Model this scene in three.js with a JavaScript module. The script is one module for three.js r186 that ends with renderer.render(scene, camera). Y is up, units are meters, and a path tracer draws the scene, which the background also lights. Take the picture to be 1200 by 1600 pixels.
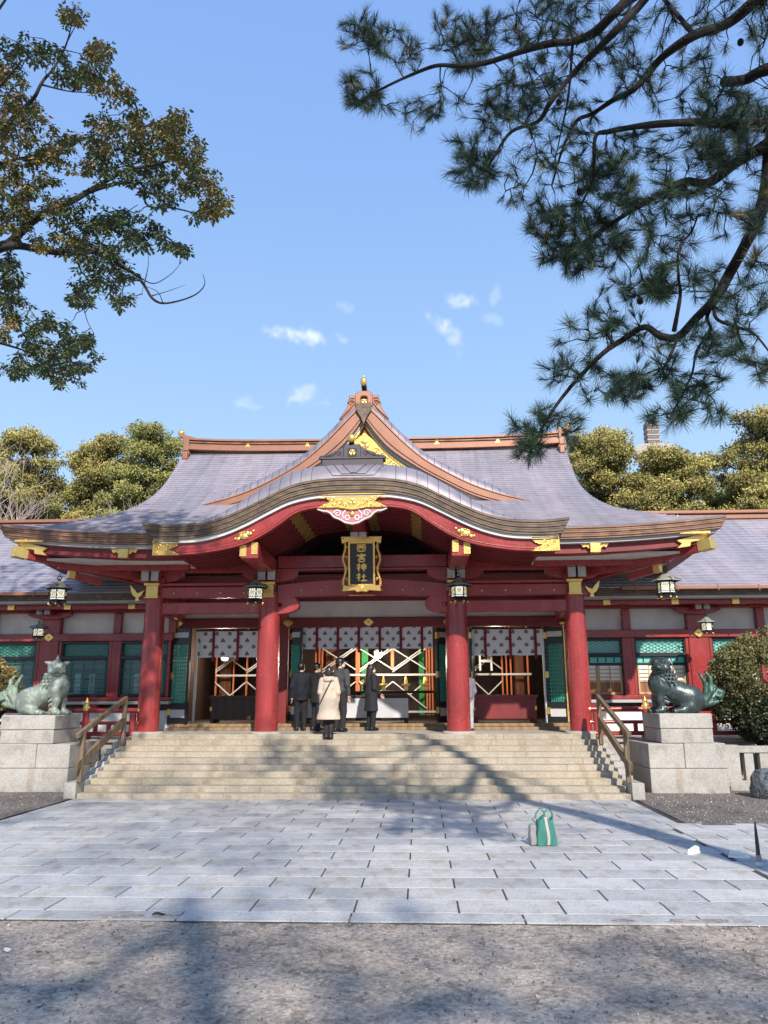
import * as THREE from 'three';
import { RoundedBoxGeometry } from 'three/addons/geometries/RoundedBoxGeometry.js';
import { mergeGeometries, mergeVertices, toCreasedNormals } from 'three/addons/utils/BufferGeometryUtils.js';

// ---------------------------------------------------------------- camera, sky, sun, exposure
const scene = new THREE.Scene();
const CAM = { f: 1216.8, pitch: 0.234815, yaw: 0.04459, roll: -0.003586, x: 1.314, y: 1.8, z: 0 };
const camera = new THREE.PerspectiveCamera(2 * Math.atan(800 / CAM.f) * 180 / Math.PI, 768 / 1024, 0.1, 900);
camera.position.set(CAM.x, CAM.y, CAM.z);
camera.rotation.order = 'YXZ';
camera.rotation.set(CAM.pitch, CAM.yaw, CAM.roll);
scene.add(camera);
const renderer = new THREE.WebGLRenderer({ antialias: true });
renderer.setSize(768, 1024);
renderer.toneMapping = THREE.LinearToneMapping;
renderer.toneMappingExposure = 1.36;
renderer.shadowMap.enabled = true;

// seeded random and noise
function rng(seed) { let s = seed >>> 0; return () => { s = (s + 0x6d2b79f5) | 0; let t = Math.imul(s ^ (s >>> 15), 1 | s); t = (t + Math.imul(t ^ (t >>> 7), 61 | t)) ^ t; return ((t ^ (t >>> 14)) >>> 0) / 4294967296; }; }
function hash3(x, y, z) { let h = Math.imul(x | 0, 374761393) ^ Math.imul(y | 0, 668265263) ^ Math.imul(z | 0, 2147483647 ^ 912931); h = Math.imul(h ^ (h >>> 13), 1274126177); return ((h ^ (h >>> 16)) >>> 0) / 4294967296; }
const sm = (t) => t * t * (3 - 2 * t);
const mix = (a, b, t) => a + (b - a) * t;
const clamp = (x, a = 0, b = 1) => Math.min(b, Math.max(a, x));
const sstep = (a, b, x) => sm(clamp((x - a) / (b - a)));
function pnoise(x, y, px, py, seed) {   // periodic value noise
  const x0 = Math.floor(x), y0 = Math.floor(y), fx = sm(x - x0), fy = sm(y - y0);
  const m = (a, p) => ((a % p) + p) % p;
  const a = hash3(m(x0, px), m(y0, py), seed), b = hash3(m(x0 + 1, px), m(y0, py), seed), c = hash3(m(x0, px), m(y0 + 1, py), seed), d = hash3(m(x0 + 1, px), m(y0 + 1, py), seed);
  return mix(mix(a, b, fx), mix(c, d, fx), fy);
}
function fbm(u, v, fx, fy, oct, seed) { let s = 0, a = 0.5, n = 0; for (let i = 0; i < oct; i++) { s += a * pnoise(u * fx, v * fy, fx, fy, seed + i * 17); n += a; a *= 0.55; fx *= 2; fy *= 2; } return s / n; }
function noise3(x, y, z, seed = 0) {
  const x0 = Math.floor(x), y0 = Math.floor(y), z0 = Math.floor(z), fx = sm(x - x0), fy = sm(y - y0), fz = sm(z - z0);
  const h = (i, j, k) => hash3(x0 + i + seed * 31, y0 + j, z0 + k + seed * 57);
  return mix(mix(mix(h(0, 0, 0), h(1, 0, 0), fx), mix(h(0, 1, 0), h(1, 1, 0), fx), fy), mix(mix(h(0, 0, 1), h(1, 0, 1), fx), mix(h(0, 1, 1), h(1, 1, 1), fx), fy), fz);
}
function fbm3(x, y, z, oct, seed) { let s = 0, a = 0.5, n = 0; for (let i = 0; i < oct; i++) { s += a * noise3(x, y, z, seed + i); n += a; a *= 0.55; x *= 2.03; y *= 2.03; z *= 2.03; } return s / n; }

// sky: a clear winter blue with a few small thin clouds low in the south
{
  const W = 2048, H = 1024, data = new Float32Array(W * H * 4);
  const clouds = [   // direction, half width, half height (radians), strength, slant
    [-0.1504, 0.4392, 0.036, 0.010, 0.85, -0.12], [-0.128, 0.4375, 0.018, 0.014, 0.95, -0.3],
    [0.033, 0.4504, 0.024, 0.014, 0.75, -0.55], [0.0566, 0.4766, 0.022, 0.011, 0.6, -0.15], [0.05, 0.436, 0.014, 0.018, 0.4, -0.6],
    [-0.1376, 0.3733, 0.032, 0.015, 0.5, 0.0], [-0.2088, 0.3589, 0.022, 0.009, 0.4, -0.2], [-0.0859, 0.472, 0.014, 0.01, 0.25, -0.4],
    [0.0994, 0.4807, 0.011, 0.016, 0.3, 0.4], [-0.0913, 0.4374, 0.01, 0.006, 0.35, -0.4], [0.096, 0.455, 0.016, 0.01, 0.22, -0.5],
    [0.55, 0.40, 0.06, 0.02, 0.4, 0.0], [-0.62, 0.36, 0.05, 0.016, 0.4, 0.0],
  ].map(([dx, dy, ...r]) => { const dz = -Math.sqrt(1 - dx * dx - dy * dy); return [Math.atan2(dx, -dz), Math.asin(dy), ...r]; });
  for (let j = 0; j < H; j++) {
    const el = ((j + 0.5) / H - 0.5) * Math.PI, sy = Math.sin(el), ce = Math.cos(el);
    const t = clamp(sy);
    const k = Math.pow(1 - t, 2.2);
    let r0 = mix(0.17, 0.56, Math.pow(k, 1.05)), g0 = mix(0.31, 0.77, Math.pow(k, 0.98)), b0 = mix(0.66, 0.90, k);
    if (sy < 0) { const q = sstep(0, -0.05, sy); r0 = mix(r0, 0.30, q); g0 = mix(g0, 0.29, q); b0 = mix(b0, 0.28, q); }
    for (let i = 0; i < W; i++) {
      const az = ((i + 0.5) / W - 0.5) * 2 * Math.PI;        // atan2(z, x)
      const dx = Math.cos(az) * ce, dz = Math.sin(az) * ce;
      let r = r0, g = g0, b = b0;
      if (sy > 0.15 && sy < 0.7 && dz < 0) {
        const th = Math.atan2(dx, -dz);
        let c = 0;
        for (const [a, e, w, h, s, sl] of clouds) {
          const ex = (th - a) * Math.cos(el), ey = (el - e) - sl * ex, q = (ex / (w * 1.35)) ** 2 + (ey / (h * 1.3)) ** 2;
          if (q < 6) {
            const ws = 1; const wx = fbm3(th * 60, el * 60, 3, 3, 17) - 0.5, n = fbm3(th * 70 + 9 + wx * 5 - el * 25, el * 170 + wx * 5, a * 40, 6, 7), d = Math.exp(-q * 1.0) * 1.75 - (1 - n) * 2.15;
            c = Math.max(c, s * Math.pow(sstep(-0.05, 0.95, d), 1.1));
          }
        }
        r = mix(r, 0.72, c); g = mix(g, 0.79, c); b = mix(b, 0.86, c);
      }
      const o = (j * W + i) * 4; data[o] = r; data[o + 1] = g; data[o + 2] = b; data[o + 3] = 1;
    }
  }
  const sky = new THREE.DataTexture(data, W, H, THREE.RGBAFormat, THREE.FloatType);
  sky.mapping = THREE.EquirectangularReflectionMapping; sky.magFilter = THREE.LinearFilter; sky.minFilter = THREE.LinearFilter; sky.needsUpdate = true;
  scene.background = sky; scene.environment = sky;
}
const SUN = new THREE.Vector3(Math.sin(0.25) * Math.cos(0.628), Math.sin(0.628), Math.cos(0.25) * Math.cos(0.628));
const sun = new THREE.DirectionalLight(new THREE.Color(1.0, 0.93, 0.82), 4.4);
sun.position.copy(SUN).multiplyScalar(60).add(new THREE.Vector3(0, 0, -14)); sun.target.position.set(0, 0, -14);
sun.castShadow = true; sun.shadow.radius = 1.6; sun.shadow.mapSize.set(4096, 4096);
Object.assign(sun.shadow.camera, { left: -28, right: 28, top: 28, bottom: -28, near: 1, far: 160 });
scene.add(sun, sun.target);

// ---------------------------------------------------------------- helpers
const V = (x, y, z) => new THREE.Vector3(x, y, z);
const used = {};
function numbered(name) { const n = used[name] = (used[name] ?? -1) + 1; return n ? name + '_' + String(n).padStart(3, '0') : name; }
function tag(o, label, category, group, kind) { o.userData.label = label; o.userData.category = category; if (group) o.userData.group = group; if (kind) o.userData.kind = kind; return o; }
function thing(name, label, category, pos = [0, 0, 0], turn = 0, group, kind) {
  const o = new THREE.Group(); o.name = numbered(name); o.position.set(...pos); o.rotation.y = turn; scene.add(o);
  return tag(o, label, category, group, kind);
}
function copy(root, label, pos, turn = 0, s = 1) {
  const c = root.clone(); c.name = numbered(root.name.replace(/_\d+$/, '')); c.userData = { ...root.userData, label };
  c.position.set(...pos); c.rotation.y = turn; c.scale.setScalar(s); scene.add(c); return c;
}
function boxUV(g, s = 1) {     // uv in metres from the dominant normal
  const p = g.attributes.position, n = g.attributes.normal, uv = new Float32Array(p.count * 2);
  for (let i = 0; i < p.count; i++) {
    const ax = Math.abs(n.getX(i)), ay = Math.abs(n.getY(i)), az = Math.abs(n.getZ(i)), x = p.getX(i), y = p.getY(i), z = p.getZ(i);
    if (ay >= ax && ay >= az) { uv[2 * i] = x * s; uv[2 * i + 1] = z * s; } else if (ax >= az) { uv[2 * i] = z * s; uv[2 * i + 1] = y * s; } else { uv[2 * i] = x * s; uv[2 * i + 1] = y * s; }
  }
  g.setAttribute('uv', new THREE.BufferAttribute(uv, 2)); return g;
}
function clean(g) { if (g.index) g = g.toNonIndexed(); if (!g.attributes.normal) g.computeVertexNormals(); for (const k of Object.keys(g.attributes)) if (!['position', 'normal', 'uv', 'color'].includes(k)) g.deleteAttribute(k); return g; }
class MB {
  constructor() { this.g = []; }
  add(g, keepUV = false) { g = clean(g); if (!keepUV || !g.attributes.uv) boxUV(g); if (g.attributes.color) g.deleteAttribute('color'); this.g.push(g); return this; }
  box(x0, x1, y0, y1, z0, z1, bev = 0.012) {
    const w = Math.abs(x1 - x0), h = Math.abs(y1 - y0), d = Math.abs(z1 - z0), r = Math.min(bev, w * 0.3, h * 0.3, d * 0.3);
    const g = bev > 0 ? new RoundedBoxGeometry(w, h, d, 1, r) : new THREE.BoxGeometry(w, h, d);
    g.translate((x0 + x1) / 2, (y0 + y1) / 2, (z0 + z1) / 2); return this.add(g);
  }
  bar(a, b, w, h = w, bev = 0.006) {     // a beam from a to b, w across, h high
    const d = b.clone().sub(a), L = d.length(), g = bev > 0 ? new RoundedBoxGeometry(w, h, L, 1, Math.min(bev, w * 0.3, h * 0.3)) : new THREE.BoxGeometry(w, h, L);
    const m = new THREE.Matrix4().lookAt(a, b, Math.abs(d.y) > 0.99 * L ? V(1, 0, 0) : V(0, 1, 0)); g.applyMatrix4(m); g.translate((a.x + b.x) / 2, (a.y + b.y) / 2, (a.z + b.z) / 2); return this.add(g);
  }
  cyl(x, y0, y1, z, r0, r1 = r0, n = 24) { const g = new THREE.CylinderGeometry(r1, r0, y1 - y0, n); g.translate(x, (y0 + y1) / 2, z); return this.add(g); }
  lathe(pts, x, y, z, n = 24) { const g = new THREE.LatheGeometry(pts.map(([r, h]) => new THREE.Vector2(r, h)), n); g.translate(x, y, z); return this.add(g); }
  ball(x, y, z, r, sx = 1, sy = 1, sz = 1, n = 12) { const g = new THREE.SphereGeometry(r, n, Math.max(6, n - 4)); g.scale(sx, sy, sz); g.translate(x, y, z); return this.add(g); }
  tube(pts, r, n = 6) { return this.add(tubeGeo(pts, r, n)); }
  torus(x, y, z, R, r, arc = Math.PI * 2, rot = 0, n = 14) { const g = new THREE.TorusGeometry(R, r, 5, n, arc); g.rotateZ(rot); g.translate(x, y, z); return this.add(g); }
  merged() { return mergeGeometries(this.g, false); }
  build(name, mat, parent = scene) { const m = mesh(name, this.merged(), mat, parent); return m; }
}
function mesh(name, g, mat, parent = scene) {
  const m = new THREE.Mesh(g, mat); m.name = parent === scene ? numbered(name) : name; m.castShadow = m.receiveShadow = true; parent.add(m); return m;
}
function tubeGeo(pts, rad, n = 6, caps = true) {
  const P = pts.map((p) => (p.isVector3 ? p : V(...p))), N = P.length, R = (i) => (typeof rad === 'function' ? rad(i / (N - 1)) : rad);
  const pos = [], idx = []; let nrm = null;
  for (let i = 0; i < N; i++) {
    const t = P[Math.min(i + 1, N - 1)].clone().sub(P[Math.max(i - 1, 0)]).normalize();
    if (!nrm) { nrm = Math.abs(t.y) < 0.9 ? V(0, 1, 0) : V(1, 0, 0); }
    nrm = nrm.clone().sub(t.clone().multiplyScalar(nrm.dot(t))).normalize();
    const b = t.clone().cross(nrm), r = R(i);
    for (let k = 0; k < n; k++) { const a = k / n * Math.PI * 2; pos.push(P[i].x + r * (Math.cos(a) * nrm.x + Math.sin(a) * b.x), P[i].y + r * (Math.cos(a) * nrm.y + Math.sin(a) * b.y), P[i].z + r * (Math.cos(a) * nrm.z + Math.sin(a) * b.z)); }
  }
  for (let i = 0; i < N - 1; i++) for (let k = 0; k < n; k++) { const a = i * n + k, b = i * n + (k + 1) % n, c = a + n, d = b + n; idx.push(a, b, c, b, d, c); }
  if (caps) for (const e of [0, N - 1]) { const c = pos.length / 3; pos.push(P[e].x, P[e].y, P[e].z); for (let k = 0; k < n; k++) { const a = e * n + k, b = e * n + (k + 1) % n; e ? idx.push(a, b, c) : idx.push(b, a, c); } }
  const g = new THREE.BufferGeometry(); g.setAttribute('position', new THREE.Float32BufferAttribute(pos, 3)); g.setIndex(idx); g.computeVertexNormals(); return g;
}
function gridGeo(nu, nv, f, flip = false) {    // a sheet f(u, v) -> [x, y, z]
  const pos = [], idx = [];
  for (let j = 0; j <= nv; j++) for (let i = 0; i <= nu; i++) pos.push(...f(i / nu, j / nv));
  for (let j = 0; j < nv; j++) for (let i = 0; i < nu; i++) { const a = j * (nu + 1) + i, b = a + 1, c = a + nu + 1, d = c + 1; flip ? idx.push(a, c, b, b, c, d) : idx.push(a, b, c, b, d, c); }
  const g = new THREE.BufferGeometry(); g.setAttribute('position', new THREE.Float32BufferAttribute(pos, 3)); g.setIndex(idx); g.computeVertexNormals(); return g;
}
function bandGeo(top, bot, zf, zb, crease = 0.6) {  // prism between two polylines with equal counts; zf / zb numbers or functions of index
  const n = top.length, F = (z, i) => (typeof z === 'function' ? z(i) : z), pos = [];
  const q = (a, b, c, d) => pos.push(...a, ...b, ...c, ...a, ...c, ...d);
  const T = (i, z) => [top[i][0], top[i][1], F(z, i)], B = (i, z) => [bot[i][0], bot[i][1], F(z, i)];
  for (let i = 0; i < n - 1; i++) {
    q(B(i, zf), B(i + 1, zf), T(i + 1, zf), T(i, zf)); q(B(i + 1, zb), B(i, zb), T(i, zb), T(i + 1, zb));
    q(T(i, zf), T(i + 1, zf), T(i + 1, zb), T(i, zb)); q(B(i + 1, zf), B(i, zf), B(i, zb), B(i + 1, zb));
  }
  q(B(0, zb), B(0, zf), T(0, zf), T(0, zb)); q(B(n - 1, zf), B(n - 1, zb), T(n - 1, zb), T(n - 1, zf));
  const g = new THREE.BufferGeometry(); g.setAttribute('position', new THREE.Float32BufferAttribute(pos, 3)); g.computeVertexNormals(); return toCreasedNormals(g, crease);
}
function shapeGeo(pts, depth, bev = 0.008, x = 0, y = 0, z = 0, holes = []) {   // closed outline extruded towards +z from z
  const s = new THREE.Shape(pts.map(([a, b]) => new THREE.Vector2(a, b))); for (const h of holes) s.holes.push(new THREE.Path(h.map(([a, b]) => new THREE.Vector2(a, b))));
  const g = new THREE.ExtrudeGeometry(s, { depth, bevelEnabled: bev > 0, bevelThickness: bev, bevelSize: bev, bevelSegments: 1, curveSegments: 8 }); g.translate(x, y, z); return g;
}
function interp(tbl, x) {   // monotone-ish cubic through [x, y] rows
  const n = tbl.length; if (x <= tbl[0][0]) return tbl[0][1]; if (x >= tbl[n - 1][0]) return tbl[n - 1][1];
  let i = 0; while (x > tbl[i + 1][0]) i++;
  const [x1, y1] = tbl[i], [x2, y2] = tbl[i + 1], h = x2 - x1, t = (x - x1) / h;
  const s = (j) => (j <= 0 || j >= n - 1 ? (j <= 0 ? (tbl[1][1] - tbl[0][1]) / (tbl[1][0] - tbl[0][0]) : (tbl[n - 1][1] - tbl[n - 2][1]) / (tbl[n - 1][0] - tbl[n - 2][0])) : (tbl[j + 1][1] - tbl[j - 1][1]) / (tbl[j + 1][0] - tbl[j - 1][0]));
  const m1 = s(i) * h, m2 = s(i + 1) * h, t2 = t * t, t3 = t2 * t;
  return (2 * t3 - 3 * t2 + 1) * y1 + (t3 - 2 * t2 + t) * m1 + (-2 * t3 + 3 * t2) * y2 + (t3 - t2) * m2;
}
// implicit surfaces: naive surface nets over a grid
function sdfGeo(f, lo, hi, cell) {
  const nx = Math.ceil((hi[0] - lo[0]) / cell) + 1, ny = Math.ceil((hi[1] - lo[1]) / cell) + 1, nz = Math.ceil((hi[2] - lo[2]) / cell) + 1;
  const val = new Float32Array(nx * ny * nz);
  for (let k = 0, o = 0; k < nz; k++) for (let j = 0; j < ny; j++) for (let i = 0; i < nx; i++, o++) val[o] = f(lo[0] + i * cell, lo[1] + j * cell, lo[2] + k * cell);
  const vid = new Int32Array(nx * ny * nz).fill(-1), pos = [], idx = [], sx = 1, sy = nx, sz = nx * ny;
  const corners = [0, sx, sy, sx + sy, sz, sx + sz, sy + sz, sx + sy + sz], cxyz = [[0, 0, 0], [1, 0, 0], [0, 1, 0], [1, 1, 0], [0, 0, 1], [1, 0, 1], [0, 1, 1], [1, 1, 1]];
  const edges = [[0, 1], [2, 3], [4, 5], [6, 7], [0, 2], [1, 3], [4, 6], [5, 7], [0, 4], [1, 5], [2, 6], [3, 7]];
  for (let k = 0; k < nz - 1; k++) for (let j = 0; j < ny - 1; j++) for (let i = 0; i < nx - 1; i++) {
    const o = i + j * sy + k * sz; let m = 0; for (let c = 0; c < 8; c++) if (val[o + corners[c]] < 0) m |= 1 << c;
    if (m === 0 || m === 255) continue;
    let x = 0, y = 0, z = 0, n = 0;
    for (const [a, b] of edges) if (((m >> a) & 1) !== ((m >> b) & 1)) { const va = val[o + corners[a]], vb = val[o + corners[b]], t = va / (va - vb), A = cxyz[a], B = cxyz[b]; x += A[0] + (B[0] - A[0]) * t; y += A[1] + (B[1] - A[1]) * t; z += A[2] + (B[2] - A[2]) * t; n++; }
    vid[o] = pos.length / 3; pos.push(lo[0] + (i + x / n) * cell, lo[1] + (j + y / n) * cell, lo[2] + (k + z / n) * cell);
  }
  const quad = (a, b, c, d, flip) => { if (a < 0 || b < 0 || c < 0 || d < 0) return; flip ? idx.push(a, c, b, a, d, c) : idx.push(a, b, c, a, c, d); };
  for (let k = 1; k < nz - 1; k++) for (let j = 1; j < ny - 1; j++) for (let i = 1; i < nx - 1; i++) {
    const o = i + j * sy + k * sz, s = val[o] < 0;
    if (s !== (val[o + sx] < 0)) quad(vid[o - sy - sz], vid[o - sz], vid[o], vid[o - sy], !s);
    if (s !== (val[o + sy] < 0)) quad(vid[o - sx - sz], vid[o - sx], vid[o], vid[o - sz], !s);
    if (s !== (val[o + sz] < 0)) quad(vid[o - sx - sy], vid[o - sy], vid[o], vid[o - sx], !s);
  }
  const g = new THREE.BufferGeometry(); g.setAttribute('position', new THREE.Float32BufferAttribute(pos, 3)); g.setIndex(idx); g.computeVertexNormals(); return g;
}
const smin = (a, b, k) => { const h = Math.max(k - Math.abs(a - b), 0) / k; return Math.min(a, b) - h * h * k * 0.25; };
const cap = (ax, ay, az, bx, by, bz, ra, rb) => { const ux = bx - ax, uy = by - ay, uz = bz - az, uu = ux * ux + uy * uy + uz * uz; return (x, y, z) => { const px = x - ax, py = y - ay, pz = z - az, h = Math.min(1, Math.max(0, (px * ux + py * uy + pz * uz) / uu)), qx = px - ux * h, qy = py - uy * h, qz = pz - uz * h; return Math.sqrt(qx * qx + qy * qy + qz * qz) - (ra + (rb - ra) * h); }; };
const ell = (cx, cy, cz, rx, ry, rz) => (x, y, z) => { const a = (x - cx) / rx, b = (y - cy) / ry, c = (z - cz) / rz, k0 = Math.sqrt(a * a + b * b + c * c), k1 = Math.sqrt((a / rx) ** 2 + (b / ry) ** 2 + (c / rz) ** 2); return k1 < 1e-6 ? -Math.min(rx, ry, rz) : k0 * (k0 - 1) / k1; };
function union(list, k) { return (x, y, z) => { let d = 1e3; for (const f of list) { const v = f(x, y, z); d = v < d + k ? smin(d, v, k) : d; } return d; }; }
// a surveyed point of the place: where the sight line through picture point (u, v) meets the plane z
const camQ = new THREE.Matrix4().makeRotationFromEuler(new THREE.Euler(CAM.pitch, CAM.yaw, CAM.roll, 'YXZ'));
function at(u, v, z) { const d = V((u - 600) / CAM.f, (800 - v) / CAM.f, -1).applyMatrix4(camQ); return V(CAM.x, CAM.y, 0).addScaledVector(d, z / d.z); }

// ---------------------------------------------------------------- materials
function tex(w, h, f, color = true, repeat = 1) {
  const d = new Uint8Array(w * h * 4);
  for (let j = 0; j < h; j++) for (let i = 0; i < w; i++) { const c = f(i / w, j / h), o = (j * w + i) * 4; d[o] = clamp(c[0]) * 255; d[o + 1] = clamp(c[1]) * 255; d[o + 2] = clamp(c[2]) * 255; d[o + 3] = 255; }
  const t = new THREE.DataTexture(d, w, h, THREE.RGBAFormat); t.wrapS = t.wrapT = THREE.RepeatWrapping; t.magFilter = THREE.LinearFilter; t.minFilter = THREE.LinearMipmapLinearFilter; t.generateMipmaps = true;
  if (color) t.colorSpace = THREE.SRGBColorSpace; const [rx, ry] = [].concat(repeat, repeat); t.repeat.set(rx, ry); t.needsUpdate = true; return t;
}
const grey = (v) => [v, v, v];
const T = {
  soft: tex(256, 256, (u, v) => grey(0.86 + 0.14 * fbm(u, v, 4, 4, 5, 3) + 0.03 * (hash3(u * 256, v * 256, 5) - 0.5)), true, 0.7),
  softBump: tex(256, 256, (u, v) => grey(fbm(u, v, 10, 10, 4, 9)), false, 1.5),
  stone: tex(512, 512, (u, v) => { const n = fbm(u, v, 6, 6, 5, 21), s = hash3(u * 512, v * 512, 2), f = fbm(u, v, 90, 90, 2, 8); const st = fbm(u, v, 2, 2, 4, 23), dk = sstep(0.55, 0.75, fbm(u, v, 9, 5, 5, 27)); const k = 0.78 + 0.14 * (n - 0.4) + 0.1 * (st - 0.5) + 0.16 * (f - 0.5) - 0.06 * dk + (s > 0.94 ? -0.12 : 0) + (s < 0.05 ? 0.06 : 0); return [k, k * (1 - 0.03 * dk), k * (1 - 0.06 * dk)]; }, true, 0.55),
  stoneBump: tex(512, 512, (u, v) => grey(0.6 * fbm(u, v, 60, 60, 3, 31) + 0.4 * hash3(u * 512, v * 512, 3)), false, 1.2),
  sand: tex(1024, 1024, (u, v) => {
    const big = fbm(u, v, 3, 3, 5, 40), mid = fbm(u, v, 14, 14, 5, 44), fine = fbm(u, v, 120, 120, 3, 47), s = hash3(u * 1024, v * 1024, 9);
    const k = 0.68 + 0.24 * (big - 0.5) + 0.16 * (mid - 0.5) + 0.38 * (fine - 0.5) + (s > 0.97 ? 0.16 : 0) - (s < 0.045 ? 0.3 : 0) - 0.12 * sstep(0.56, 0.75, fbm(u, v, 26, 26, 5, 58));
    return [k, k * 0.975, k * 0.945];
  }, true, 0.33),
  sandBump: tex(1024, 1024, (u, v) => { const s = hash3(u * 512, v * 512, 19); return grey(0.45 * fbm(u, v, 24, 24, 5, 50) + 0.35 * fbm(u, v, 160, 160, 2, 51) + (s > 0.96 ? 0.2 : 0)); }, false, 0.25),
  gravel: tex(1024, 1024, (u, v) => { const c = fbm(u, v, 110, 110, 2, 61), s = hash3(u * 300, v * 300, 11), b = fbm(u, v, 4, 4, 4, 62); const k = 0.5 + 0.45 * (c - 0.45) + 0.22 * (s - 0.5) + 0.12 * (b - 0.5); return [k, k * 0.975, k * 0.96]; }, true, 0.4),
  gravelBump: tex(1024, 1024, (u, v) => grey(fbm(u, v, 100, 100, 2, 65)), false, 0.4),
  wood: tex(256, 512, (u, v) => { const g = fbm(u, v, 26, 2, 4, 71), r = fbm(u, v, 6, 1, 3, 73); return grey(0.66 + 0.34 * g + 0.14 * (r - 0.5)); }, true, [2.2, 0.7]),
  copper: tex(512, 512, (u, v) => { const a = fbm(u, v, 8, 5, 5, 81), st = fbm(u, v, 50, 3, 3, 83), p = hash3(Math.floor(u * 18 + 0.5 * (Math.floor(v * 56) % 2)), Math.floor(v * 56), 6); const k = 0.76 + 0.16 * (a - 0.45) + 0.12 * (st - 0.5) + 0.07 * (p - 0.5); return [k * (1.0 + 0.08 * (a - 0.5)), k * 0.985, k * (1.0 - 0.06 * (a - 0.5))]; }, true, 0.2),
  grainH: tex(512, 256, (u, v) => { const g = fbm(u, v, 3, 60, 4, 171), r = fbm(u, v, 9, 5, 4, 173), j = hash3(Math.floor(u * 12 + 3 * hash3(Math.floor(v * 9), 4, 1)), Math.floor(v * 9), 2); return grey(0.6 + 0.3 * g + 0.3 * (r - 0.5) + 0.18 * (j - 0.5)); }, true, [0.5, 1.6]),
  lacquer: tex(512, 512, (u, v) => { const a = fbm(u, v, 5, 2, 5, 201), b = fbm(u, v, 70, 3, 3, 205), c = fbm(u, v, 40, 40, 3, 207), k = 0.8 + 0.22 * (a - 0.5) + 0.1 * (b - 0.5) + (c > 0.72 ? 0.1 : 0) - (c < 0.25 ? 0.08 : 0); return [k + 0.03 * (a - 0.4), k, k]; }, true, 0.6),
  lacquerBump: tex(256, 256, (u, v) => grey(0.5 * fbm(u, v, 40, 3, 3, 211) + 0.5 * fbm(u, v, 8, 8, 3, 213)), false, 1.0),
  rough: tex(256, 256, (u, v) => grey(0.7 + 0.6 * (fbm(u, v, 6, 6, 4, 221) - 0.5)), false, 0.8),
  bark: tex(256, 512, (u, v) => { const n = fbm(u, v, 9, 7, 5, 91); return grey(0.45 + 0.55 * n); }, true, [3, 2]),
  barkBump: tex(256, 512, (u, v) => grey(Math.abs(fbm(u, v, 12, 6, 4, 95) - 0.5) * 2), false, [3, 2]),
};
const C = (r, g, b) => new THREE.Color().setRGB(r, g, b);
const std = (c, o = {}) => new THREE.MeshStandardMaterial({ color: C(...c), roughness: 0.7, ...o });
const M = {
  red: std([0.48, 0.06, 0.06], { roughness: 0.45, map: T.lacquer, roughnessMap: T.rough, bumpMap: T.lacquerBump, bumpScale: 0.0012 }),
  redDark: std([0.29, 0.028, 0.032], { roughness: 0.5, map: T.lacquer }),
  gold: std([0.80, 0.53, 0.17], { metalness: 0.8, roughness: 0.34, bumpMap: T.softBump, bumpScale: 0.004 }),
  goldDark: std([0.62, 0.41, 0.125], { metalness: 0.7, roughness: 0.45, map: T.soft }),
  black: std([0.014, 0.014, 0.016], { roughness: 0.35 }),
  plaster: std([0.88, 0.84, 0.80], { roughness: 0.9, map: T.soft }),
  white: std([0.72, 0.71, 0.70], { roughness: 0.7, map: T.soft }),
  greyEdge: std([0.48, 0.47, 0.46], { roughness: 0.7, map: T.soft }),
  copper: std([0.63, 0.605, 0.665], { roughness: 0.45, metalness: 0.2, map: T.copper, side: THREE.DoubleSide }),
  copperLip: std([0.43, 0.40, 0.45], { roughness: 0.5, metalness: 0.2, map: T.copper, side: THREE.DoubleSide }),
  copperEdge: std([0.40, 0.205, 0.125], { roughness: 0.5, metalness: 0.15, map: T.grainH }),
  copperOld: std([0.23, 0.155, 0.105], { roughness: 0.55, metalness: 0.1, map: T.grainH }),
  copperBright: std([0.36, 0.165, 0.105], { roughness: 0.45, metalness: 0.25, map: T.soft }),
  bronzeRoof: std([0.085, 0.075, 0.085], { roughness: 0.45, metalness: 0.4, map: T.soft }),
  green: std([0.03, 0.31, 0.23], { roughness: 0.5, map: T.soft }),
  greenLight: std([0.16, 0.58, 0.50], { roughness: 0.5, map: T.soft }),
  stone: std([0.66, 0.62, 0.57], { roughness: 0.85, map: T.stone, bumpMap: T.stoneBump, bumpScale: 0.002 }),
  step: std([0.60, 0.52, 0.41], { roughness: 0.85, map: T.stone, bumpMap: T.stoneBump, bumpScale: 0.002 }),
  joint: std([0.09, 0.088, 0.085], { roughness: 0.95, map: T.stone }),
  sand: std([0.84, 0.735, 0.64], { roughness: 1, map: T.sand, bumpMap: T.sandBump, bumpScale: 0.02 }),
  gravel: std([0.72, 0.63, 0.56], { roughness: 1, map: T.gravel, bumpMap: T.gravelBump, bumpScale: 0.03 }),
  wood: std([0.40, 0.26, 0.14], { roughness: 0.7, map: T.wood }),
  railWood: std([0.27, 0.19, 0.115], { roughness: 0.75, map: T.wood }),
  shoji: std([0.72, 0.47, 0.23], { roughness: 0.65, map: T.wood }),
  panelWood: std([0.44, 0.18, 0.075], { roughness: 0.6, map: T.wood }),
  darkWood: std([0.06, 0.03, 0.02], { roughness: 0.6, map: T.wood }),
  paper: std([0.82, 0.78, 0.72], { roughness: 0.9 }),
  glassDark: std([0.16, 0.205, 0.21], { roughness: 0.25, map: T.soft }),
  glassGrey: std([0.36, 0.46, 0.45], { roughness: 0.4, map: T.soft }),
  orange: std([0.62, 0.17, 0.055], { roughness: 0.5 }),
  iron: std([0.03, 0.034, 0.032], { roughness: 0.5, metalness: 0.5 }),
  ironCap: std([0.42, 0.44, 0.36], { roughness: 0.55, metalness: 0.3, map: T.soft }),
};
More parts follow.
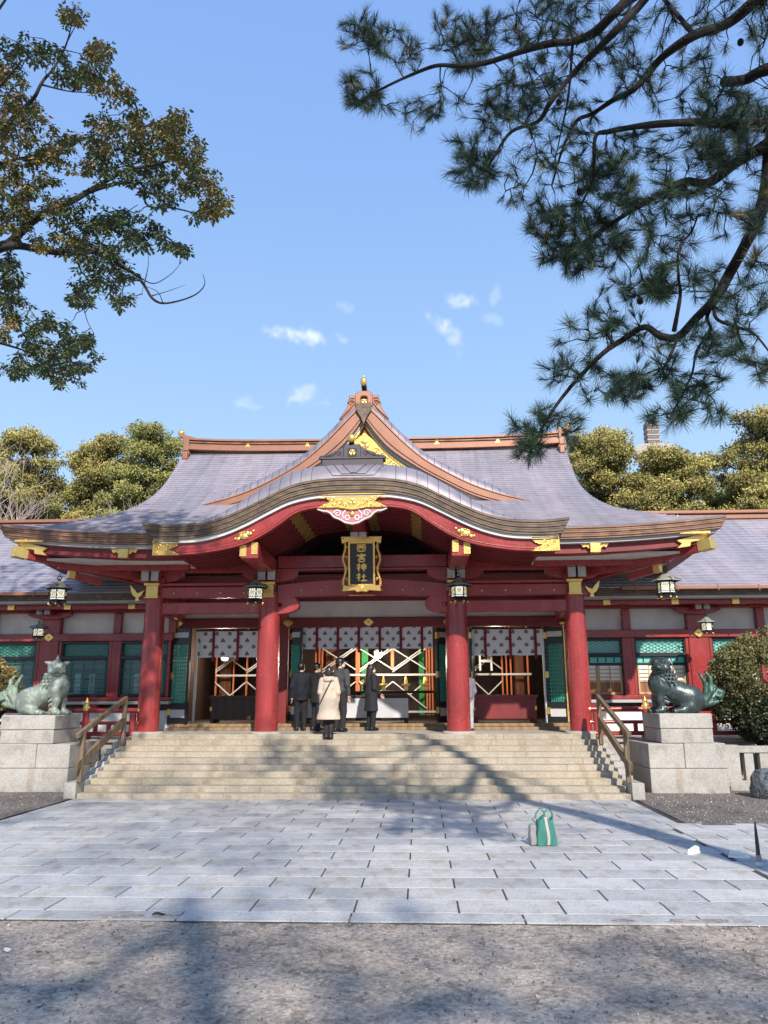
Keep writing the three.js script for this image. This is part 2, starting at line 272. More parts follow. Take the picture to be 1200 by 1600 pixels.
// ---------------------------------------------------------------- the ground
function sheet(x0, x1, z0, z1, nx, nz, h) { const g = gridGeo(nx, nz, (u, v) => { const x = mix(x0, x1, u), z = mix(z1, z0, v); return [x, h(x, z), z]; }); return boxUV(g); }
const lump = (x, z) => 0.01 * Math.pow(fbm3(x * 5 + 3, 1, z * 7, 3, 12), 2) + 0.018 * (fbm3(x * 0.55, 2, z * 0.55, 4, 3) - 0.5) + 0.012 * (fbm3(x * 3, 5, z * 3, 3, 8) - 0.5);
{
  const far = boxUV(new THREE.PlaneGeometry(700, 700).rotateX(-Math.PI / 2).translate(0, -0.03, 0));
  const near = sheet(-9, 9, -7.16, 2, 360, 200, (x, z) => lump(x, z) - 0.004 - 0.006 * sstep(-6.6, -6.9, z) + sstep(-6.98, -7.06, z) * (0.05 * fbm3(x * 1.7, 4, z * 3, 4, 77) - 0.011));
  const g = tag(mesh('sand_ground', mergeGeometries([clean(far), clean(near)]), M.sand), 'trodden grey sandy ground in front of the stone pavement', 'ground', null, 'structure');
  g.receiveShadow = true;
  for (const [s, side] of [[-1, 'left'], [1, 'right']]) {
    const a = s < 0 ? [-26, -5.16] : [5.16, 26];
    const gr = tag(mesh('gravel', sheet(a[0], a[1], -22, -12.1, 200, 100, (x, z) => 0.012 + lump(x * 1.7, z * 1.7) * 0.9), M.gravel), side === 'left' ? 'grey gravel below the left stone lion pedestal' : 'grey gravel below the right stone lion pedestal', 'gravel', null, 'structure');
    gr.receiveShadow = true;
  }
  // loose pebbles on the sand and the gravel
  const r = rng(5), n = 11000, peb = new THREE.InstancedMesh(new THREE.IcosahedronGeometry(1, 0), std([0.5, 0.48, 0.46], { roughness: 0.9 }), n), m = new THREE.Matrix4(), q = new THREE.Quaternion();
  for (let i = 0; i < n; i++) {
    let x, z, s; if (i < 8800) { const d = 7.05 - 4.3 * Math.pow(r(), 1.3); z = -d; x = 1.3 + (r() - 0.5) * (1.15 * d + 0.6); s = 0.0022 + 0.008 * Math.pow(r(), 4); } else { const k = r() < 0.35 ? -1 : 1; x = k * (5.25 + 2.6 * r()); z = -12.2 - 4 * r(); s = 0.006 + 0.012 * r() * r(); }
    m.compose(V(x, s * 0.3 + 0.004 + (i >= 8800 ? 0.012 : 0), z), q.setFromEuler(new THREE.Euler(r() * 6, r() * 6, r() * 6)), V(s, s * (0.6 + 0.4 * r()), s * (0.8 + 0.5 * r()))); peb.setMatrixAt(i, m);
    const c = 0.25 + 0.9 * r() * r(); peb.setColorAt(i, C(c, c * 0.97, c * 0.93));
  }
  peb.name = 'pebbles'; peb.castShadow = peb.receiveShadow = true; scene.add(tag(peb, 'small loose pebbles scattered over sand and gravel', 'pebbles', null, 'stuff'));
}
// dry leaf bits and twigs on the sand
{
  const r = rng(15), n = 150, g = new THREE.CircleGeometry(1, 5).rotateX(-Math.PI / 2), lit = new THREE.InstancedMesh(g, std([1, 1, 1], { roughness: 0.9, side: THREE.DoubleSide }), n), m = new THREE.Matrix4(), q = new THREE.Quaternion();
  for (let i = 0; i < n; i++) { const d = i < 120 ? 7 - 3.6 * r() : 7.3 + 7 * r(), s = 0.008 + 0.014 * r() * r(); m.compose(V(1.3 + (r() - 0.5) * 1.1 * d, i < 120 ? 0.012 : 0.02, -d), q.setFromEuler(new THREE.Euler((r() - 0.5) * 0.6, r() * 6, (r() - 0.5) * 0.6)), V(s * (1 + r()), s, s * 0.45)); lit.setMatrixAt(i, m); const c = r(); lit.setColorAt(i, C(0.03 + 0.12 * c, 0.022 + 0.07 * c, 0.012 + 0.02 * c)); }
  lit.name = 'leaf_litter'; lit.castShadow = lit.receiveShadow = true; scene.add(tag(lit, 'tiny dry leaf bits scattered over sand and pavement', 'leaf litter', null, 'stuff'));
}
// the pavement: one flagstone after another on a dark joint bed
{
  const p = tag(mesh('pavement', new MB().box(-5.16, 5.16, -0.04, 0.004, -15.0, -12.1, 0).box(-9.6, 9.6, -0.04, 0.004, -12.1, -7.0, 0).merged(), M.joint), 'pale stone pavement of staggered rectangular flagstones', 'pavement', null, 'structure');
  const r = rng(11), L = 0.905, tones = [[0.74, 0.73, 0.71], [0.64, 0.635, 0.625], [0.70, 0.69, 0.67], [0.79, 0.775, 0.745], [0.68, 0.675, 0.675], [0.72, 0.70, 0.66]].map((c) => std(c, { roughness: 0.62, map: T.stone, bumpMap: T.stoneBump, bumpScale: 0.0018 }));
  const cache = {};
  const slab = (w, d) => { const k = w.toFixed(2) + '_' + d.toFixed(3); return (cache[k] ??= [0, 1, 2].map((i) => { const g = boxUV(clean(new RoundedBoxGeometry(w, 0.04, d, 1, 0.005))); const uv = g.attributes.uv; for (let j = 0; j < uv.count; j++) uv.setXY(j, uv.getX(j) + i * 0.37, uv.getY(j) + i * 0.61); return g; }))[Math.floor(r() * 3)]; };
  const place = (x0, x1, z0, z1) => {
    if (x1 - x0 < 0.06) return;
    const j = 0.008, w = x1 - x0 - 2 * j, d = z1 - z0 - 2 * j, m = mesh('flagstone', slab(w, d), tones[Math.floor(r() * tones.length)], p);
    m.position.set((x0 + x1) / 2, -0.006 + (r() - 0.5) * 0.003, (z0 + z1) / 2); m.rotation.z = (r() - 0.5) * 0.0012; m.rotation.x = (r() - 0.5) * 0.002;
  };
  place(-9.6, -5.1, -7.29, -7.0); for (let x = -5.1; x < 5; x += 1.45) place(x, Math.min(x + 1.45, 5.05), -7.29, -7.0); place(5.05, 9.6, -7.29, -7.0);
  const ROWS = 17, d = (15.0 - 7.29) / ROWS;
  for (let i = 0; i < ROWS; i++) {
    const z1 = -7.29 - i * d, z0 = z1 - d, mid = (z0 + z1) / 2, off = (i % 2 ? 0.265 : -0.19);
    const xl = mid < -12.1 ? -5.1 : -7.4 + 0, xr = mid < -12.1 ? 5.05 : 7.9, lim = [Math.max(xl, -0.5 - 0.55 * -z0), Math.min(xr, 2.3 + 0.55 * -z0)];
    const cuts = [lim[0]];
    for (let k = Math.ceil((lim[0] - off) / L); off + k * L < lim[1]; k++) { const x = off + k * L; if (x > lim[0] + 0.1 && x < lim[1] - 0.1) cuts.push(x); }
    if (mid > -12.1 && lim[1] > 5.3) { cuts.push(4.85); cuts.sort((a, b) => a - b); }
    cuts.push(lim[1]);
    for (let k = 0; k < cuts.length - 1; k++) place(cuts[k], cuts[k + 1], z0, z1);
  }
}
// the broad stone stairs and the platform they lead to
const FLOOR = 1.04;
{
  const s = thing('stairs', 'broad pale stone stairs rising to the shrine porch', 'stairs', [0, 0, 0], 0, null, 'structure');
  const N = 10, rise = FLOOR / N, tread = 0.292, r = rng(21);
  for (let i = 0; i < N; i++) {
    const z = -15.0 - i * tread, m = std([0.62 + 0.04 * r(), 0.53 + 0.03 * r(), 0.41 + 0.03 * r()], { roughness: 0.85, map: T.stone, bumpMap: T.stoneBump, bumpScale: 0.002 });
    const st = new MB(); let x = -5.08; const off = 0.7 + 0.9 * r();
    for (let k = 0; x < 5.08; k++) { const x1 = Math.min(5.08, x + (k ? 1.7 : off)); st.box(x + 0.002, x1 - 0.002, Math.max(0, i * rise - 0.02), (i + 1) * rise - 0.001 * ((k * 7 + i * 3) % 3), z - (i === N - 1 ? 0.3 : tread + 0.05), z + 0.012, 0.008); x = x1; }
    st.build('step', m, s);
    const sh = new MB().box(-5.07, 5.07, Math.max(0.002, i * rise - 0.01), (i + 1) * rise - 0.022, z - 0.1, z + 0.0, 0); sh.build('riser', M.step, s);
  }
  const p = thing('porch_platform', 'grey stone platform under the red columns and verandas', 'platform', [0, 0, 0], 0, null, 'structure');
  new MB().box(-5.3, 5.3, 0, FLOOR, -20.4, -17.93, 0.02).build('landing', M.stone, p);
  for (const k of [-1, 1]) {
    const side = new MB().box(k * 5.305, k * 16, 0, 0.86, -20.4, -17.75, 0.02); side.box(k * 5.31, k * 16, 0.862, 0.93, -20.4, -17.68, 0.012); side.build('side_platform', M.stone, p);
    new MB().box(k * 5.09, k * 5.32, 0, 0.3, -15.6, -14.95, 0.02).build('cheek_stone', M.stone, p);
    const ch = new MB(); for (let i = 0; i < 9; i++) ch.box(k * 5.095, k * 5.3, 0, 0.105 * (i + 1) + 0.05, -15.35 - i * 0.292, -15.06 - i * 0.292 + 0.004 * (i % 2), 0.01); ch.build('stair_cheek', M.stone, p);
  }
  // the wooden step at the doors
  for (let i = 0; i < 2; i++) { const w = new MB(); for (let k = 0; k < 3; k++) w.box(-5.0, 5.0, FLOOR + 0.002 + i * 0.075, FLOOR + 0.075 + i * 0.075, -19.85 - i * 0.3 + k * 0.096 - 0.15, -19.85 - i * 0.3 + k * 0.096 - 0.06, 0.006); w.build('door_step', M.wood, p); }
}
// ---------------------------------------------------------------- the shrine hall
const hall = thing('shrine_hall', 'red lacquered shrine hall with curved copper roofs, gables and gold fittings', 'shrine building');
const ZR = -22, EAVE = 5.25, RIDGE = 9.0;
const roofY = (v) => EAVE + (RIDGE - EAVE) * (0.7 * (1 - v) + 0.3 * Math.pow(1 - v, 2.2));
const HALFW = [[0, 5.66], [0.25, 5.53], [0.4, 5.48], [0.53, 5.53], [0.63, 5.66], [0.71, 5.84], [0.77, 6.2], [0.84, 6.6], [0.91, 7.03], [1, 7.7]];
const halfW = (v) => interp(HALFW, v);
const lift = (x, v) => 0.2 * Math.pow(clamp((Math.abs(x) - 4.3) / 3.4), 2) * Math.pow(v, 5);
{
  // main roof: overlapping copper courses, front and back, and the two hipped sides
  const N = 44, SEG = 60, kTopY = (x) => (Math.abs(x) > 3.9 ? -9 : interp([[0, 6.62], [0.95, 6.57], [1.37, 6.45], [1.8, 6.22], [2.23, 5.97], [2.68, 5.66], [3.15, 5.42], [3.65, 5.3], [3.9, 5.28]], Math.abs(x))), pos = [], t = 0.022;
  const quad = (a, b, c, d) => pos.push(...a, ...b, ...c, ...a, ...c, ...d);
  for (let i = 0; i < N; i++) {
    const v0 = i / N, v1 = (i + 1) / N;
    for (const sgn of [1, -1]) for (let k = 0; k < SEG; k++) {
      let cut = false;
      const P = (s, v, dy, dz = 0) => { const x = (s * 2 - 1) * halfW(v); if (sgn > 0 && roofY(v) < kTopY(x) - 0.06) cut = true; return [x, roofY(v) + lift(x, v) + dy, ZR + sgn * (6 * v + dz)]; };
      const s0 = k / SEG, s1 = (k + 1) / SEG;
      const a = P(s0, v0, 0), b = P(s1, v0, 0); if (!cut) P(s0, v1, 0), P(s1, v1, 0); const inside = cut, c = P(s1, v1, t, 0.012), d = P(s0, v1, t, 0.012), e = P(s0, v1, 0), f = P(s1, v1, 0); if (inside) continue;
      if (sgn > 0) { quad(d, c, b, a); quad(e, f, c, d); } else { quad(a, b, c, d); quad(d, c, f, e); }
    }
    for (const sx of [1, -1]) for (let k = 0; k < 10; k++) {
      const P = (s, v, dy) => { const w = halfW(v); return [sx * (w + (dy ? 0.01 : 0)), roofY(v) + lift(w, v) * Math.pow(Math.abs(s * 2 - 1), 3) + dy, ZR + (s * 2 - 1) * 6 * v]; };
      const s0 = k / 10, s1 = (k + 1) / 10, a = P(s0, v0, 0), b = P(s1, v0, 0), c = P(s1, v1, t), d = P(s0, v1, t), e = P(s0, v1, 0), f = P(s1, v1, 0);
      if (sx > 0) { quad(a, b, c, d); quad(d, c, f, e); } else { quad(d, c, b, a); quad(e, f, c, d); }
    }
  }
  const g = new THREE.BufferGeometry(); g.setAttribute('position', new THREE.Float32BufferAttribute(pos, 3)); g.computeVertexNormals();
  mesh('main_roof', boxUV(toCreasedNormals(g, 0.35)), M.copper, hall);
}
// layered eave edge, grey board, red eave beam: all round the main roof
{
  const ring = (yt, yb, inset, name, mat, jag = 0) => {
    const mb = new MB();
    for (const sgn of [1, -1]) {
      const W = 7.7 - inset, runs = sgn > 0 ? [[-W, -3.7], [3.7, W]] : [[-W, W]];
      for (const [xa, xb] of runs) { const top = [], bot = [];
      for (let i = 0; i <= 24; i++) { const x = mix(xa, xb, i / 24), l = lift(x * 7.7 / W, 1); top.push([x, EAVE + l + yt]); bot.push([x, EAVE + l + yb]); }
      const zf = ZR + sgn * (6 - inset), zb = ZR + sgn * (6 - inset - 0.35); mb.add(sgn > 0 ? bandGeo(top, bot, zf, zb) : bandGeo(top, bot, zb, zf)); }
    }
    for (const sx of [1, -1]) {
      const top = [], bot = [], W = 7.7 - inset, Z = 6 - inset - 0.36;
      for (let i = 0; i <= 24; i++) { const z = (i / 12 - 1) * Z, l = lift(7.7, 1) * Math.pow(Math.abs(z / Z), 3); top.push([z, EAVE + l + yt]); bot.push([z, EAVE + l + yb]); }
      const b = bandGeo(top, bot, 0, -0.35); b.rotateY(sx * Math.PI / 2); if (sx > 0) b.scale(1, 1, 1); b.translate(sx * W, 0, ZR); mb.add(b);
    }
    return mb.build(name, mat, hall);
  };
  for (let i = 0; i < 6; i++) ring(0.012 - i * 0.041, 0.012 - (i + 1) * 0.041 + 0.004, (i % 2) * 0.007 + i * 0.016, 'eave_layer', M.copperEdge);
  ring(-0.236, -0.31, 0.17, 'eave_board', M.greyEdge);
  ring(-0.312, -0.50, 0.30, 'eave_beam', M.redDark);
  // white soffit panels with red ribs, and the hip rafters
  for (const k of [-1, 1]) {
    new MB().box(k * 3.9, k * 7.0, 4.78, 4.83, -20.4, -16.6, 0).build('soffit_panel', M.white, hall);
    new MB().box(k * 3.9, k * 6.6, 4.66, 4.78, -17.42, -17.28, 0.01).bar(V(k * 4.7, 4.56, -18.3), V(k * 6.75, 4.72, -16.9), 0.14, 0.16).build('soffit_rib', M.red, hall);
    const hip = new MB().bar(V(k * 4.95, 4.5, -18.9), V(k * 7.36, 4.9, -16.2), 0.19, 0.2).build('hip_rafter', M.red, hall);
    new MB().bar(V(k * 7.22, 4.88, -16.36), V(k * 7.42, 4.91, -16.14), 0.225, 0.235).build('gold_cap', M.gold, hip);
    const cap2 = new MB().bar(V(k * 6.05, 4.44, -17.65), V(k * 6.5, 4.53, -17.2), 0.15, 0.16).build('rafter_tail', M.red, hall);
    new MB().bar(V(k * 6.5, 4.53, -17.2), V(k * 6.6, 4.55, -17.1), 0.165, 0.175).build('gold_cap', M.gold, cap2);
  }
}
// ridge
{
  const yb = (x) => 0.11 * Math.pow(Math.abs(x) / 5.5, 4);
  const strip = (y0, y1, w, zf, L, mat, name) => { const top = [], bot = []; for (let i = 0; i <= 24; i++) { const x = (i / 12 - 1) * L; top.push([x, y1 + yb(x)]); bot.push([x, y0 + yb(x)]); } return new MB().add(bandGeo(top, bot, ZR + zf, ZR - zf)).build(name, mat, hall); };
  strip(8.88, 9.0, 0, 0.34, 5.42, M.copperBright, 'ridge_base');
  strip(9.0, 9.1, 0, 0.27, 5.42, M.copperBright, 'ridge_band');
  strip(9.1, 9.135, 0, 0.31, 5.46, M.copperEdge, 'ridge_moulding');
  strip(9.135, 9.175, 0, 0.24, 5.5, M.copperOld, 'ridge_neck');
  strip(9.175, 9.23, 0, 0.33, 5.62, M.copperBright, 'ridge_cap');
  for (const k of [-1, 1]) {
    const e = new MB().box(k * 5.42, k * 5.6, 8.92, 9.36, ZR - 0.36, ZR + 0.36, 0.03).box(k * 5.38, k * 5.64, 8.78, 8.9, ZR - 0.42, ZR + 0.42, 0.03).box(k * 5.4, k * 5.56, 8.62, 8.85, ZR + 0.3, ZR + 0.52, 0.03).bar(V(k * 5.3, 9.36, ZR), V(k * 5.8, 9.52, ZR), 0.18, 0.1).build('ridge_end', M.copperBright, hall);
    new MB().ball(k * 5.78, 9.6, ZR, 0.1).build('finial', M.gold, e);
    for (const x of [1.9, 3.67]) { const c = new MB().add(shapeGeo([[-0.09, -0.06], [0.09, -0.06], [0, 0.1]], 0.03, 0.008, k * x, 9.05 + yb(x), ZR + 0.27)); c.build('gold_crest', M.gold, hall); }
  }
}
const crest = (mb, x, y, z, s) => { // three oak leaves in a triangle
  for (const a of [90, 210, 330]) { const r = a * Math.PI / 180; mb.ball(x + Math.cos(r) * s * 0.5, y + Math.sin(r) * s * 0.5, z, s * 0.44, 1, 1, 0.35, 10); mb.ball(x + Math.cos(r + 0.6) * s * 0.72, y + Math.sin(r + 0.6) * s * 0.72, z, s * 0.22, 1, 1, 0.35, 8); mb.ball(x + Math.cos(r - 0.6) * s * 0.72, y + Math.sin(r - 0.6) * s * 0.72, z, s * 0.22, 1, 1, 0.35, 8); }
  return mb;
};
const scroll = (mb, x, y, z, R, dir = 1, turns = 1.4, r = 0.014) => { const p = []; for (let i = 0; i <= 18; i++) { const t = i / 18, a = t * turns * Math.PI * 2, q = R * (1 - 0.8 * t); p.push(V(x + dir * q * Math.cos(a), y + q * Math.sin(a), z)); } return mb.tube(p, (t) => r * (1 - 0.4 * t), 6); };

// triangular dormer gable
const ZG = -18.3;
const GIN = [[0, 8.66], [0.08, 8.52], [0.3, 8.2], [0.55, 7.9], [0.8, 7.68], [1.17, 7.42], [1.55, 7.18], [2.0, 6.93], [2.55, 6.64], [3.0, 6.47], [3.45, 6.36], [4.4, 6.2]];
const GOUT = [[0, 8.95], [0.2, 8.82], [0.53, 8.48], [0.95, 8.02], [1.46, 7.55], [2.07, 7.16], [2.69, 6.84], [3.3, 6.61], [3.9, 6.45], [4.4, 6.33]];
{
  const pts = (tbl, sgn, n = 30, xm = 3.95, dy = 0) => { const o = []; for (let i = 0; i <= n; i++) { const x = xm * i / n; o.push([sgn * x, interp(tbl, x) + dy]); } return sgn < 0 ? o.reverse() : o; };
  for (const s of [-1, 1]) {
    const full = pts(GOUT, s), inn = pts(GIN, s).map((p, i) => [p[0], Math.min(p[1], full[i][1] - 0.03)]);
    [[0, 0.1, 0, 0], [0.1, 0.15, 0.05, 1], [0.15, 0.78, 0.02, 0], [0.78, 0.83, 0.06, 1], [0.83, 1, 0.045, 0]].forEach(([f0, f1, dz, old]) => { const a = full.map((p, i) => [p[0], mix(p[1], inn[i][1], f0)]), b = full.map((p, i) => [p[0], mix(p[1], inn[i][1], f1)]); new MB().add(bandGeo(a, b, ZG - dz, ZG - 0.5)).build('gable_layer', old ? M.copperOld : M.copperBright, hall); });
    // grey board and the recessed red bargeboard beneath
    const i2 = inn.map((p) => [p[0], p[1] + 0.02]), i3 = inn.map((p) => [p[0], p[1] - 0.09]), i4 = inn.map((p) => [p[0], p[1] - 0.42]);
    new MB().add(bandGeo(i2, i3, ZG - 0.16, ZG - 0.5)).build('gable_board', M.greyEdge, hall);
    new MB().add(bandGeo(i3.map((p) => [p[0], p[1] + 0.01]), i4, ZG - 0.28, ZG - 0.42)).build('gable_bargeboard', M.red, hall);
  }
  new MB().add(shapeGeo([[-3.4, 6.2], [3.4, 6.2], [2.0, 6.8], [1.0, 7.5], [0, 8.5], [-1.0, 7.5], [-2.0, 6.8]], 0.06, 0, 0, 0, ZG - 0.75)).build('gable_wall', M.redDark, hall);
  // roof of the gable: rolled edge then back into the main roof
  const f = (u, v) => { const x = (u * 2 - 1) * 4.0, y0 = interp(GOUT, Math.abs(x)), k = 0.27 * sstep(4.0, 3.0, Math.abs(x)) * (1 - 0.25 * sstep(0.5, 0, Math.abs(x))); if (v < 0.4) { const t = v / 0.4 * Math.PI / 2; return [x, y0 + k * Math.sin(t), ZG - 0.42 * (1 - Math.cos(t))]; } return [x, y0 + k + 0.02 * (v - 0.4), ZG - 0.42 - 3.2 * (v - 0.4) / 0.6]; };
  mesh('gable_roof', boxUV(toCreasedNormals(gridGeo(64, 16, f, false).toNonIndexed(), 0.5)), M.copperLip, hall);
  const seams = new MB();
  for (let i = 1; i < 46; i++) { const u = i / 46; if (Math.abs(u - 0.5) < 0.05) continue; const p = []; for (let k = 0; k <= 6; k++) { const q = f(u, 0.4 * k / 6); p.push(V(q[0], q[1] + 0.002, q[2] + 0.002)); } seams.tube(p, 0.005, 4); }
  seams.build('roof_seams', M.bronzeRoof, hall).userData.kind = 'stuff';
  // apex: plain brown plate, carved ridge end with crest and gold-headed cylinder
  new MB().add(shapeGeo([[-0.17, 8.98], [0.17, 8.98], [0.19, 8.8], [0.07, 8.62], [0, 8.42], [-0.07, 8.62], [-0.19, 8.8]], 0.08, 0.01, 0, 0, ZG - 0.03)).build('apex_plate', M.copperOld, hall);
  const a = new MB().add(shapeGeo([[-0.2, 8.95], [0.2, 8.95], [0.21, 9.2], [0.19, 9.26], [0.14, 9.3], [0.1, 9.32], [-0.1, 9.32], [-0.14, 9.3], [-0.19, 9.26], [-0.21, 9.2]], 0.16, 0.02, 0, 0, ZG - 0.2, [[[-0.1, 9.0], [0.1, 9.0], [0.1, 9.17], [0.05, 9.21], [-0.05, 9.21], [-0.1, 9.17]]]));
  a.box(-0.12, 0.12, 8.98, 9.22, ZG - 0.2, ZG - 0.1, 0.01);
  for (const s of [-1, 1]) {
    a.add(shapeGeo([[0.2, 8.95], [0.2, 9.2], [0.26, 9.22], [0.36, 9.22], [0.37, 9.12], [0.41, 9.05], [0.4, 8.96], [0.46, 8.84], [0.55, 8.7], [0.6, 8.62], [0.56, 8.6], [0.42, 8.7]].map(([x, y]) => [s * x, y]), 0.1, 0.015, 0, 0, ZG - 0.17));
    scroll(a, s * 0.3, 9.02, ZG - 0.04, 0.09, s, 1.5, 0.02); a.tube([V(s * 0.26, 9.0, ZG - 0.05), V(s * 0.34, 8.88, ZG - 0.04), V(s * 0.45, 8.76, ZG - 0.04), V(s * 0.57, 8.63, ZG - 0.05)], 0.025, 6); a.tube([V(s * 0.25, 9.14, ZG - 0.05), V(s * 0.33, 9.17, ZG - 0.04), V(s * 0.36, 9.1, ZG - 0.04)], 0.02, 6);
  }
  const orn = a.build('ridge_ornament', M.copperBright, hall);
  crest(new MB(), 0, 9.06, ZG - 0.08, 0.085).build('gold_crest', M.gold, orn);
  const cy = new MB().bar(V(0, 9.4, ZG - 0.5), V(0, 9.5, ZG + 0.02), 0.13, 0.13, 0.05).build('ridge_cylinder', M.iron, hall);
  new MB().ball(0, 9.55, ZG + 0.06, 0.1, 0.85, 1.15, 0.7, 16).torus(0, 9.58, ZG + 0.128, 0.026, 0.008).tube([V(0, 9.65, ZG + 0.03), V(0, 9.73, ZG + 0.02)], 0.006, 5).build('gold_finial', M.gold, cy);
  // gold plate under the apex
  const gp = new MB();
  gp.add(bandGeo([...pts(GIN, -1, 10, 1.32, -0.1), ...pts(GIN, 1, 10, 1.32, -0.1).slice(1)], [...pts(GIN, -1, 10, 1.32, -0.1), ...pts(GIN, 1, 10, 1.32, -0.1).slice(1)].map((p) => [p[0], p[1] - 0.09]), ZG - 0.22, ZG - 0.36));
  gp.add(shapeGeo([[0, 8.3], [0.35, 7.98], [0.8, 7.55], [1.2, 7.28], [1.05, 7.25], [0.98, 7.15], [0.86, 7.2], [0.8, 7.08], [0.6, 7.3], [0.3, 7.55], [0, 7.82], [-0.3, 7.55], [-0.6, 7.3], [-0.8, 7.08], [-0.86, 7.2], [-0.98, 7.15], [-1.05, 7.25], [-1.2, 7.28], [-0.8, 7.55], [-0.35, 7.98]], 0.03, 0.01, 0, 0, ZG - 0.27));
  const plate = gp.build('gold_gable_plate', M.goldDark, hall), gp2 = new MB();
  for (const s of [-1, 1]) for (const [x, y, R] of [[0.28, 7.82, 0.09], [0.5, 7.6, 0.09], [0.72, 7.42, 0.08], [0.92, 7.3, 0.06], [0.42, 7.74, 0.05], [0.62, 7.52, 0.05]]) scroll(gp2, s * x, y, ZG - 0.225, R, s, 1.3, 0.019);
  gp2.add(bandGeo([...pts(GIN, -1, 10, 1.3, -0.11), ...pts(GIN, 1, 10, 1.3, -0.11).slice(1)], [...pts(GIN, -1, 10, 1.3, -0.11), ...pts(GIN, 1, 10, 1.3, -0.11).slice(1)].map((p) => [p[0], p[1] - 0.05]), ZG - 0.2, ZG - 0.25)); gp2.build('scrollwork', M.gold, plate); crest(new MB(), 0, 7.98, ZG - 0.225, 0.14).build('gold_crest', M.gold, plate);
  const in2 = new MB(); for (const s of [-1, 1]) { in2.box(s * 0.02, s * 0.14, 7.18, 7.32, ZG - 0.6, ZG - 0.5, 0.01); scroll(in2, s * 0.35, 7.1, ZG - 0.52, 0.13, s, 1.2, 0.025); scroll(in2, s * 0.7, 6.95, ZG - 0.52, 0.12, s, 1.2, 0.022); } in2.build('gold_gable_carving', M.gold, hall);
  for (const s of [-1, 1]) new MB().add(shapeGeo([[2.55, 6.52], [2.9, 6.36], [3.35, 6.3], [2.5, 6.3], [2.0, 6.52], [1.9, 6.66]].map(([x, y]) => [s * x, y]), 0.03, 0.006, 0, 0, ZG - 0.26)).build('gold_bargeboard_tip', M.gold, hall);
}

// the undulating porch gable
const ZK = -15.4;
const KTOP = [[0, 6.222], [0.47, 6.215], [0.95, 6.165], [1.37, 6.05], [1.8, 5.835], [2.23, 5.62], [2.68, 5.43], [3.15, 5.315], [3.65, 5.28], [4.0, 5.29], [4.36, 5.332]];
const KBOT = [[0, 5.935], [0.47, 5.93], [0.95, 5.88], [1.37, 5.77], [1.8, 5.56], [2.23, 5.335], [2.68, 5.145], [3.15, 5.03], [3.65, 5.0], [4.0, 5.005], [4.36, 5.03]];
const KRED = [[0, 5.70], [0.4, 5.69], [0.67, 5.66], [1.07, 5.6], [1.3, 5.49], [1.45, 5.38], [1.52, 5.31], [1.56, 5.30], [1.8, 5.14], [2.12, 4.965], [2.45, 4.85], [2.85, 4.77], [3.34, 4.705], [4.2, 4.69]];
const KLIP = [[0, 0.42], [1.5, 0.42], [2.15, 0.36], [2.56, 0.27], [3.1, 0.13], [3.6, 0.03], [4.36, 0.0]];
const curve = (tbl, xm, n = 72, dy = 0) => { const o = []; for (let i = 0; i <= n; i++) { const x = (i / n * 2 - 1) * xm; o.push([x, interp(tbl, Math.abs(x)) + dy]); } return o; };
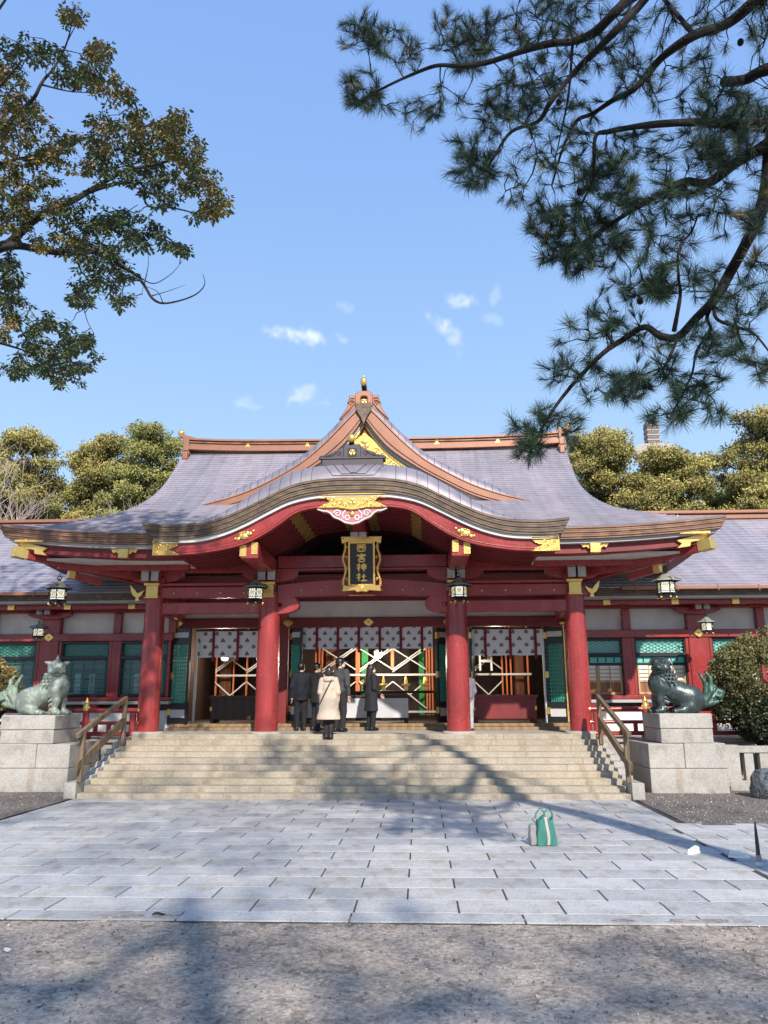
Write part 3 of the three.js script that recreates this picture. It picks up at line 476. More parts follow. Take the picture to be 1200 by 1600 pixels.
{
  const f = (u, v) => {
    const x = (u * 2 - 1) * 4.36, y0 = interp(KTOP, Math.abs(x)), k = interp(KLIP, Math.abs(x));
    if (v < 0.4) { const t = v / 0.4 * Math.PI / 2; return [x, y0 + k * Math.sin(t) + 0.004, ZK - 0.55 * (1 - Math.cos(t))]; }
    return [x, y0 + k + 0.01 + 0.12 * (v - 0.4), ZK - 0.55 - 3.4 * (v - 0.4) / 0.6];
  };
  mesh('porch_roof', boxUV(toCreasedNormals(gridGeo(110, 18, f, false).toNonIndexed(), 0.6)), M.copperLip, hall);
  const seams = new MB();
  for (let i = 1; i < 40; i++) { const u = i / 40, p = []; if (Math.abs(u - 0.5) < 0.09) continue; for (let k = 0; k <= 7; k++) { const q = f(u, 0.4 * k / 7); p.push(V(q[0], q[1] + 0.002, q[2] + 0.002)); } seams.tube(p, 0.005, 4); }
  for (const w of [0.32, 0.5, 0.68]) { const p = []; for (let k = 0; k <= 8; k++) { const t = k / 8; p.push(t); } const line = []; for (const t of p) { const q = f(0.5 - w / 8.72, 0.4 * (1 - t) + 0.08 * (1.2 - w)); line.push(V(q[0] + 0.25 * t * t, q[1] + 0.004, q[2] + 0.004)); } seams.tube(line, 0.008, 4); seams.tube(line.map((q) => V(-q.x, q.y, q.z)), 0.008, 4); const a = line[8]; seams.tube([a.clone(), V(-a.x, a.y, a.z)], 0.008, 4); }
  seams.build('roof_seams', M.bronzeRoof, hall).userData.kind = 'stuff';
  const L = 6;
  for (let l = 0; l < L; l++) {
    const a = [], b = []; const xm = 4.36 - 0.028 * l;
    for (let i = 0; i <= 72; i++) { const x = (i / 36 - 1) * xm, t = interp(KTOP, Math.abs(x)), d = interp(KBOT, Math.abs(x)); a.push([x, mix(t, d, l / L)]); b.push([x, mix(t, d, (l + 0.93) / L)]); }
    new MB().add(bandGeo(a, b, ZK - (l % 2) * 0.007 - l * 0.014, ZK - 0.9)).build('porch_eave_layer', M.copperOld, hall);
  }
  new MB().add(bandGeo(curve(KBOT, 4.15, 72, 0.01), curve(KBOT, 4.15, 72, -0.075), ZK - 0.13, ZK - 0.8)).build('porch_eave_board', M.white, hall);
  const kt = curve(KBOT, 4.13, 90, -0.07), kb = curve(KRED, 4.13, 90);
  const bb = new MB().add(bandGeo(kt, kb, ZK - 0.2, ZK - 0.34)).build('bargeboard', M.red, hall);
  new MB().tube(curve(KRED, 4.1, 90, 0.05).map(([x, y]) => V(x, y, ZK - 0.2)), 0.012, 5).tube(curve(KRED, 3.6, 90, 0.11).filter(([x]) => Math.abs(x) > 1.6 && x < 0).map(([x, y]) => V(x, y, ZK - 0.2)), 0.006, 4).tube(curve(KRED, 3.6, 90, 0.11).filter(([x]) => x > 1.6).map(([x, y]) => V(x, y, ZK - 0.2)), 0.006, 4).build('bargeboard_moulding', M.red, bb);
  // curved rafters of the vault, with gold bands on them
  const inner = (dy) => curve(KRED, 3.9, 48, dy);
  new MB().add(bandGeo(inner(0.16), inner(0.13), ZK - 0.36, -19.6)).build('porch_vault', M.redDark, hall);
  const raf = new MB(), bands = new MB();
  for (let i = 0; i < 13; i++) {
    const z = ZK - 0.5 - i * 0.205; raf.add(bandGeo(curve(KRED, 3.85, 40, 0.13), curve(KRED, 3.85, 40, 0.06), z, z - 0.075));
    for (const xc of [0.28, 1.28, 2.32]) for (const s of [-1, 1]) { const o = [], p = []; for (let k = 0; k <= 4; k++) { const x = s * (xc + (k / 4 - 0.5) * (0.24 - 0.05 * (i % 2))); o.push([x, interp(KRED, Math.abs(x)) + 0.09]); p.push([x, interp(KRED, Math.abs(x)) + 0.052]); } if (s < 0) { o.reverse(); p.reverse(); } bands.add(bandGeo(o, p, z + 0.004, z - 0.079)); }
  }
  raf.build('vault_rafters', M.redDark, hall); bands.build('gold_rafter_bands', M.goldDark, hall).userData.kind = 'stuff';
  // hanging ornament at the crown
  const o1 = new MB().add(shapeGeo([[-0.72, 5.99], [0.66, 5.99], [0.72, 5.93], [0.70, 5.9], [-0.76, 5.9], [-0.74, 5.93]], 0.05, 0.01, 0, 0, ZK - 0.16));
  o1.add(shapeGeo([[-0.74, 5.9], [0.68, 5.9], [0.66, 5.83], [0.52, 5.85], [0.42, 5.76], [0.55, 5.7], [0.68, 5.63], [0.3, 5.63], [0.08, 5.61], [-0.04, 5.57], [-0.16, 5.61], [-0.38, 5.63], [-0.75, 5.63], [-0.62, 5.7], [-0.5, 5.76], [-0.6, 5.85], [-0.73, 5.83]], 0.04, 0.012, 0, 0, ZK - 0.19));
  const og = o1.build('crown_ornament', M.goldDark, hall), o2 = new MB();
  for (const s of [-1, 1]) o2.tube([V(-0.04 + s * 0.7, 5.91, ZK - 0.14), V(-0.04, 5.905, ZK - 0.14)], 0.014, 5).tube([V(-0.04 + s * 0.68, 5.64, ZK - 0.14), V(-0.04 + s * 0.3, 5.64, ZK - 0.14), V(-0.04, 5.585, ZK - 0.14)], 0.014, 5).tube([V(-0.04 + s * 0.66, 5.83, ZK - 0.14), V(-0.04 + s * 0.54, 5.84, ZK - 0.14), V(-0.04 + s * 0.44, 5.76, ZK - 0.14), V(-0.04 + s * 0.54, 5.7, ZK - 0.14)], 0.011, 5);
  for (const s of [-1, 1]) for (const [x, y, R] of [[0.25, 5.74, 0.075], [0.4, 5.8, 0.05], [0.14, 5.68, 0.04], [0.36, 5.68, 0.04], [0.55, 5.86, 0.035], [0.57, 5.66, 0.035]]) scroll(o2, -0.04 + s * x, y, ZK - 0.135, R, s, 1.3, 0.015);
  o2.build('scrollwork', M.gold, og); crest(new MB(), -0.04, 5.745, ZK - 0.135, 0.085).build('gold_crest', M.gold, og);
  const pink = std([0.55, 0.16, 0.18], { roughness: 0.6 });
  const p1 = new MB().add(shapeGeo([[-0.76, 5.62], [0.68, 5.62], [0.55, 5.55], [0.42, 5.53], [0.33, 5.42], [0.2, 5.38], [0.1, 5.31], [-0.04, 5.28], [-0.18, 5.31], [-0.28, 5.38], [-0.41, 5.42], [-0.5, 5.53], [-0.63, 5.55]], 0.05, 0.012, 0, 0, ZK - 0.24)).build('pendant_board', pink, hall);
  const wt = new MB(); for (const s of [-1, 1]) { wt.tube([V(-0.04 + s * 0.72, 5.61, ZK - 0.18), V(-0.04 + s * 0.6, 5.565, ZK - 0.175), V(-0.04 + s * 0.52, 5.56, ZK - 0.175), V(-0.04 + s * 0.45, 5.52, ZK - 0.175), V(-0.04 + s * 0.38, 5.44, ZK - 0.175), V(-0.04 + s * 0.26, 5.39, ZK - 0.175), V(-0.04 + s * 0.14, 5.32, ZK - 0.175), V(-0.04, 5.29, ZK - 0.175)], 0.02, 6); scroll(wt, -0.04 + s * 0.3, 5.51, ZK - 0.17, 0.08, s, 1.4, 0.02); wt.torus(-0.04 + s * 0.1, 5.42, ZK - 0.175, 0.045, 0.018); wt.tube([V(-0.04 + s * 0.18, 5.4, ZK - 0.175), V(-0.04 + s * 0.2, 5.5, ZK - 0.175), V(-0.04 + s * 0.12, 5.6, ZK - 0.175)], 0.018, 6); } wt.build('white_scrolls', M.white, p1);
  new MB().ball(-0.04, 5.5, ZK - 0.17, 0.06, 1, 1, 0.6, 8).build('gold_boss', M.gold, p1);
  // small dark ridge piece on the rolled edge
  const rz = -15.75, on = new MB().box(-0.70, 0.6, 6.56, 6.74, rz - 0.2, rz + 0.08, 0.02).box(-0.74, 0.64, 6.71, 6.76, rz - 0.22, rz + 0.1, 0.015).add(shapeGeo([[-0.23, 6.74], [0.12, 6.74], [0.12, 6.98], [0.08, 7.03], [-0.19, 7.03], [-0.23, 6.98]], 0.16, 0.015, 0, 0, rz - 0.1));
  for (const s of [-1, 1]) { on.add(shapeGeo([[0.18, 6.75], [0.7, 6.75], [0.68, 6.79], [0.5, 6.82], [0.4, 6.88], [0.3, 6.92], [0.22, 6.97], [0.18, 6.97]].map(([x, y]) => [-0.055 + s * x, y]), 0.1, 0.01, 0, 0, rz - 0.05)); scroll(on, -0.055 + s * 0.29, 6.85, rz + 0.06, 0.06, s, 1.4, 0.018); scroll(on, -0.055 + s * 0.45, 6.81, rz + 0.06, 0.04, s, 1.4, 0.014); on.tube([V(-0.055 + s * 0.35, 6.84, rz + 0.06), V(-0.055 + s * 0.5, 6.79, rz + 0.06), V(-0.055 + s * 0.68, 6.775, rz + 0.06)], 0.016, 6); }
  const ro = on.build('porch_ridge_ornament', M.bronzeRoof, hall);
  new MB().box(-0.15, 0.04, 6.77, 6.95, rz + 0.055, rz + 0.082, 0.006).build('niche', M.iron, ro); crest(new MB(), -0.055, 6.85, rz + 0.09, 0.075).build('gold_crest', M.gold, ro);
  new MB().bar(V(-0.07, 7.0, rz - 0.3), V(-0.07, 7.12, rz + 0.1), 0.11, 0.11, 0.04).build('ridge_cylinder', M.iron, ro); new MB().ball(-0.07, 7.16, rz + 0.13, 0.085, 1, 1.1, 0.7, 16).torus(-0.07, 7.19, rz + 0.19, 0.02, 0.006).build('gold_finial', M.gold, ro);
  // gold plates on the bargeboard
  for (const s of [-1, 1]) {
    const e = new MB().box(s * 3.6, s * 4.15, 4.93, 5.0, ZK - 0.22, ZK - 0.13, 0.01).add(shapeGeo([[4.16, 4.68], [4.16, 4.935], [3.55, 4.935], [3.62, 4.9], [3.68, 4.86], [3.76, 4.85], [3.82, 4.8], [3.75, 4.76], [3.6, 4.68]].map(([x, y]) => [s * x, y]), 0.04, 0.008, 0, 0, ZK - 0.215));
    const ep = e.build('gold_corner_plate', M.goldDark, hall), e2 = new MB().tube([V(s * 4.15, 4.93, ZK - 0.165), V(s * 3.58, 4.93, ZK - 0.165), V(s * 3.68, 4.86, ZK - 0.165), V(s * 3.8, 4.81, ZK - 0.165), V(s * 3.75, 4.76, ZK - 0.165), V(s * 3.62, 4.69, ZK - 0.165)], 0.012, 5);
    for (const [x, y, R] of [[4.02, 4.85, 0.06], [3.9, 4.78, 0.045], [3.86, 4.87, 0.035], [4.07, 4.73, 0.03], [3.73, 4.72, 0.03]]) scroll(e2, s * x, y, ZK - 0.165, R, s, 1.3, 0.013); e2.tube([V(s * 4.15, 4.69, ZK - 0.17), V(s * 3.65, 4.69, ZK - 0.17)], 0.012, 4).box(s * 3.6, s * 4.15, 4.96, 4.975, ZK - 0.13, ZK - 0.12, 0.003);
    e2.build('scrollwork', M.gold, ep);
    const fl = new MB(), cx = s * 2.27, cyy = 5.07, tilt = s * -0.42; for (let k = -3; k <= 3; k++) { const a = k / 3, q = (1 - Math.abs(a) * 0.75); fl.ball(cx + Math.cos(tilt) * a * 0.2, cyy + Math.sin(tilt) * a * 0.2 + (k % 2 ? 0.02 : -0.01), ZK - 0.185, 0.062 * q + 0.012, 1, 1, 0.4, 8); } for (const [dx, dy] of [[-0.06, 0.05], [0.06, 0.05], [-0.06, -0.05], [0.06, -0.05], [0, 0.07]]) scroll(fl, cx + dx, cyy + dy * 0.8, ZK - 0.18, 0.035, s, 1.2, 0.01); fl.build('gold_flower', M.gold, hall);
    // beam running forward from the column to the bargeboard
    const b = new MB().box(s * 1.99, s * 2.36, 4.62, 4.95, -18.0, ZK - 0.32, 0.02).build('porch_beam', M.red, hall);
    new MB().box(s * 2.01, s * 2.14, 4.70, 4.96, ZK - 0.33, ZK - 0.30, 0.006).box(s * 2.24, s * 2.38, 4.66, 4.90, ZK - 0.33, ZK - 0.30, 0.006).build('gold_plate', M.gold, b);
    // gold fitting on the main eave beam
    const g2 = new MB().box(s * 4.9, s * 5.12, 4.74, 4.95, -16.3, -16.16, 0.015).add(shapeGeo([[-0.26, 0.16], [0.26, 0.16], [0.29, 0.06], [0.24, -0.02], [0.16, 0.0], [0.14, -0.04], [-0.14, -0.04], [-0.16, 0.0], [-0.24, -0.02], [-0.29, 0.06]], 0.03, 0.01, s * 5.01, 4.89, -16.27)); for (const q of [-1, 1]) scroll(g2, s * 5.01 + q * 0.2, 4.93, -16.23, 0.05, q, 1.3, 0.012); g2.build('gold_beam_fitting', M.gold, hall);
    const g3 = new MB().add(shapeGeo([[6.72, 4.99], [7.3, 5.14], [7.36, 5.08], [7.2, 4.99], [7.0, 4.96], [6.98, 4.87], [6.72, 4.83], [6.82, 4.92]].map(([x, y]) => [s * x, y]), 0.04, 0.008, 0, 0, -16.28)); g3.build('gold_corner_fitting', M.gold, hall);
    new MB().box(s * 6.75, s * 7.38, 5.1, 5.16, -16.25, -16.1, 0.01).build('gold_edge_strip', M.gold, hall);
  }
}
// columns
for (const [x, top] of [[-4.86, 4.16], [4.86, 4.16], [-2.16, 4.2], [2.16, 4.2]]) {
  const r = Math.abs(x) > 3 ? 0.246 : 0.262, pts = []; for (let i = 0; i <= 12; i++) { const t = i / 12; pts.push([r * (1 - 0.09 * t * t), FLOOR + 0.05 + t * (top - FLOOR - 0.05)]); }
  const c = new MB().add(new THREE.LatheGeometry(pts.map(([a, b]) => new THREE.Vector2(a, b)), 40).translate(x, 0, -18)).build('column', M.red, hall);
  new MB().lathe([[0.36, FLOOR - 0.005], [0.37, FLOOR + 0.02], [0.33, FLOOR + 0.05], [0.2, FLOOR + 0.052]], x, 0, -18, 32).build('base_stone', M.stone, c);
}
// beams and brackets of the porch
{
  const red = (name, mb) => mb.build(name, M.red, hall);
  for (const s of [-1, 1]) {
    red('tie_beam', new MB().box(s * 2.3, s * 4.75, 3.72, 3.985, -18.1, -17.9, 0.02));
    red('head_beam', new MB().box(s * 2.3, s * 4.75, 4.09, 4.35, -18.12, -17.88, 0.02).box(s * 2.3, s * 4.75, 4.365, 4.43, -18.18, -17.82, 0.01));
    for (let k = 0; k < 4; k++) new MB().ball(s * (2.75 + k * 0.55), 4.2, -17.87, 0.025, 1, 1, 0.6, 8).build('stud', M.gold, hall);
    red('purlin', new MB().box(s * 2.3, s * 5.2, 4.68, 4.92, -18.12, -17.88, 0.02));
    // carved elbow at the inner column
    red('beam_elbow', new MB().add(shapeGeo([[2.0, 4.15], [1.62, 4.15], [1.5, 4.0], [1.46, 3.9], [1.5, 3.82], [1.62, 3.76], [1.78, 3.72], [2.02, 3.7], [2.02, 3.84], [1.86, 3.86], [1.84, 3.95], [2.02, 3.97]].map(([x, y]) => [s * x, y]), 0.2, 0.015, 0, 0, -18.1)));
    // bracket complexes
    for (const cx of [4.86, 2.16]) {
      const k = s * cx; red('bracket_block', new MB().box(k - 0.24, k + 0.24, 4.43, 4.56, -18.22, -17.78, 0.03).box(k - 0.16, k + 0.16, 4.2, 4.43, -18.16, -17.84, 0.02));
      red('bracket_arm', new MB().add(shapeGeo([[-0.62, 4.7], [0.62, 4.7], [0.62, 4.6], [0.5, 4.5], [0.3, 4.46], [-0.3, 4.46], [-0.5, 4.5], [-0.62, 4.6]], 0.2, 0.015, k, 0, -18.1)));
      red('bracket_nose', new MB().box(k - 0.19, k - 0.03, 4.45, 4.66, -18.2, -17.5, 0.015).box(k + 0.03, k + 0.19, 4.45, 4.66, -18.2, -17.5, 0.015).box(k - 0.16, k + 0.16, 4.66, 4.9, -18.2, -17.6, 0.015));
      new MB().box(k - 0.2, k - 0.025, 4.44, 4.665, -17.5, -17.48, 0.004).box(k + 0.025, k + 0.2, 4.44, 4.665, -17.5, -17.48, 0.004).build('bracket_end', M.greyEdge, hall);
      if (cx > 3) new MB().add(shapeGeo([[-0.19, 4.67], [0.19, 4.67], [0.19, 4.95], [0.1, 4.95], [0.1, 4.88], [-0.19, 4.88]].map(([x, y]) => [s < 0 ? x : -x, y]), 0.02, 0.004, k, 0, -17.6)).build('bracket_end', M.greyEdge, hall);
      for (const q of [-1, 1]) new MB().box(k + q * 0.62, k + q * 0.64, 4.6, 4.71, -18.1, -17.9, 0.004).build('bracket_end', M.greyEdge, hall);
      // gold sleeve where the beam passes the column
      const gs = new MB().box(k - 0.15, k + 0.13, 4.1, 4.36, -17.78, -17.72, 0.008).box(k - 0.2, k + 0.16, 4.36, 4.43, -17.82, -17.7, 0.008).box(k - 0.17, k + 0.15, 4.07, 4.1, -17.78, -17.7, 0.005); for (let q = 0; q < 4; q++) gs.box(k - 0.13 + q * 0.01, k + 0.1, 4.14 + q * 0.05, 4.155 + q * 0.05, -17.72, -17.712, 0.002); gs.build('gold_sleeve', M.gold, hall);
    }
    // flame-like gold tip beside the outer column
    new MB().add(shapeGeo([[-0.02, -0.18], [0.08, -0.17], [0.05, -0.1], [0.12, -0.04], [0.18, 0.08], [0.08, 0.02], [0.02, 0.0], [-0.04, 0.08], [-0.16, 0.2], [-0.13, 0.06], [-0.08, -0.04], [0.0, -0.1]].map(([x, y]) => [s * -x, y]), 0.02, 0.006, s * 5.27, 4.2, -17.85)).build('gold_beam_tip', M.gold, hall);
    red('beam_end', new MB().box(s * 5.0, s * 5.3, 4.06, 4.28, -18.1, -17.9, 0.02));
  }
  // great central beam, slightly arched, and the one above it
  const a = [], b = []; for (let i = 0; i <= 20; i++) { const x = (i / 10 - 1) * 1.95, q = 1 - (x / 1.95) ** 2; a.push([x, 4.36 + 0.12 * q]); b.push([x, 4.06 + 0.075 * q]); } red('rainbow_beam', new MB().add(bandGeo(a, b, -17.86, -18.14)));
  for (let k = -3; k <= 3; k++) if (k) new MB().ball(k * 0.47, 4.24, -17.85, 0.022, 1, 1, 0.6, 8).build('stud', M.gold, hall);
  new MB().box(-0.3, 0.3, 4.1, 4.125, -17.9, -17.85, 0.004).build('gold_strip', M.gold, hall);
  red('upper_beam', new MB().box(-1.98, 1.98, 4.76, 5.06, -18.13, -17.87, 0.02).box(-1.98, 1.98, 4.7, 4.75, -18.17, -17.83, 0.01));
  red('strut', new MB().add(shapeGeo([[-0.5, 5.06], [0.5, 5.06], [0.3, 5.2], [0.14, 5.4], [0.1, 5.55], [-0.1, 5.55], [-0.14, 5.4], [-0.3, 5.2]], 0.14, 0.02, 0, 0, -18.07)));
  red('crown_block', new MB().box(-0.12, 0.14, 5.32, 5.62, -18.2, -16.6, 0.02)); new MB().box(-0.16, 0.0, 5.22, 5.33, -16.62, -16.56, 0.01).box(0.03, 0.19, 5.22, 5.33, -16.62, -16.56, 0.01).build('bracket_end', M.greyEdge, hall);
  // cross beams from columns back to the hall
  for (const x of [-4.86, -2.16, 2.16, 4.86]) red('tie_beam', new MB().box(x - 0.1, x + 0.1, 3.75, 4.0, -20.1, -18.05, 0.02).box(x - 0.1, x + 0.1, 4.1, 4.36, -20.1, -18.05, 0.02));
  new MB().box(-5.0, 5.0, 4.62, 4.66, -20.1, -18.2, 0).build('porch_ceiling', M.redDark, hall);
}
// front wall of the hall behind the porch, and the room inside
const ZW = -20.2;
{
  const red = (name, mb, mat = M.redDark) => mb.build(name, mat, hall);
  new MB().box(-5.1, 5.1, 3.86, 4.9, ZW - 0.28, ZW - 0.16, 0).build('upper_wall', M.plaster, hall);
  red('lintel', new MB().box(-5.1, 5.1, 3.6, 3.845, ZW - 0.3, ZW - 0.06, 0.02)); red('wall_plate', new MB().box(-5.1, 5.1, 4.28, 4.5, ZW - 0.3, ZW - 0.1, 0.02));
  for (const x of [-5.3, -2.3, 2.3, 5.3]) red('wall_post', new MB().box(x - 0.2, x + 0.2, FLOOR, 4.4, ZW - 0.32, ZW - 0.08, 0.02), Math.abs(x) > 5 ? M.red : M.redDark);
  for (const [x, z] of [[-5.0, 0], [-2.1, 0], [2.05, 0], [0.0, 0]]) new MB().add(shapeGeo([[-0.13, 0], [-0.05, 0.07], [0, 0.1], [0.05, 0.07], [0.13, 0], [0.05, -0.07], [0, -0.1], [-0.05, -0.07]], 0.02, 0.006, x, 3.72, ZW - 0.06)).ball(x, 3.72, ZW - 0.035, 0.025).build('gold_nail_cover', M.gold, hall);
  // dark room: floor, side walls, rear posts, ceiling
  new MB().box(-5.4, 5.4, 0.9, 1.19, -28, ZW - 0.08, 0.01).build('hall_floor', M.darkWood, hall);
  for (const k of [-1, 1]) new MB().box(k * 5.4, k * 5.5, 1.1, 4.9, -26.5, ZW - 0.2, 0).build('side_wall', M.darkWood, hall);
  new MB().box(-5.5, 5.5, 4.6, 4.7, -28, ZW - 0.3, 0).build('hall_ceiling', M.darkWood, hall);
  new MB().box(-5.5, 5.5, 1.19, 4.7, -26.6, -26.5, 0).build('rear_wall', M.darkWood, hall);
  // jambs and folded lattice door leaves
  for (const [x0, x1] of [[-4.56, -4.5], [4.46, 4.52], [2.58, 2.63]]) new MB().box(x0, x1, 1.17, 3.58, ZW - 0.32, ZW - 0.24, 0.008).build('white_jamb', M.white, hall);
  const leaf = (hx, hz, ang, w, y0, y1, mir) => {
    const g = new THREE.Group(); g.name = 'door_leaf'; g.position.set(hx, 0, hz); g.rotation.y = ang; hall.add(g);
    const fr = new MB().box(0, 0.07, y0, y1, -0.03, 0.03, 0.006).box(w - 0.07, w, y0, y1, -0.03, 0.03, 0.006).box(0.07, w - 0.07, y1 - 0.1, y1, -0.028, 0.028, 0.006).box(0.07, w - 0.07, y1 - 0.42, y1 - 0.24, -0.028, 0.028, 0.006).box(0.07, w - 0.07, y0, y0 + 0.16, -0.028, 0.028, 0.006).box(0.07, w - 0.07, y0 + 0.36, y0 + 0.52, -0.028, 0.028, 0.006); fr.build('leaf_frame', M.black, g);
    new MB().box(0.08, w - 0.08, y1 - 0.24, y1 - 0.1, -0.012, 0.012, 0).box(0.08, w - 0.08, y0 + 0.16, y0 + 0.36, -0.012, 0.012, 0).build('white_panel', M.white, g);
    const la = new MB(), a = y0 + 0.52, b = y1 - 0.42; for (let i = 1; i < 7; i++) { const x = mix(0.07, w - 0.07, i / 7); la.box(x - 0.017, x + 0.017, a, b, -0.02, 0.02, 0); } for (let i = 1; i < 16; i++) { const y = mix(a, b, i / 16); la.box(0.07, w - 0.07, y - 0.016, y + 0.016, -0.016, 0.024, 0); } la.build('lattice', M.green, g);
    const gf = new MB(); for (const y of [y0 + 0.3, (y0 + y1) / 2, y1 - 0.2]) gf.box(-0.012, 0.085, y - 0.08, y + 0.08, -0.036, 0.036, 0.004); gf.build('gold_hinge', M.gold, g);
  };
  leaf(-5.12, ZW - 0.02, -0.35, 0.6, 1.18, 3.58); leaf(-2.06, ZW - 0.2, -0.55, 0.42, 1.25, 3.58); leaf(1.75, ZW - 0.22, 0.9, 0.5, 1.2, 3.58); leaf(4.52, ZW - 0.25, -0.75 + 0.3, 0.55, 1.18, 3.56); leaf(2.6, ZW + 0.02, 1.35, 0.5, 1.18, 3.56);
  // gold rod beside the right door leaf
  new MB().bar(V(4.98, 1.2, ZW + 0.02), V(4.98, 3.62, ZW + 0.02), 0.04, 0.04, 0.01).ball(4.98, 3.66, ZW + 0.03, 0.1, 1.1, 0.6, 0.6, 10).build('gold_door_rod', M.gold, hall);
}
// ---------------------------------------------------------------- the two wings
function wing(k, name, label) {
  const w = thing('wing_building', label, 'wing building');
  const X = (x) => k * x, zw = -20.2, zf = zw + 0.13;
  // roof: overlapping courses
  const N = 26, pos = [], E0 = 4.36, R0 = 7.25, ZE = -18.85, ZT = -24, quad = (a, b, c, d) => pos.push(...a, ...b, ...c, ...a, ...c, ...d);
  const y = (v) => E0 + (R0 - E0) * (0.86 * v + 0.14 * v * v), z = (v) => mix(ZE, ZT, v);
  for (let i = 0; i < N; i++) { const v0 = i / N, v1 = (i + 1) / N, t = 0.022; for (let s = 0; s < 12; s++) { const a = X(4.95 + s * 1.5), b = X(4.95 + (s + 1) * 1.5), p = [a, y(v0) + t, z(v0) + 0.012], q = [b, y(v0) + t, z(v0) + 0.012], r = [b, y(v1), z(v1)], u = [a, y(v1), z(v1)], e = [a, y(v0), z(v0)], f = [b, y(v0), z(v0)]; if (k > 0) { quad(p, q, r, u); quad(e, f, q, p); } else { quad(q, p, u, r); quad(f, e, p, q); } } }
  const back = [[X(4.95), R0, ZT], [X(22.95), R0, ZT], [X(22.95), E0, -29.2], [X(4.95), E0, -29.2]]; k > 0 ? quad(back[0], back[1], back[2], back[3]) : quad(back[1], back[0], back[3], back[2]);
  const g = new THREE.BufferGeometry(); g.setAttribute('position', new THREE.Float32BufferAttribute(pos, 3)); g.computeVertexNormals(); mesh('wing_roof', boxUV(toCreasedNormals(g, 0.35)), M.copper, w);
  const bx = (x0, x1, ...r) => new MB().box(X(x0), X(x1), ...r);
  for (let l = 0; l < 3; l++) bx(4.95, 22.9, 4.355 - (l + 1) * 0.055, 4.352 - l * 0.055, ZE - 0.4, ZE - l * 0.02, 0.004).build('eave_layer', M.copperOld, w);
  bx(4.95, 22.9, 4.13, 4.185, ZE - 0.4, ZE - 0.1, 0.004).build('eave_board', M.greyEdge, w);
  // gutter
  const gut = new MB(), gx = k > 0 ? 6.15 : 7.8; gut.box(X(gx), X(22.9), 4.30, 4.385, ZE + 0.03, ZE + 0.13, 0.012); for (let x = gx + 0.35; x < 14; x += 0.95) gut.box(X(x), X(x + 0.03), 4.27, 4.4, ZE + 0.0, ZE + 0.14, 0.004); gut.build('gutter', M.copperBright, w);
  // ridge
  bx(4.9, 22.9, 7.12, 7.24, ZT - 0.3, ZT + 0.3, 0.01).build('ridge_base', M.copperBright, w); bx(4.9, 22.9, 7.24, 7.29, ZT - 0.22, ZT + 0.22, 0.01).build('ridge_neck', M.copperOld, w); bx(4.9, 22.9, 7.29, 7.39, ZT - 0.32, ZT + 0.32, 0.02).build('ridge_cap', M.copperBright, w);
  for (const x of [9.3, 12.5]) crest(new MB(), X(x), 7.18, ZT + 0.31, 0.07).build('gold_crest', M.gold, w);
  // wall: plaster, posts, beams
  bx(5.05, 16, 0.93, 4.5, zw - 0.2, zw - 0.06, 0).build('wall', M.plaster, w);
  bx(5.05, 16, 4.0, 4.16, zw - 0.06, zf + 0.06, 0.015).build('wall_beam', M.red, w);
  bx(5.05, 16, 4.165, 4.2, zw, ZE - 0.45, 0.005).build('soffit', M.redDark, w);
  bx(5.05, 16, 4.02, 4.13, ZE - 0.62, ZE - 0.46, 0.012).build('eave_purlin', M.red, w);
  for (const x of [5.9, 7.55, 9.0, 10.5, 12]) bx(x - 0.09, x + 0.09, 4.0, 4.13, ZE - 0.45, ZE - 0.42, 0.01).build('gold_rafter_cap', M.gold, w);
  bx(5.05, 16, 3.265, 3.46, zw - 0.06, zf + 0.05, 0.015).build('rail_beam', M.red, w);
  const post = (x, wd = 0.5) => { bx(x - wd / 2, x + wd / 2, 0.93, 4.1, zw - 0.06, zf + 0.02, 0.02).build('post', M.red, w); };
  for (const x of [8.3, 11.6]) {
    post(x);
    new MB().add(shapeGeo([[-0.13, 0], [-0.05, 0.07], [0, 0.1], [0.05, 0.07], [0.13, 0], [0.05, -0.07], [0, -0.1], [-0.05, -0.07]], 0.02, 0.006, X(x), 3.365, zf + 0.055)).ball(X(x), 3.365, zf + 0.08, 0.025, 1, 1, 1, 8).build('gold_nail_cover', M.gold, w);
    new MB().add(shapeGeo([[-0.55, 4.0], [0.55, 4.0], [0.55, 3.94], [0.42, 3.88], [0.2, 3.84], [-0.2, 3.84], [-0.42, 3.88], [-0.55, 3.94]], 0.16, 0.012, X(x), 0, zf)).build('bracket_arm', M.red, w);
    bx(x - 0.17, x - 0.03, 3.92, 4.02, zf + 0.2, zf + 0.5, 0.01).box(X(x + 0.03), X(x + 0.17), 3.92, 4.02, zf + 0.2, zf + 0.5, 0.01).build('bracket_nose', M.red, w);
    bx(x - 0.175, x - 0.025, 3.915, 4.025, zf + 0.5, zf + 0.512, 0.003).box(X(x + 0.025), X(x + 0.175), 3.915, 4.025, zf + 0.5, zf + 0.512, 0.003).build('bracket_end', M.greyEdge, w);
  }
  for (const x of [5.1, 6.56, 9.9, 13.2]) bx(x - 0.1, x + 0.1, 3.46, 4.0, zw - 0.05, zf - 0.03, 0.012).build('stud', M.red, w);
  for (const [a, b] of [[6.46, 6.65], [8.035, 8.06], [9.84, 9.99]]) bx(a, b, 1.85, 3.266, zw - 0.05, zf - 0.015, 0.01).build('stud', M.red, w);
  // sill, ledge, base
  bx(5.05, 16, 1.76, 1.85, zw - 0.05, zf + 0.03, 0.012).build('sill', M.red, w); bx(5.05, 16, 1.675, 1.75, zw - 0.05, zf + 0.12, 0.01).build('ledge', M.greyEdge, w); bx(5.05, 16, 1.52, 1.67, zw - 0.05, zw - 0.03, 0).build('shadow_gap', M.black, w);
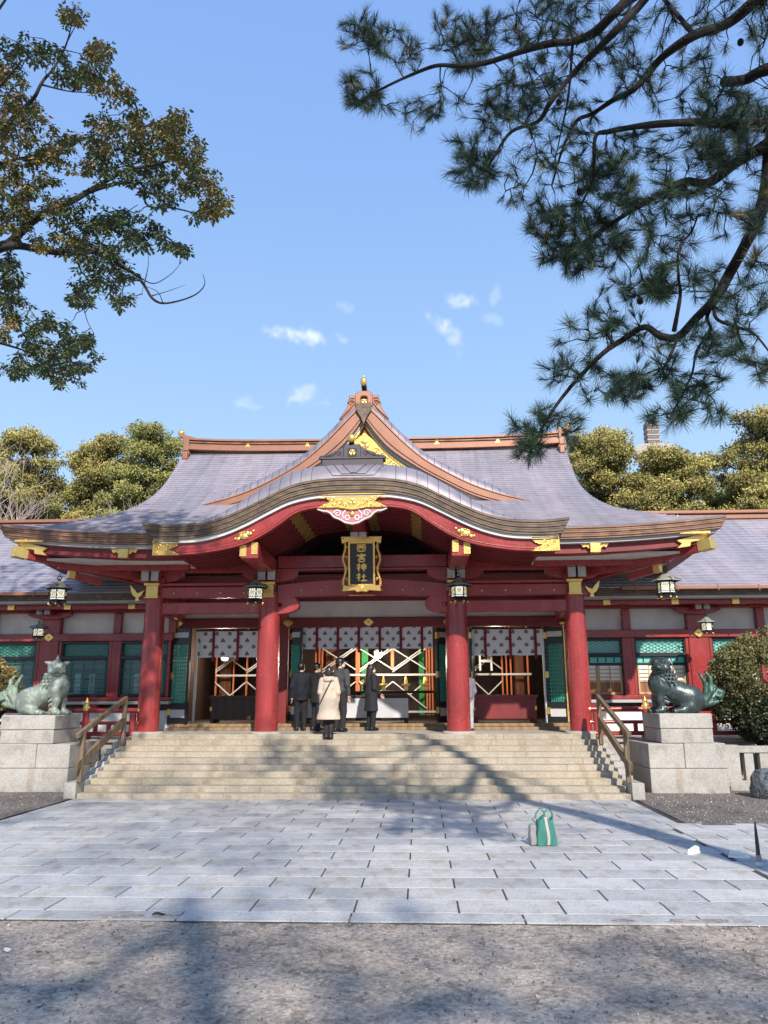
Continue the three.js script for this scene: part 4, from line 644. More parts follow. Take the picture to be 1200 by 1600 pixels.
  for (const x of [5.6, 7.0, 8.3]) bx(x - 0.12, x + 0.12, 1.53, 1.67, zw - 0.03, zf + 0.1, 0.01).build('ledge_bracket', M.redDark, w);
  // windows
  const win = (x0, x1) => {
    const f = new THREE.Group(); f.name = 'window'; w.add(f);
    const rd = 0.07; for (const xx of [x0, x1 - rd]) new MB().box(X(xx), X(xx + rd), 1.85, 3.265, zw - 0.05, zf, 0.01).build('window_post', M.red, f);
    const a = x0 + rd, b = x1 - rd, fr = new MB(), pa = new MB(), la = new MB();
    fr.box(X(a), X(b), 3.2, 3.26, zw - 0.05, zf - 0.03, 0.006).box(X(a), X(b), 2.8, 2.89, zw - 0.05, zf - 0.02, 0.006).box(X(a), X(a + 0.035), 1.86, 3.2, zw - 0.05, zf - 0.03, 0.006).box(X(b - 0.035), X(b), 1.86, 3.2, zw - 0.05, zf - 0.03, 0.006);
    // diamond lattice of the transom
    pa.box(X(a + 0.03), X(b - 0.03), 2.88, 3.21, zw - 0.055, zw - 0.04, 0);
    const cw = 0.165, y0 = 2.89, y1 = 3.2, hgt = y1 - y0, run = hgt * 2.1;
    for (let x = a - run; x < b; x += cw) for (const d of [1, -1]) {
      let xa = x, ya = y0, xb = x + run, yb = y1; if (xa < a) { ya += (a - xa) / run * hgt; xa = a; } if (xb > b) { yb -= (xb - b) / run * hgt; xb = b; } if (xb - xa < 0.03) continue;
      const A = d > 0 ? [xa, ya] : [a + b - xa, ya], B = d > 0 ? [xb, yb] : [a + b - xb, yb]; la.bar(V(X(A[0]), A[1], zw + 0.02 + d * 0.006), V(X(B[0]), B[1], zw + 0.02 + d * 0.006), 0.02, 0.016, 0);
    }
    la.build('diamond_lattice', k > 0 ? M.greenLight : M.green, f);
    if (k < 0) {
      fr.box(X(a), X(b), 1.86, 1.93, zw - 0.05, zf - 0.03, 0.006).build('window_frame', M.black, f);
      pa.build('transom_pane', M.glassGrey, f); new MB().box(X(a + 0.03), X(b - 0.03), 1.92, 2.81, zw - 0.055, zw - 0.04, 0).build('window_pane', M.glassDark, f);
      const cu = new MB(); for (let q = 0; q < 2; q++) cu.box(X(mix(a, b, 0.3 + q * 0.3)), X(mix(a, b, 0.42 + q * 0.3)), 1.95, 2.45, zw - 0.052, zw - 0.036, 0); cu.build('inner_reflection_panel', M.glassGrey, f);
      const gr = new MB(); for (const t of [0.1, 0.36, 0.56, 0.82]) { const x = mix(a, b, t); gr.box(X(x - 0.008), X(x + 0.008), 1.93, 2.8, zw, zw + 0.02, 0); } for (const q of [0.1, 0.2, 0.36, 0.46, 0.62, 0.72, 0.9]) { const yy = mix(1.93, 2.8, q); gr.box(X(a + 0.03), X(b - 0.03), yy - 0.007, yy + 0.007, zw - 0.005, zw + 0.025, 0); } gr.build('grid_lattice', M.green, f);
    } else {
      fr.build('window_frame', M.iron, f); pa.build('transom_pane', std([0.62, 0.80, 0.78], { roughness: 0.6 }), f);
      // rolled up blind band under the transom
      new MB().box(X(a), X(b), 2.64, 2.795, zw - 0.04, zw + 0.03, 0.01).build('shutter_band', M.greenLight, f); const bb = new MB().box(X(a), X(b), 2.58, 2.645, zw - 0.04, zw + 0.05, 0.01); for (let q = 1; q < 6; q++) bb.box(X(mix(a, b, q / 6) - 0.015), X(mix(a, b, q / 6) + 0.015), 2.66, 2.78, zw + 0.03, zw + 0.04, 0.003); bb.build('shutter_rail', M.iron, f);
      for (const [p, q, dz] of [[a + 0.03, (a + b) / 2 - 0.02, 0], [(a + b) / 2 + 0.02 - 0.04, b - 0.03, -0.02]]) {
        const sh = new THREE.Group(); const zz = zw + 0.05 + dz; const fm2 = new MB().box(X(p), X(p + 0.05), 1.87, 2.58, zz - 0.02, zz + 0.02, 0.005).box(X(q - 0.05), X(q), 1.87, 2.58, zz - 0.02, zz + 0.02, 0.005).box(X(p), X(q), 1.87, 1.93, zz - 0.018, zz + 0.018, 0.005).box(X(p), X(q), 2.17, 2.22, zz - 0.018, zz + 0.018, 0.005);
        for (let t = 1; t < 4; t++) { const yy = mix(2.2, 2.58, t / 4); fm2.box(X(p), X(q), yy - 0.01, yy + 0.01, zz - 0.015, zz + 0.015, 0); } fm2.box(X((p + q) / 2 - 0.012), X((p + q) / 2 + 0.012), 1.9, 2.58, zz - 0.016, zz + 0.016, 0);
        fm2.build('sliding_frame', M.shoji, f); new MB().box(X(p + 0.04), X(q - 0.04), 2.2, 2.58, zz - 0.01, zz - 0.004, 0).build('paper_pane', M.paper, f); new MB().box(X(p + 0.04), X(q - 0.04), 1.91, 2.19, zz - 0.011, zz - 0.004, 0).build('wooden_panel', M.panelWood, f);
      }
    }
  };
  win(5.1, 6.47); win(6.64, 8.04); win(8.56, 9.85); win(9.98, 11.3); 
  return w;
}
wing(-1, 'wing', 'left wing with green grid windows in black frames under a copper roof');
wing(1, 'wing', 'right wing with pale wooden sliding windows under a copper roof');

// ---------------------------------------------------------------- hanging things on the hall
{
  const s = thing('name_board', 'black shrine name board with gold characters in an ornate gold frame', 'sign', [0.045, 4.13, -17.22]);
  s.rotation.x = 0.14;
  new MB().box(-0.27, 0.27, 0.12, 1.06, -0.03, 0.0, 0).build('board', M.black, s);
  const f = new MB().box(-0.3, -0.255, 0.1, 1.1, -0.03, 0.03, 0.008).box(0.255, 0.3, 0.1, 1.1, -0.03, 0.03, 0.008).box(-0.255, 0.255, 1.05, 1.1, -0.03, 0.03, 0.008).box(-0.255, 0.255, 0.1, 0.145, -0.03, 0.03, 0.008); f.build('inner_frame', M.gold, s);
  const o = new MB();
  o.add(shapeGeo([[-0.45, 1.2], [-0.2, 1.2], [-0.1, 1.19], [0, 1.21], [0.1, 1.19], [0.2, 1.2], [0.45, 1.2], [0.43, 1.06], [0.3, 1.1], [-0.3, 1.1], [-0.43, 1.06]], 0.04, 0.012, 0, 0, 0.0)); o.add(shapeGeo([[-0.42, 0.0], [-0.16, 0.02], [-0.1, -0.02], [0, 0.0], [0.1, -0.02], [0.16, 0.02], [0.42, 0.0], [0.4, 0.12], [0.3, 0.1], [0.12, 0.09], [-0.12, 0.09], [-0.3, 0.1], [-0.4, 0.12]], 0.05, 0.012, 0, 0, 0.0));
  for (const k of [-1, 1]) {
    const p = []; for (let i = 0; i <= 26; i++) { const t = i / 26; p.push(V(k * (0.385 + 0.03 * Math.sin(t * Math.PI * 4)), 0.06 + t * 1.06, 0.02)); } o.tube(p, 0.026, 8); for (let i = 1; i < 26; i += 1) o.ball(p[i].x + k * 0.012, p[i].y, 0.03, 0.026, 1, 0.55, 1, 7);
    for (const y of [0.25, 0.5, 0.74, 0.97]) { scroll(o, k * 0.345, y, 0.02, 0.045, k, 0.9, 0.011); }
    o.tube([V(k * 0.32, 1.1, 0.02), V(k * 0.43, 1.17, 0.03)], 0.03, 6); o.tube([V(k * 0.3, 0.1, 0.02), V(k * 0.4, 0.04, 0.03)], 0.035, 6); o.box(k * 0.2, k * 0.36, 0.02, 0.07, 0.03, 0.06, 0.012);
  }
  o.torus(0, 0.05, 0.05, 0.05, 0.014).ball(0, 0.05, 0.05, 0.03, 1, 1, 0.6, 8); for (const k of [-1, 1]) o.torus(k * 0.09, 0.05, 0.05, 0.035, 0.011);
  o.build('outer_frame', M.gold, s);
  // the four characters, one raised gold part each, read top to bottom
  const shi = [[[0.22, 0.02], [0.3, 0.12]], [[0.04, 0.25], [0.4, 0.22], [0.26, 0.42], [0.05, 0.62]], [[0.24, 0.44], [0.24, 0.98]], [[0.28, 0.5], [0.4, 0.6]]];
  const chars = [
    [[[0.08, 0.16], [0.92, 0.1]], [[0.12, 0.36], [0.2, 0.9]], [[0.12, 0.36], [0.9, 0.32], [0.82, 0.86]], [[0.2, 0.88], [0.84, 0.85]], [[0.4, 0.14], [0.4, 0.4], [0.3, 0.66]], [[0.6, 0.13], [0.6, 0.6], [0.76, 0.62]]],
    [[[0.48, 0.0], [0.54, 0.12]], [[0.14, 0.2], [0.08, 0.34]], [[0.14, 0.2], [0.9, 0.17], [0.82, 0.32]], [[0.32, 0.36], [0.34, 0.54]], [[0.32, 0.36], [0.68, 0.34], [0.66, 0.52]], [[0.34, 0.54], [0.66, 0.52]], [[0.5, 0.54], [0.44, 0.64]], [[0.22, 0.66], [0.26, 0.97]], [[0.22, 0.66], [0.8, 0.63], [0.76, 0.95]], [[0.26, 0.96], [0.76, 0.94]]],
    [...shi, [[0.52, 0.22], [0.55, 0.68]], [[0.52, 0.22], [0.93, 0.2], [0.9, 0.66]], [[0.55, 0.67], [0.9, 0.65]], [[0.54, 0.44], [0.92, 0.42]], [[0.72, 0.0], [0.72, 0.99]]],
    [...shi, [[0.5, 0.42], [0.92, 0.38]], [[0.7, 0.1], [0.7, 0.9]], [[0.42, 0.92], [1.02, 0.88]]],
  ];
  chars.forEach((strokes, i) => {
    const mb = new MB(), S = 0.195, x0 = -0.1, y0 = 1.045 - i * 0.216;
    for (const st of strokes) { const p = []; for (let k = 0; k < st.length - 1; k++) for (let q = 0; q < 3; q++) p.push(V(x0 * 1.22 + mix(st[k][0], st[k + 1][0], q / 3) * S * 1.22, y0 - mix(st[k][1], st[k + 1][1], q / 3) * S * 0.97, 0.004)); const e = st[st.length - 1]; p.push(V(x0 * 1.22 + e[0] * S * 1.22, y0 - e[1] * S * 0.97, 0.004)); const g = tubeGeo(p, (t) => 0.0165 * (1.15 - 0.5 * t + 0.25 * Math.sin(t * 3)), 6); mb.add(g); }
    mb.build('character', std([0.95, 0.66, 0.22], { metalness: 0.3, roughness: 0.45 }), s);
  });
  new MB().tube([V(-0.3, 1.2, 0), V(-0.28, 1.5, -0.45)], 0.012, 6).tube([V(0.3, 1.2, 0), V(0.28, 1.5, -0.45)], 0.012, 6).build('hanger', M.iron, s);
}
// lanterns
const glowPaper = std([0.86, 0.84, 0.78], { roughness: 0.8, emissive: C(0.9, 0.86, 0.74), emissiveIntensity: 0.75 });
function lantern(label, pos, chain) {     // built with its roof edge at height 0
  const t = thing('hanging_lantern', label, 'lantern', pos, 0.26);
  t.userData.group = 'iron lanterns hanging from the eaves';
  const roof = new MB(), hex = (r) => 6;
  roof.lathe([[0.31, -0.005], [0.315, 0.012], [0.2, 0.06], [0.1, 0.13], [0.045, 0.165], [0.03, 0.18]], 0, 0, 0, 6); roof.build('roof_cap', M.ironCap, t);
  const un = new MB().lathe([[0.0, 0.0], [0.3, -0.012], [0.31, 0.0]], 0, 0, 0, 6); for (let i = 0; i < 6; i++) { const a = i / 6 * Math.PI * 2; un.bar(V(0.18 * Math.sin(a), 0.08, 0.18 * Math.cos(a)), V(0.325 * Math.sin(a), 0.008, 0.325 * Math.cos(a)), 0.016, 0.014, 0.003); } un.build('roof_rim', M.iron, t);
  const body = new MB().cyl(0, -0.26, -0.02, 0, 0.165, 0.165, 6); body.build('lamp_panes', glowPaper, t);
  const fr = new MB().cyl(0, -0.035, -0.012, 0, 0.19, 0.19, 6).cyl(0, -0.275, -0.25, 0, 0.195, 0.195, 6).cyl(0, -0.225, -0.212, 0, 0.178, 0.178, 6).cyl(0, -0.33, -0.315, 0, 0.2, 0.185, 6);
  const la = new MB();
  for (let i = 0; i < 6; i++) {
    const a = i / 6 * Math.PI * 2, b = (i + 1) / 6 * Math.PI * 2, P = (u, y, r = 0.172) => V(r * mix(Math.sin(a), Math.sin(b), u), y, r * mix(Math.cos(a), Math.cos(b), u));
    fr.bar(P(0, -0.32, 0.183), P(0, -0.01, 0.183), 0.02, 0.02, 0.004);
    for (let q = -1; q < 5; q++) for (const d of [0, 1]) { let u0 = q / 4, u1 = u0 + 0.42, y0 = -0.21, y1 = -0.035; if (u0 < 0) { y0 += (y1 - y0) * (-u0 / 0.42); u0 = 0; } if (u1 > 1) { y1 -= (y1 - y0) * ((u1 - 1) / (u1 - u0)); u1 = 1; } if (u1 - u0 < 0.05) continue; la.bar(P(d ? 1 - u0 : u0, y0), P(d ? 1 - u1 : u1, y1), 0.0055, 0.005, 0); }
    const n = V(Math.sin((a + b) / 2), 0, Math.cos((a + b) / 2)); const disc = new MB(); 
  }
  fr.build('frame', M.iron, t); la.build('wave_lattice', M.iron, t);
  const cr = new MB(), kn = new MB(); for (let i = 0; i < 6; i++) { const a = (i + 0.5) / 6 * Math.PI * 2; const g = new THREE.CylinderGeometry(0.042, 0.042, 0.012, 14).rotateX(Math.PI / 2).translate(0, -0.12, 0.158).rotateY(a); cr.add(g); const b = i / 6 * Math.PI * 2; kn.ball(0.19 * Math.sin(b), -0.355, 0.19 * Math.cos(b), 0.026, 1, 1, 1, 8); }
  cr.build('crest_disc', std([0.9, 0.78, 0.35], { roughness: 0.5, emissive: C(0.9, 0.7, 0.3), emissiveIntensity: 0.2 }), t); kn.build('gold_foot', M.gold, t);
  const bot = new MB().cyl(0, -0.345, -0.33, 0, 0.12, 0.18, 6); bot.build('base_tray', M.iron, t);
  const ch = new MB().torus(0, 0.235, 0, 0.045, 0.01).ball(0, 0.185, 0, 0.035).bar(V(0, 0.28, 0), V(0, chain, 0), 0.012, 0.012, 0).box(-0.06, 0.06, chain - 0.03, chain, -0.05, 0.05, 0.01); ch.build('chain', M.iron, t);
  return t;
}
{
  const l0 = lantern('hanging lantern under the left corner of the main eave', [-6.69, 4.2, -16.9], 0.58);
  copy(l0, 'hanging lantern under the right corner of the main eave', [6.62, 4.23, -16.9], 0.1);
  copy(l0, 'hanging lantern in front of the left inner red column', [-2.34, 4.22, -17.2], 0.3);
  copy(l0, 'hanging lantern in front of the right inner red column', [2.2, 4.22, -17.2], 0.5);
  const p = copy(l0, 'small hanging lantern on the left wing beside its thick red post', [-8.06, 3.515, -18.95], 0.2, 0.74);
  copy(l0, 'small hanging lantern on the right wing beside its thick red post', [8.14, 3.53, -18.95], 0.55, 0.74);
}
// printed curtains across the three doorways
const crestCloth = (() => {
  const c = document.createElement('canvas'); c.width = 512; c.height = 592; const g = c.getContext('2d');
  g.fillStyle = '#dcdce2'; g.fillRect(0, 0, 512, 592);
  const tomoe = (x, y, r) => { g.fillStyle = '#34343c'; for (let k = 0; k < 3; k++) { g.save(); g.translate(x, y); g.rotate(k * 2.094); g.beginPath(); g.arc(0, -r * 0.42, r * 0.34, 0, 7); g.fill(); g.beginPath(); g.arc(0, 0, r * 0.82, -1.75, 0.25); g.lineWidth = r * 0.26; g.strokeStyle = '#34343c'; g.stroke(); g.restore(); } };
  const oak = (x, y, r) => { g.fillStyle = '#5b5b64'; for (let k = 0; k < 3; k++) { g.save(); g.translate(x, y); g.rotate(k * 2.094); for (const [dx, dy, q] of [[0, -0.75, 0.34], [-0.3, -0.5, 0.26], [0.3, -0.5, 0.26], [0, -0.35, 0.3]]) { g.beginPath(); g.arc(dx * r, dy * r, q * r, 0, 7); g.fill(); } g.restore(); } };
  for (const oy of [0, 296]) { tomoe(330, oy + 62, 44); tomoe(60, oy + 62, 44); oak(190, oy + 216, 50); oak(452, oy + 216, 50); }
  const t = new THREE.CanvasTexture(c); t.colorSpace = THREE.SRGBColorSpace; t.wrapS = t.wrapT = THREE.RepeatWrapping; return t;
})();
const cloth = std([0.95, 0.94, 0.94], { roughness: 0.95, map: crestCloth, side: THREE.DoubleSide });
function curtain(label, x0, x1, y1, y0, z, cuts) {
  const c = thing('door_curtain', label, 'curtain', [0, 0, 0]); c.userData.group = 'printed curtains over the doorways';
  for (let i = 0; i < cuts.length - 1; i++) {
    const a = cuts[i], b = cuts[i + 1], g = gridGeo(14, 8, (u, v) => { const x = mix(a, b, u), y = mix(y1, y0, v); return [x, y + 0.006 * Math.sin(x * 9) * v, z + 0.02 * Math.sin((u + i * 0.37) * 5.2) * (0.3 + v) - 0.03 * v]; }, true);
    const uv = new Float32Array(g.attributes.position.count * 2); for (let k = 0; k < uv.length / 2; k++) { const x = g.attributes.position.getX(k), y = g.attributes.position.getY(k); uv[2 * k] = (x - cuts[1]) / (cuts[2] - cuts[1]); uv[2 * k + 1] = 0.5 + (y - y0) / (y1 - y0) * 1.0 - 0.5; } g.setAttribute('uv', new THREE.BufferAttribute(uv, 2));
    mesh('cloth_panel', g, cloth, c);
    if (i) { const s = new MB(); s.add(gridGeo(3, 10, (u, v) => [a - 0.035 + 0.07 * u, mix(y1, y0 - 0.1, v), z + 0.035 + 0.01 * Math.sin(v * 9 + i) - 0.03 * v], true)).add(gridGeo(3, 10, (u, v) => [a + 0.035 - 0.07 * u, mix(y1, y0 - 0.1, v), z + 0.028 + 0.01 * Math.sin(v * 9 + i) - 0.03 * v], true)); s.build('red_strap', std([0.20, 0.015, 0.03], { roughness: 0.8, side: THREE.DoubleSide }), c); }
  }
  new MB().bar(V(x0 - 0.05, y1 + 0.01, z), V(x1 + 0.05, y1 + 0.01, z), 0.04, 0.04).build('curtain_rod', M.darkWood, c);
}
{
  const z = -20.36, cuts = (a, first, w, b) => { const o = [a]; for (let x = first; x < b - 0.05; x += w) o.push(x); o.push(b); return o; };
  curtain('white crested curtain with red straps across the central doorway', -1.75, 1.65, 3.68, 3.05, z, cuts(-1.75, -1.35, 0.545, 1.65));
  curtain('white crested curtain with red straps across the left doorway', -4.48, -2.45, 3.53, 2.85, z, cuts(-4.48, -4.06, 0.64, -2.45));
  curtain('white crested curtain with red straps across the right doorway', 2.64, 4.46, 3.53, 2.86, z, cuts(2.64, 3.0, 0.64, 4.46));
}
// screen of orange posts and white braces inside, with green and brown panels
{
  const s = thing('inner_screen', 'screen of orange posts with crossed white braces inside the hall', 'screen', [0, 0, 0]); const z = -24.4;
  const posts = [-5.0, -4.45, -4.04, -3.5, -3.0, -1.9, -1.79, -1.7, -0.6, 0.47, 1.52, 1.6, 1.69, 2.9, 3.82, 3.95, 4.08, 4.6];
  for (const x of posts) { const w = [-0.6].includes(x) ? 0.13 : x === 0.47 ? 0.1 : 0.045; new MB().box(x - w / 2, x + w / 2, x === 0.47 ? 2.65 : 1.3, 4.4, z - 0.05, z + 0.05, 0.006).build('orange_post', M.orange, s); }
  const wb = (x0, y0, x1, y1, dz) => new MB().bar(V(x0, y0, z + dz), V(x1, y1, z + dz), 0.035, 0.035, 0).build('white_brace', M.white, s);
  for (const [a, b, n] of [[-1.68, -0.66, 1], [-0.54, 1.5, 2], [-4.0, -3.0, 1], [2.95, 3.8, 1], [-5.0, -4.05, 1]]) for (let k = 0; k < n; k++) { const x0 = mix(a, b, k / n), x1 = mix(a, b, (k + 1) / n); wb(x0, 3.3, x1, 2.66, 0.07); for (const d of [0, 0.07]) wb(x0, 2.66 - d, x1, 3.36 - d, 0.11); wb(x0, 1.5, x1, 2.3, 0.07); wb(x0, 2.3, x1, 1.5, 0.11); }
  for (const y of [2.5, 1.4]) new MB().box(-5, 4.7, y - 0.03, y + 0.03, z + 0.05, z + 0.08, 0.004).build('white_rail', M.white, s);
  new MB().box(3.1, 3.16, 2.6, 3.1, z + 0.3, z + 0.34, 0).box(3.44, 3.5, 2.6, 3.1, z + 0.3, z + 0.34, 0).box(3.16, 3.44, 2.85, 2.92, z + 0.3, z + 0.34, 0).build('white_stand', M.white, s);
  for (const [x0, x1] of [[-0.5, -0.3], [1.28, 1.44]]) new MB().box(x0, x1, 1.3, 4.2, z - 0.3, z - 0.25, 0).build('green_panel', std([0.03, 0.30, 0.08]), s);
  for (const [x0, x1] of [[-1.62, -1.3], [-4.95, -4.6], [4.2, 4.5]]) new MB().box(x0, x1, 1.3, 4.2, z - 0.3, z - 0.25, 0).build('brown_panel', std([0.24, 0.085, 0.03], { roughness: 0.6, map: T.wood }), s);
  const lamp = thing('hall_lamp', 'small white lamp hanging inside the hall behind the central curtain', 'lamp', [0.08, 2.95, -23.4]);
  new MB().lathe([[0.04, 0], [0.1, 0.03], [0.13, 0.18], [0.1, 0.24], [0.03, 0.27]], 0, 0, 0, 16).build('lamp_shade', std([0.9, 0.85, 0.7], { emissive: C(1, 0.8, 0.5), emissiveIntensity: 0.5 }), lamp); new MB().bar(V(0, 0.26, 0), V(0, 1.9, 0), 0.012).build('cord', M.iron, lamp);
  const pl = new THREE.PointLight(new THREE.Color(1, 0.87, 0.7), 12, 14, 2); pl.position.set(0.08, 2.86, -23.15); pl.castShadow = true; pl.shadow.radius = 4; scene.add(pl);
  for (const [x, y, lb] of [[-4.5, 2.9, 'left'], [3.55, 3.1, 'right']]) { const l2 = copy(lamp, 'small white lamp hanging inside the ' + lb + ' doorway', [x, y, -23.4]); const p2 = pl.clone(); p2.intensity = 7; p2.position.set(x, y + 0.1, -23.15); scene.add(p2); }
  const altar = thing('altar_table', 'dark altar table with small gold offering stands inside the hall', 'table', [0.6, 1.19, -23.2]);
  new MB().box(-1.2, 1.3, 0.75, 0.82, -0.35, 0.35, 0.01).build('tabletop', M.darkWood, altar); for (const [x, zz] of [[-1.1, -0.28], [1.2, -0.28], [-1.1, 0.28], [1.2, 0.28]]) new MB().box(x - 0.04, x + 0.04, 0, 0.75, zz - 0.04, zz + 0.04, 0.005).build('leg', M.darkWood, altar);
  for (const x of [-0.9, -0.35, 0.3, 0.85]) { const st = thing('offering_stand', 'small gold offering stand ' + ({ '-0.9': 'leftmost', '-0.35': 'second from the left', '0.3': 'third from the left', '0.85': 'rightmost' })[x] + ' on the dark altar table', 'stand', [0.6 + x, 2.012, -23.2]); new MB().box(-0.06, 0.06, 0, 0.14, -0.06, 0.06, 0.01).box(-0.12, 0.12, 0.14, 0.2, -0.12, 0.12, 0.01).lathe([[0, 0.42], [0.02, 0.4], [0.045, 0.3], [0.05, 0.2]], 0, 0, 0, 12).build('stand_body', M.gold, st); st.userData.group = 'gold offering stands'; }
}
// offertory boxes
function offertory(label, pos, w, mat, clothOn) {
  const o = thing('offertory_box', label, 'offertory box', pos);
  new MB().box(-w / 2, w / 2, 0.08, 0.62, -0.3, 0.3, 0.015).build('box_body', mat, o);
  new MB().box(-w / 2 - 0.04, w / 2 + 0.04, 0.6, 0.68, -0.34, -0.26, 0.01).box(-w / 2 - 0.04, w / 2 + 0.04, 0.6, 0.68, 0.26, 0.34, 0.01).build('top_rim', mat, o);
  for (let i = 0; i < 9; i++) { const z = -0.24 + i * 0.06; new MB().box(-w / 2, w / 2, 0.61, 0.66, z - 0.015, z + 0.015, 0.004).build('slat', mat, o); }
  for (const x of [-w / 2 + 0.06, w / 2 - 0.06]) new MB().box(x - 0.05, x + 0.05, 0, 0.1, -0.32, 0.32, 0.01).build('foot', mat, o);
  new MB().box(-w / 2 - 0.004, -w / 2 + 0.05, 0.3, 0.4, 0.296, 0.306, 0.002).box(w / 2 - 0.05, w / 2 + 0.004, 0.3, 0.4, 0.296, 0.306, 0.002).build('gold_fitting', M.gold, o);
  if (clothOn) { const c = tag(mesh('banner_cloth', boxUV(gridGeo(40, 6, (u, v) => [pos[0] - w / 2 + w * u, pos[1] + mix(0.6, 0.12, v), pos[2] + 0.335 + 0.015 * Math.sin(u * 37) * v], true)), std([0.62, 0.63, 0.67], { roughness: 0.95, map: T.soft, side: THREE.DoubleSide })), 'pale grey cloth hung over the front of the central offertory box', 'cloth'); }
  return o;
}
offertory('long dark offertory box in the central doorway behind the people', [-0.35, 1.2, -20.75], 2.7, M.darkWood, true);
offertory('dark brown wooden offertory box in the left doorway', [-3.35, 1.2, -20.75], 1.5, M.darkWood, false);
offertory('red lacquered offertory box in the right doorway', [3.45, 1.2, -20.75], 1.6, M.redDark, false);
// ---------------------------------------------------------------- railings, pedestals, fence
function koran(k, label) {
  const r = thing('red_railing', label, 'railing', [0, 0, 0]), X = (x) => k * x, z = -17.86;
  const post = (x, tall) => { new MB().cyl(X(x), 0.935, tall ? 1.6 : 1.5, z, 0.075, 0.075, 16).box(X(x) - 0.11, X(x) + 0.11, 0.932, 1.0, z - 0.1, z + 0.1, 0.012).build('railing_post', M.red, r); };
  post(5.16, false); post(6.24, true); post(8.4, false);
  const fin = new MB().lathe([[0.0, 0.24], [0.012, 0.235], [0.02, 0.2], [0.055, 0.15], [0.06, 0.11], [0.035, 0.085], [0.07, 0.07], [0.075, 0.03], [0.082, 0.0], [0.08, -0.05]], X(6.24), 1.6, z, 18); fin.build('gold_finial', M.gold, r);
  const rail = (x0, x1, y, rad, cap) => { new MB().add(new THREE.CylinderGeometry(rad, rad, x1 - x0, 16).rotateZ(Math.PI / 2).translate(X((x0 + x1) / 2), y, z)).build('rail', M.red, r); };
  rail(5.03, 9.2, 1.555, 0.052); rail(5.03, 9.2, 1.28, 0.038); new MB().box(X(5.1), X(9.2), 1.0, 1.09, z - 0.05, z + 0.05, 0.012).build('bottom_rail', M.red, r);
  for (const [y, rad] of [[1.555, 0.06], [1.28, 0.046]]) new MB().add(new THREE.CylinderGeometry(rad, rad, 0.09, 16).rotateZ(Math.PI / 2).translate(X(5.0), y, z)).build('gold_cap', M.gold, r);
  for (const x of [5.7, 6.0, 6.5, 7.0, 7.5]) new MB().box(X(x - 0.045), X(x + 0.045), 1.09, 1.25, z - 0.035, z + 0.035, 0.01).build('strut', M.red, r);
  for (const y of [0.98]) new MB().box(X(5.04), X(5.07), 0.94, 1.02, z - 0.11, z + 0.11, 0.01).ball(X(5.16), 0.97, z + 0.1, 0.035, 1, 1, 0.6, 8).build('gold_foot', M.gold, r);
}
koran(-1, 'red lacquered railing with gold caps on the left veranda'); koran(1, 'red lacquered railing with gold caps on the right veranda');
function handrail(k, label) {
  const h = thing('wooden_handrail', label, 'handrail', [0, 0, 0]), x = k * 5.06;
  new MB().bar(V(x, 1.82, -17.1), V(x, 1.14, -14.75), 0.08, 0.095, 0.012).build('top_rail', M.railWood, h);
  new MB().bar(V(x, 1.36, -17.1), V(x, 0.58, -14.8), 0.07, 0.16, 0.012).build('lower_rail', M.railWood, h);
  for (const [z, y0, y1] of [[-17.06, 0.85, 1.8], [-15.02, 0.3, 1.2]]) new MB().box(x - 0.042, x + 0.042, y0, y1, z - 0.045, z + 0.045, 0.01).build('rail_post', M.railWood, h);
}
handrail(-1, 'sloping brown wooden handrail on the left side of the stairs'); handrail(1, 'sloping brown wooden handrail on the right side of the stairs');
function pedestal(k, label) {
  const p = thing('stone_pedestal', label, 'pedestal', [0, 0, 0]), X = (x) => k * x;
  const b = (x0, x1, y0, y1, z0, z1, bev, name = 'pedestal_block') => new MB().box(X(x0), X(x1), y0, y1, z0, z1, bev).build(name, M.stone, p);
  b(5.72, 7.2, -0.05, 0.46, -17.5, -15.98, 0.018, 'pedestal_base'); b(5.72, 6.4, 0.463, 0.925, -17.5, -15.985, 0.018, 'pedestal_base'); b(6.404, 7.2, 0.463, 0.93, -17.5, -15.98, 0.018, 'pedestal_base');
  const xa = k > 0 ? 5.98 : 6.08, xb = k > 0 ? 7.0 : 7.2; b(xa + 0.01, xb - 0.01, 0.932, 1.2, -17.2, -16.0, 0.016); b(xa, xb, 1.203, 1.49, -17.22, -15.99, 0.022);
}
pedestal(-1, 'stone pedestal under the left guardian lion'); pedestal(1, 'stone pedestal under the right guardian lion');
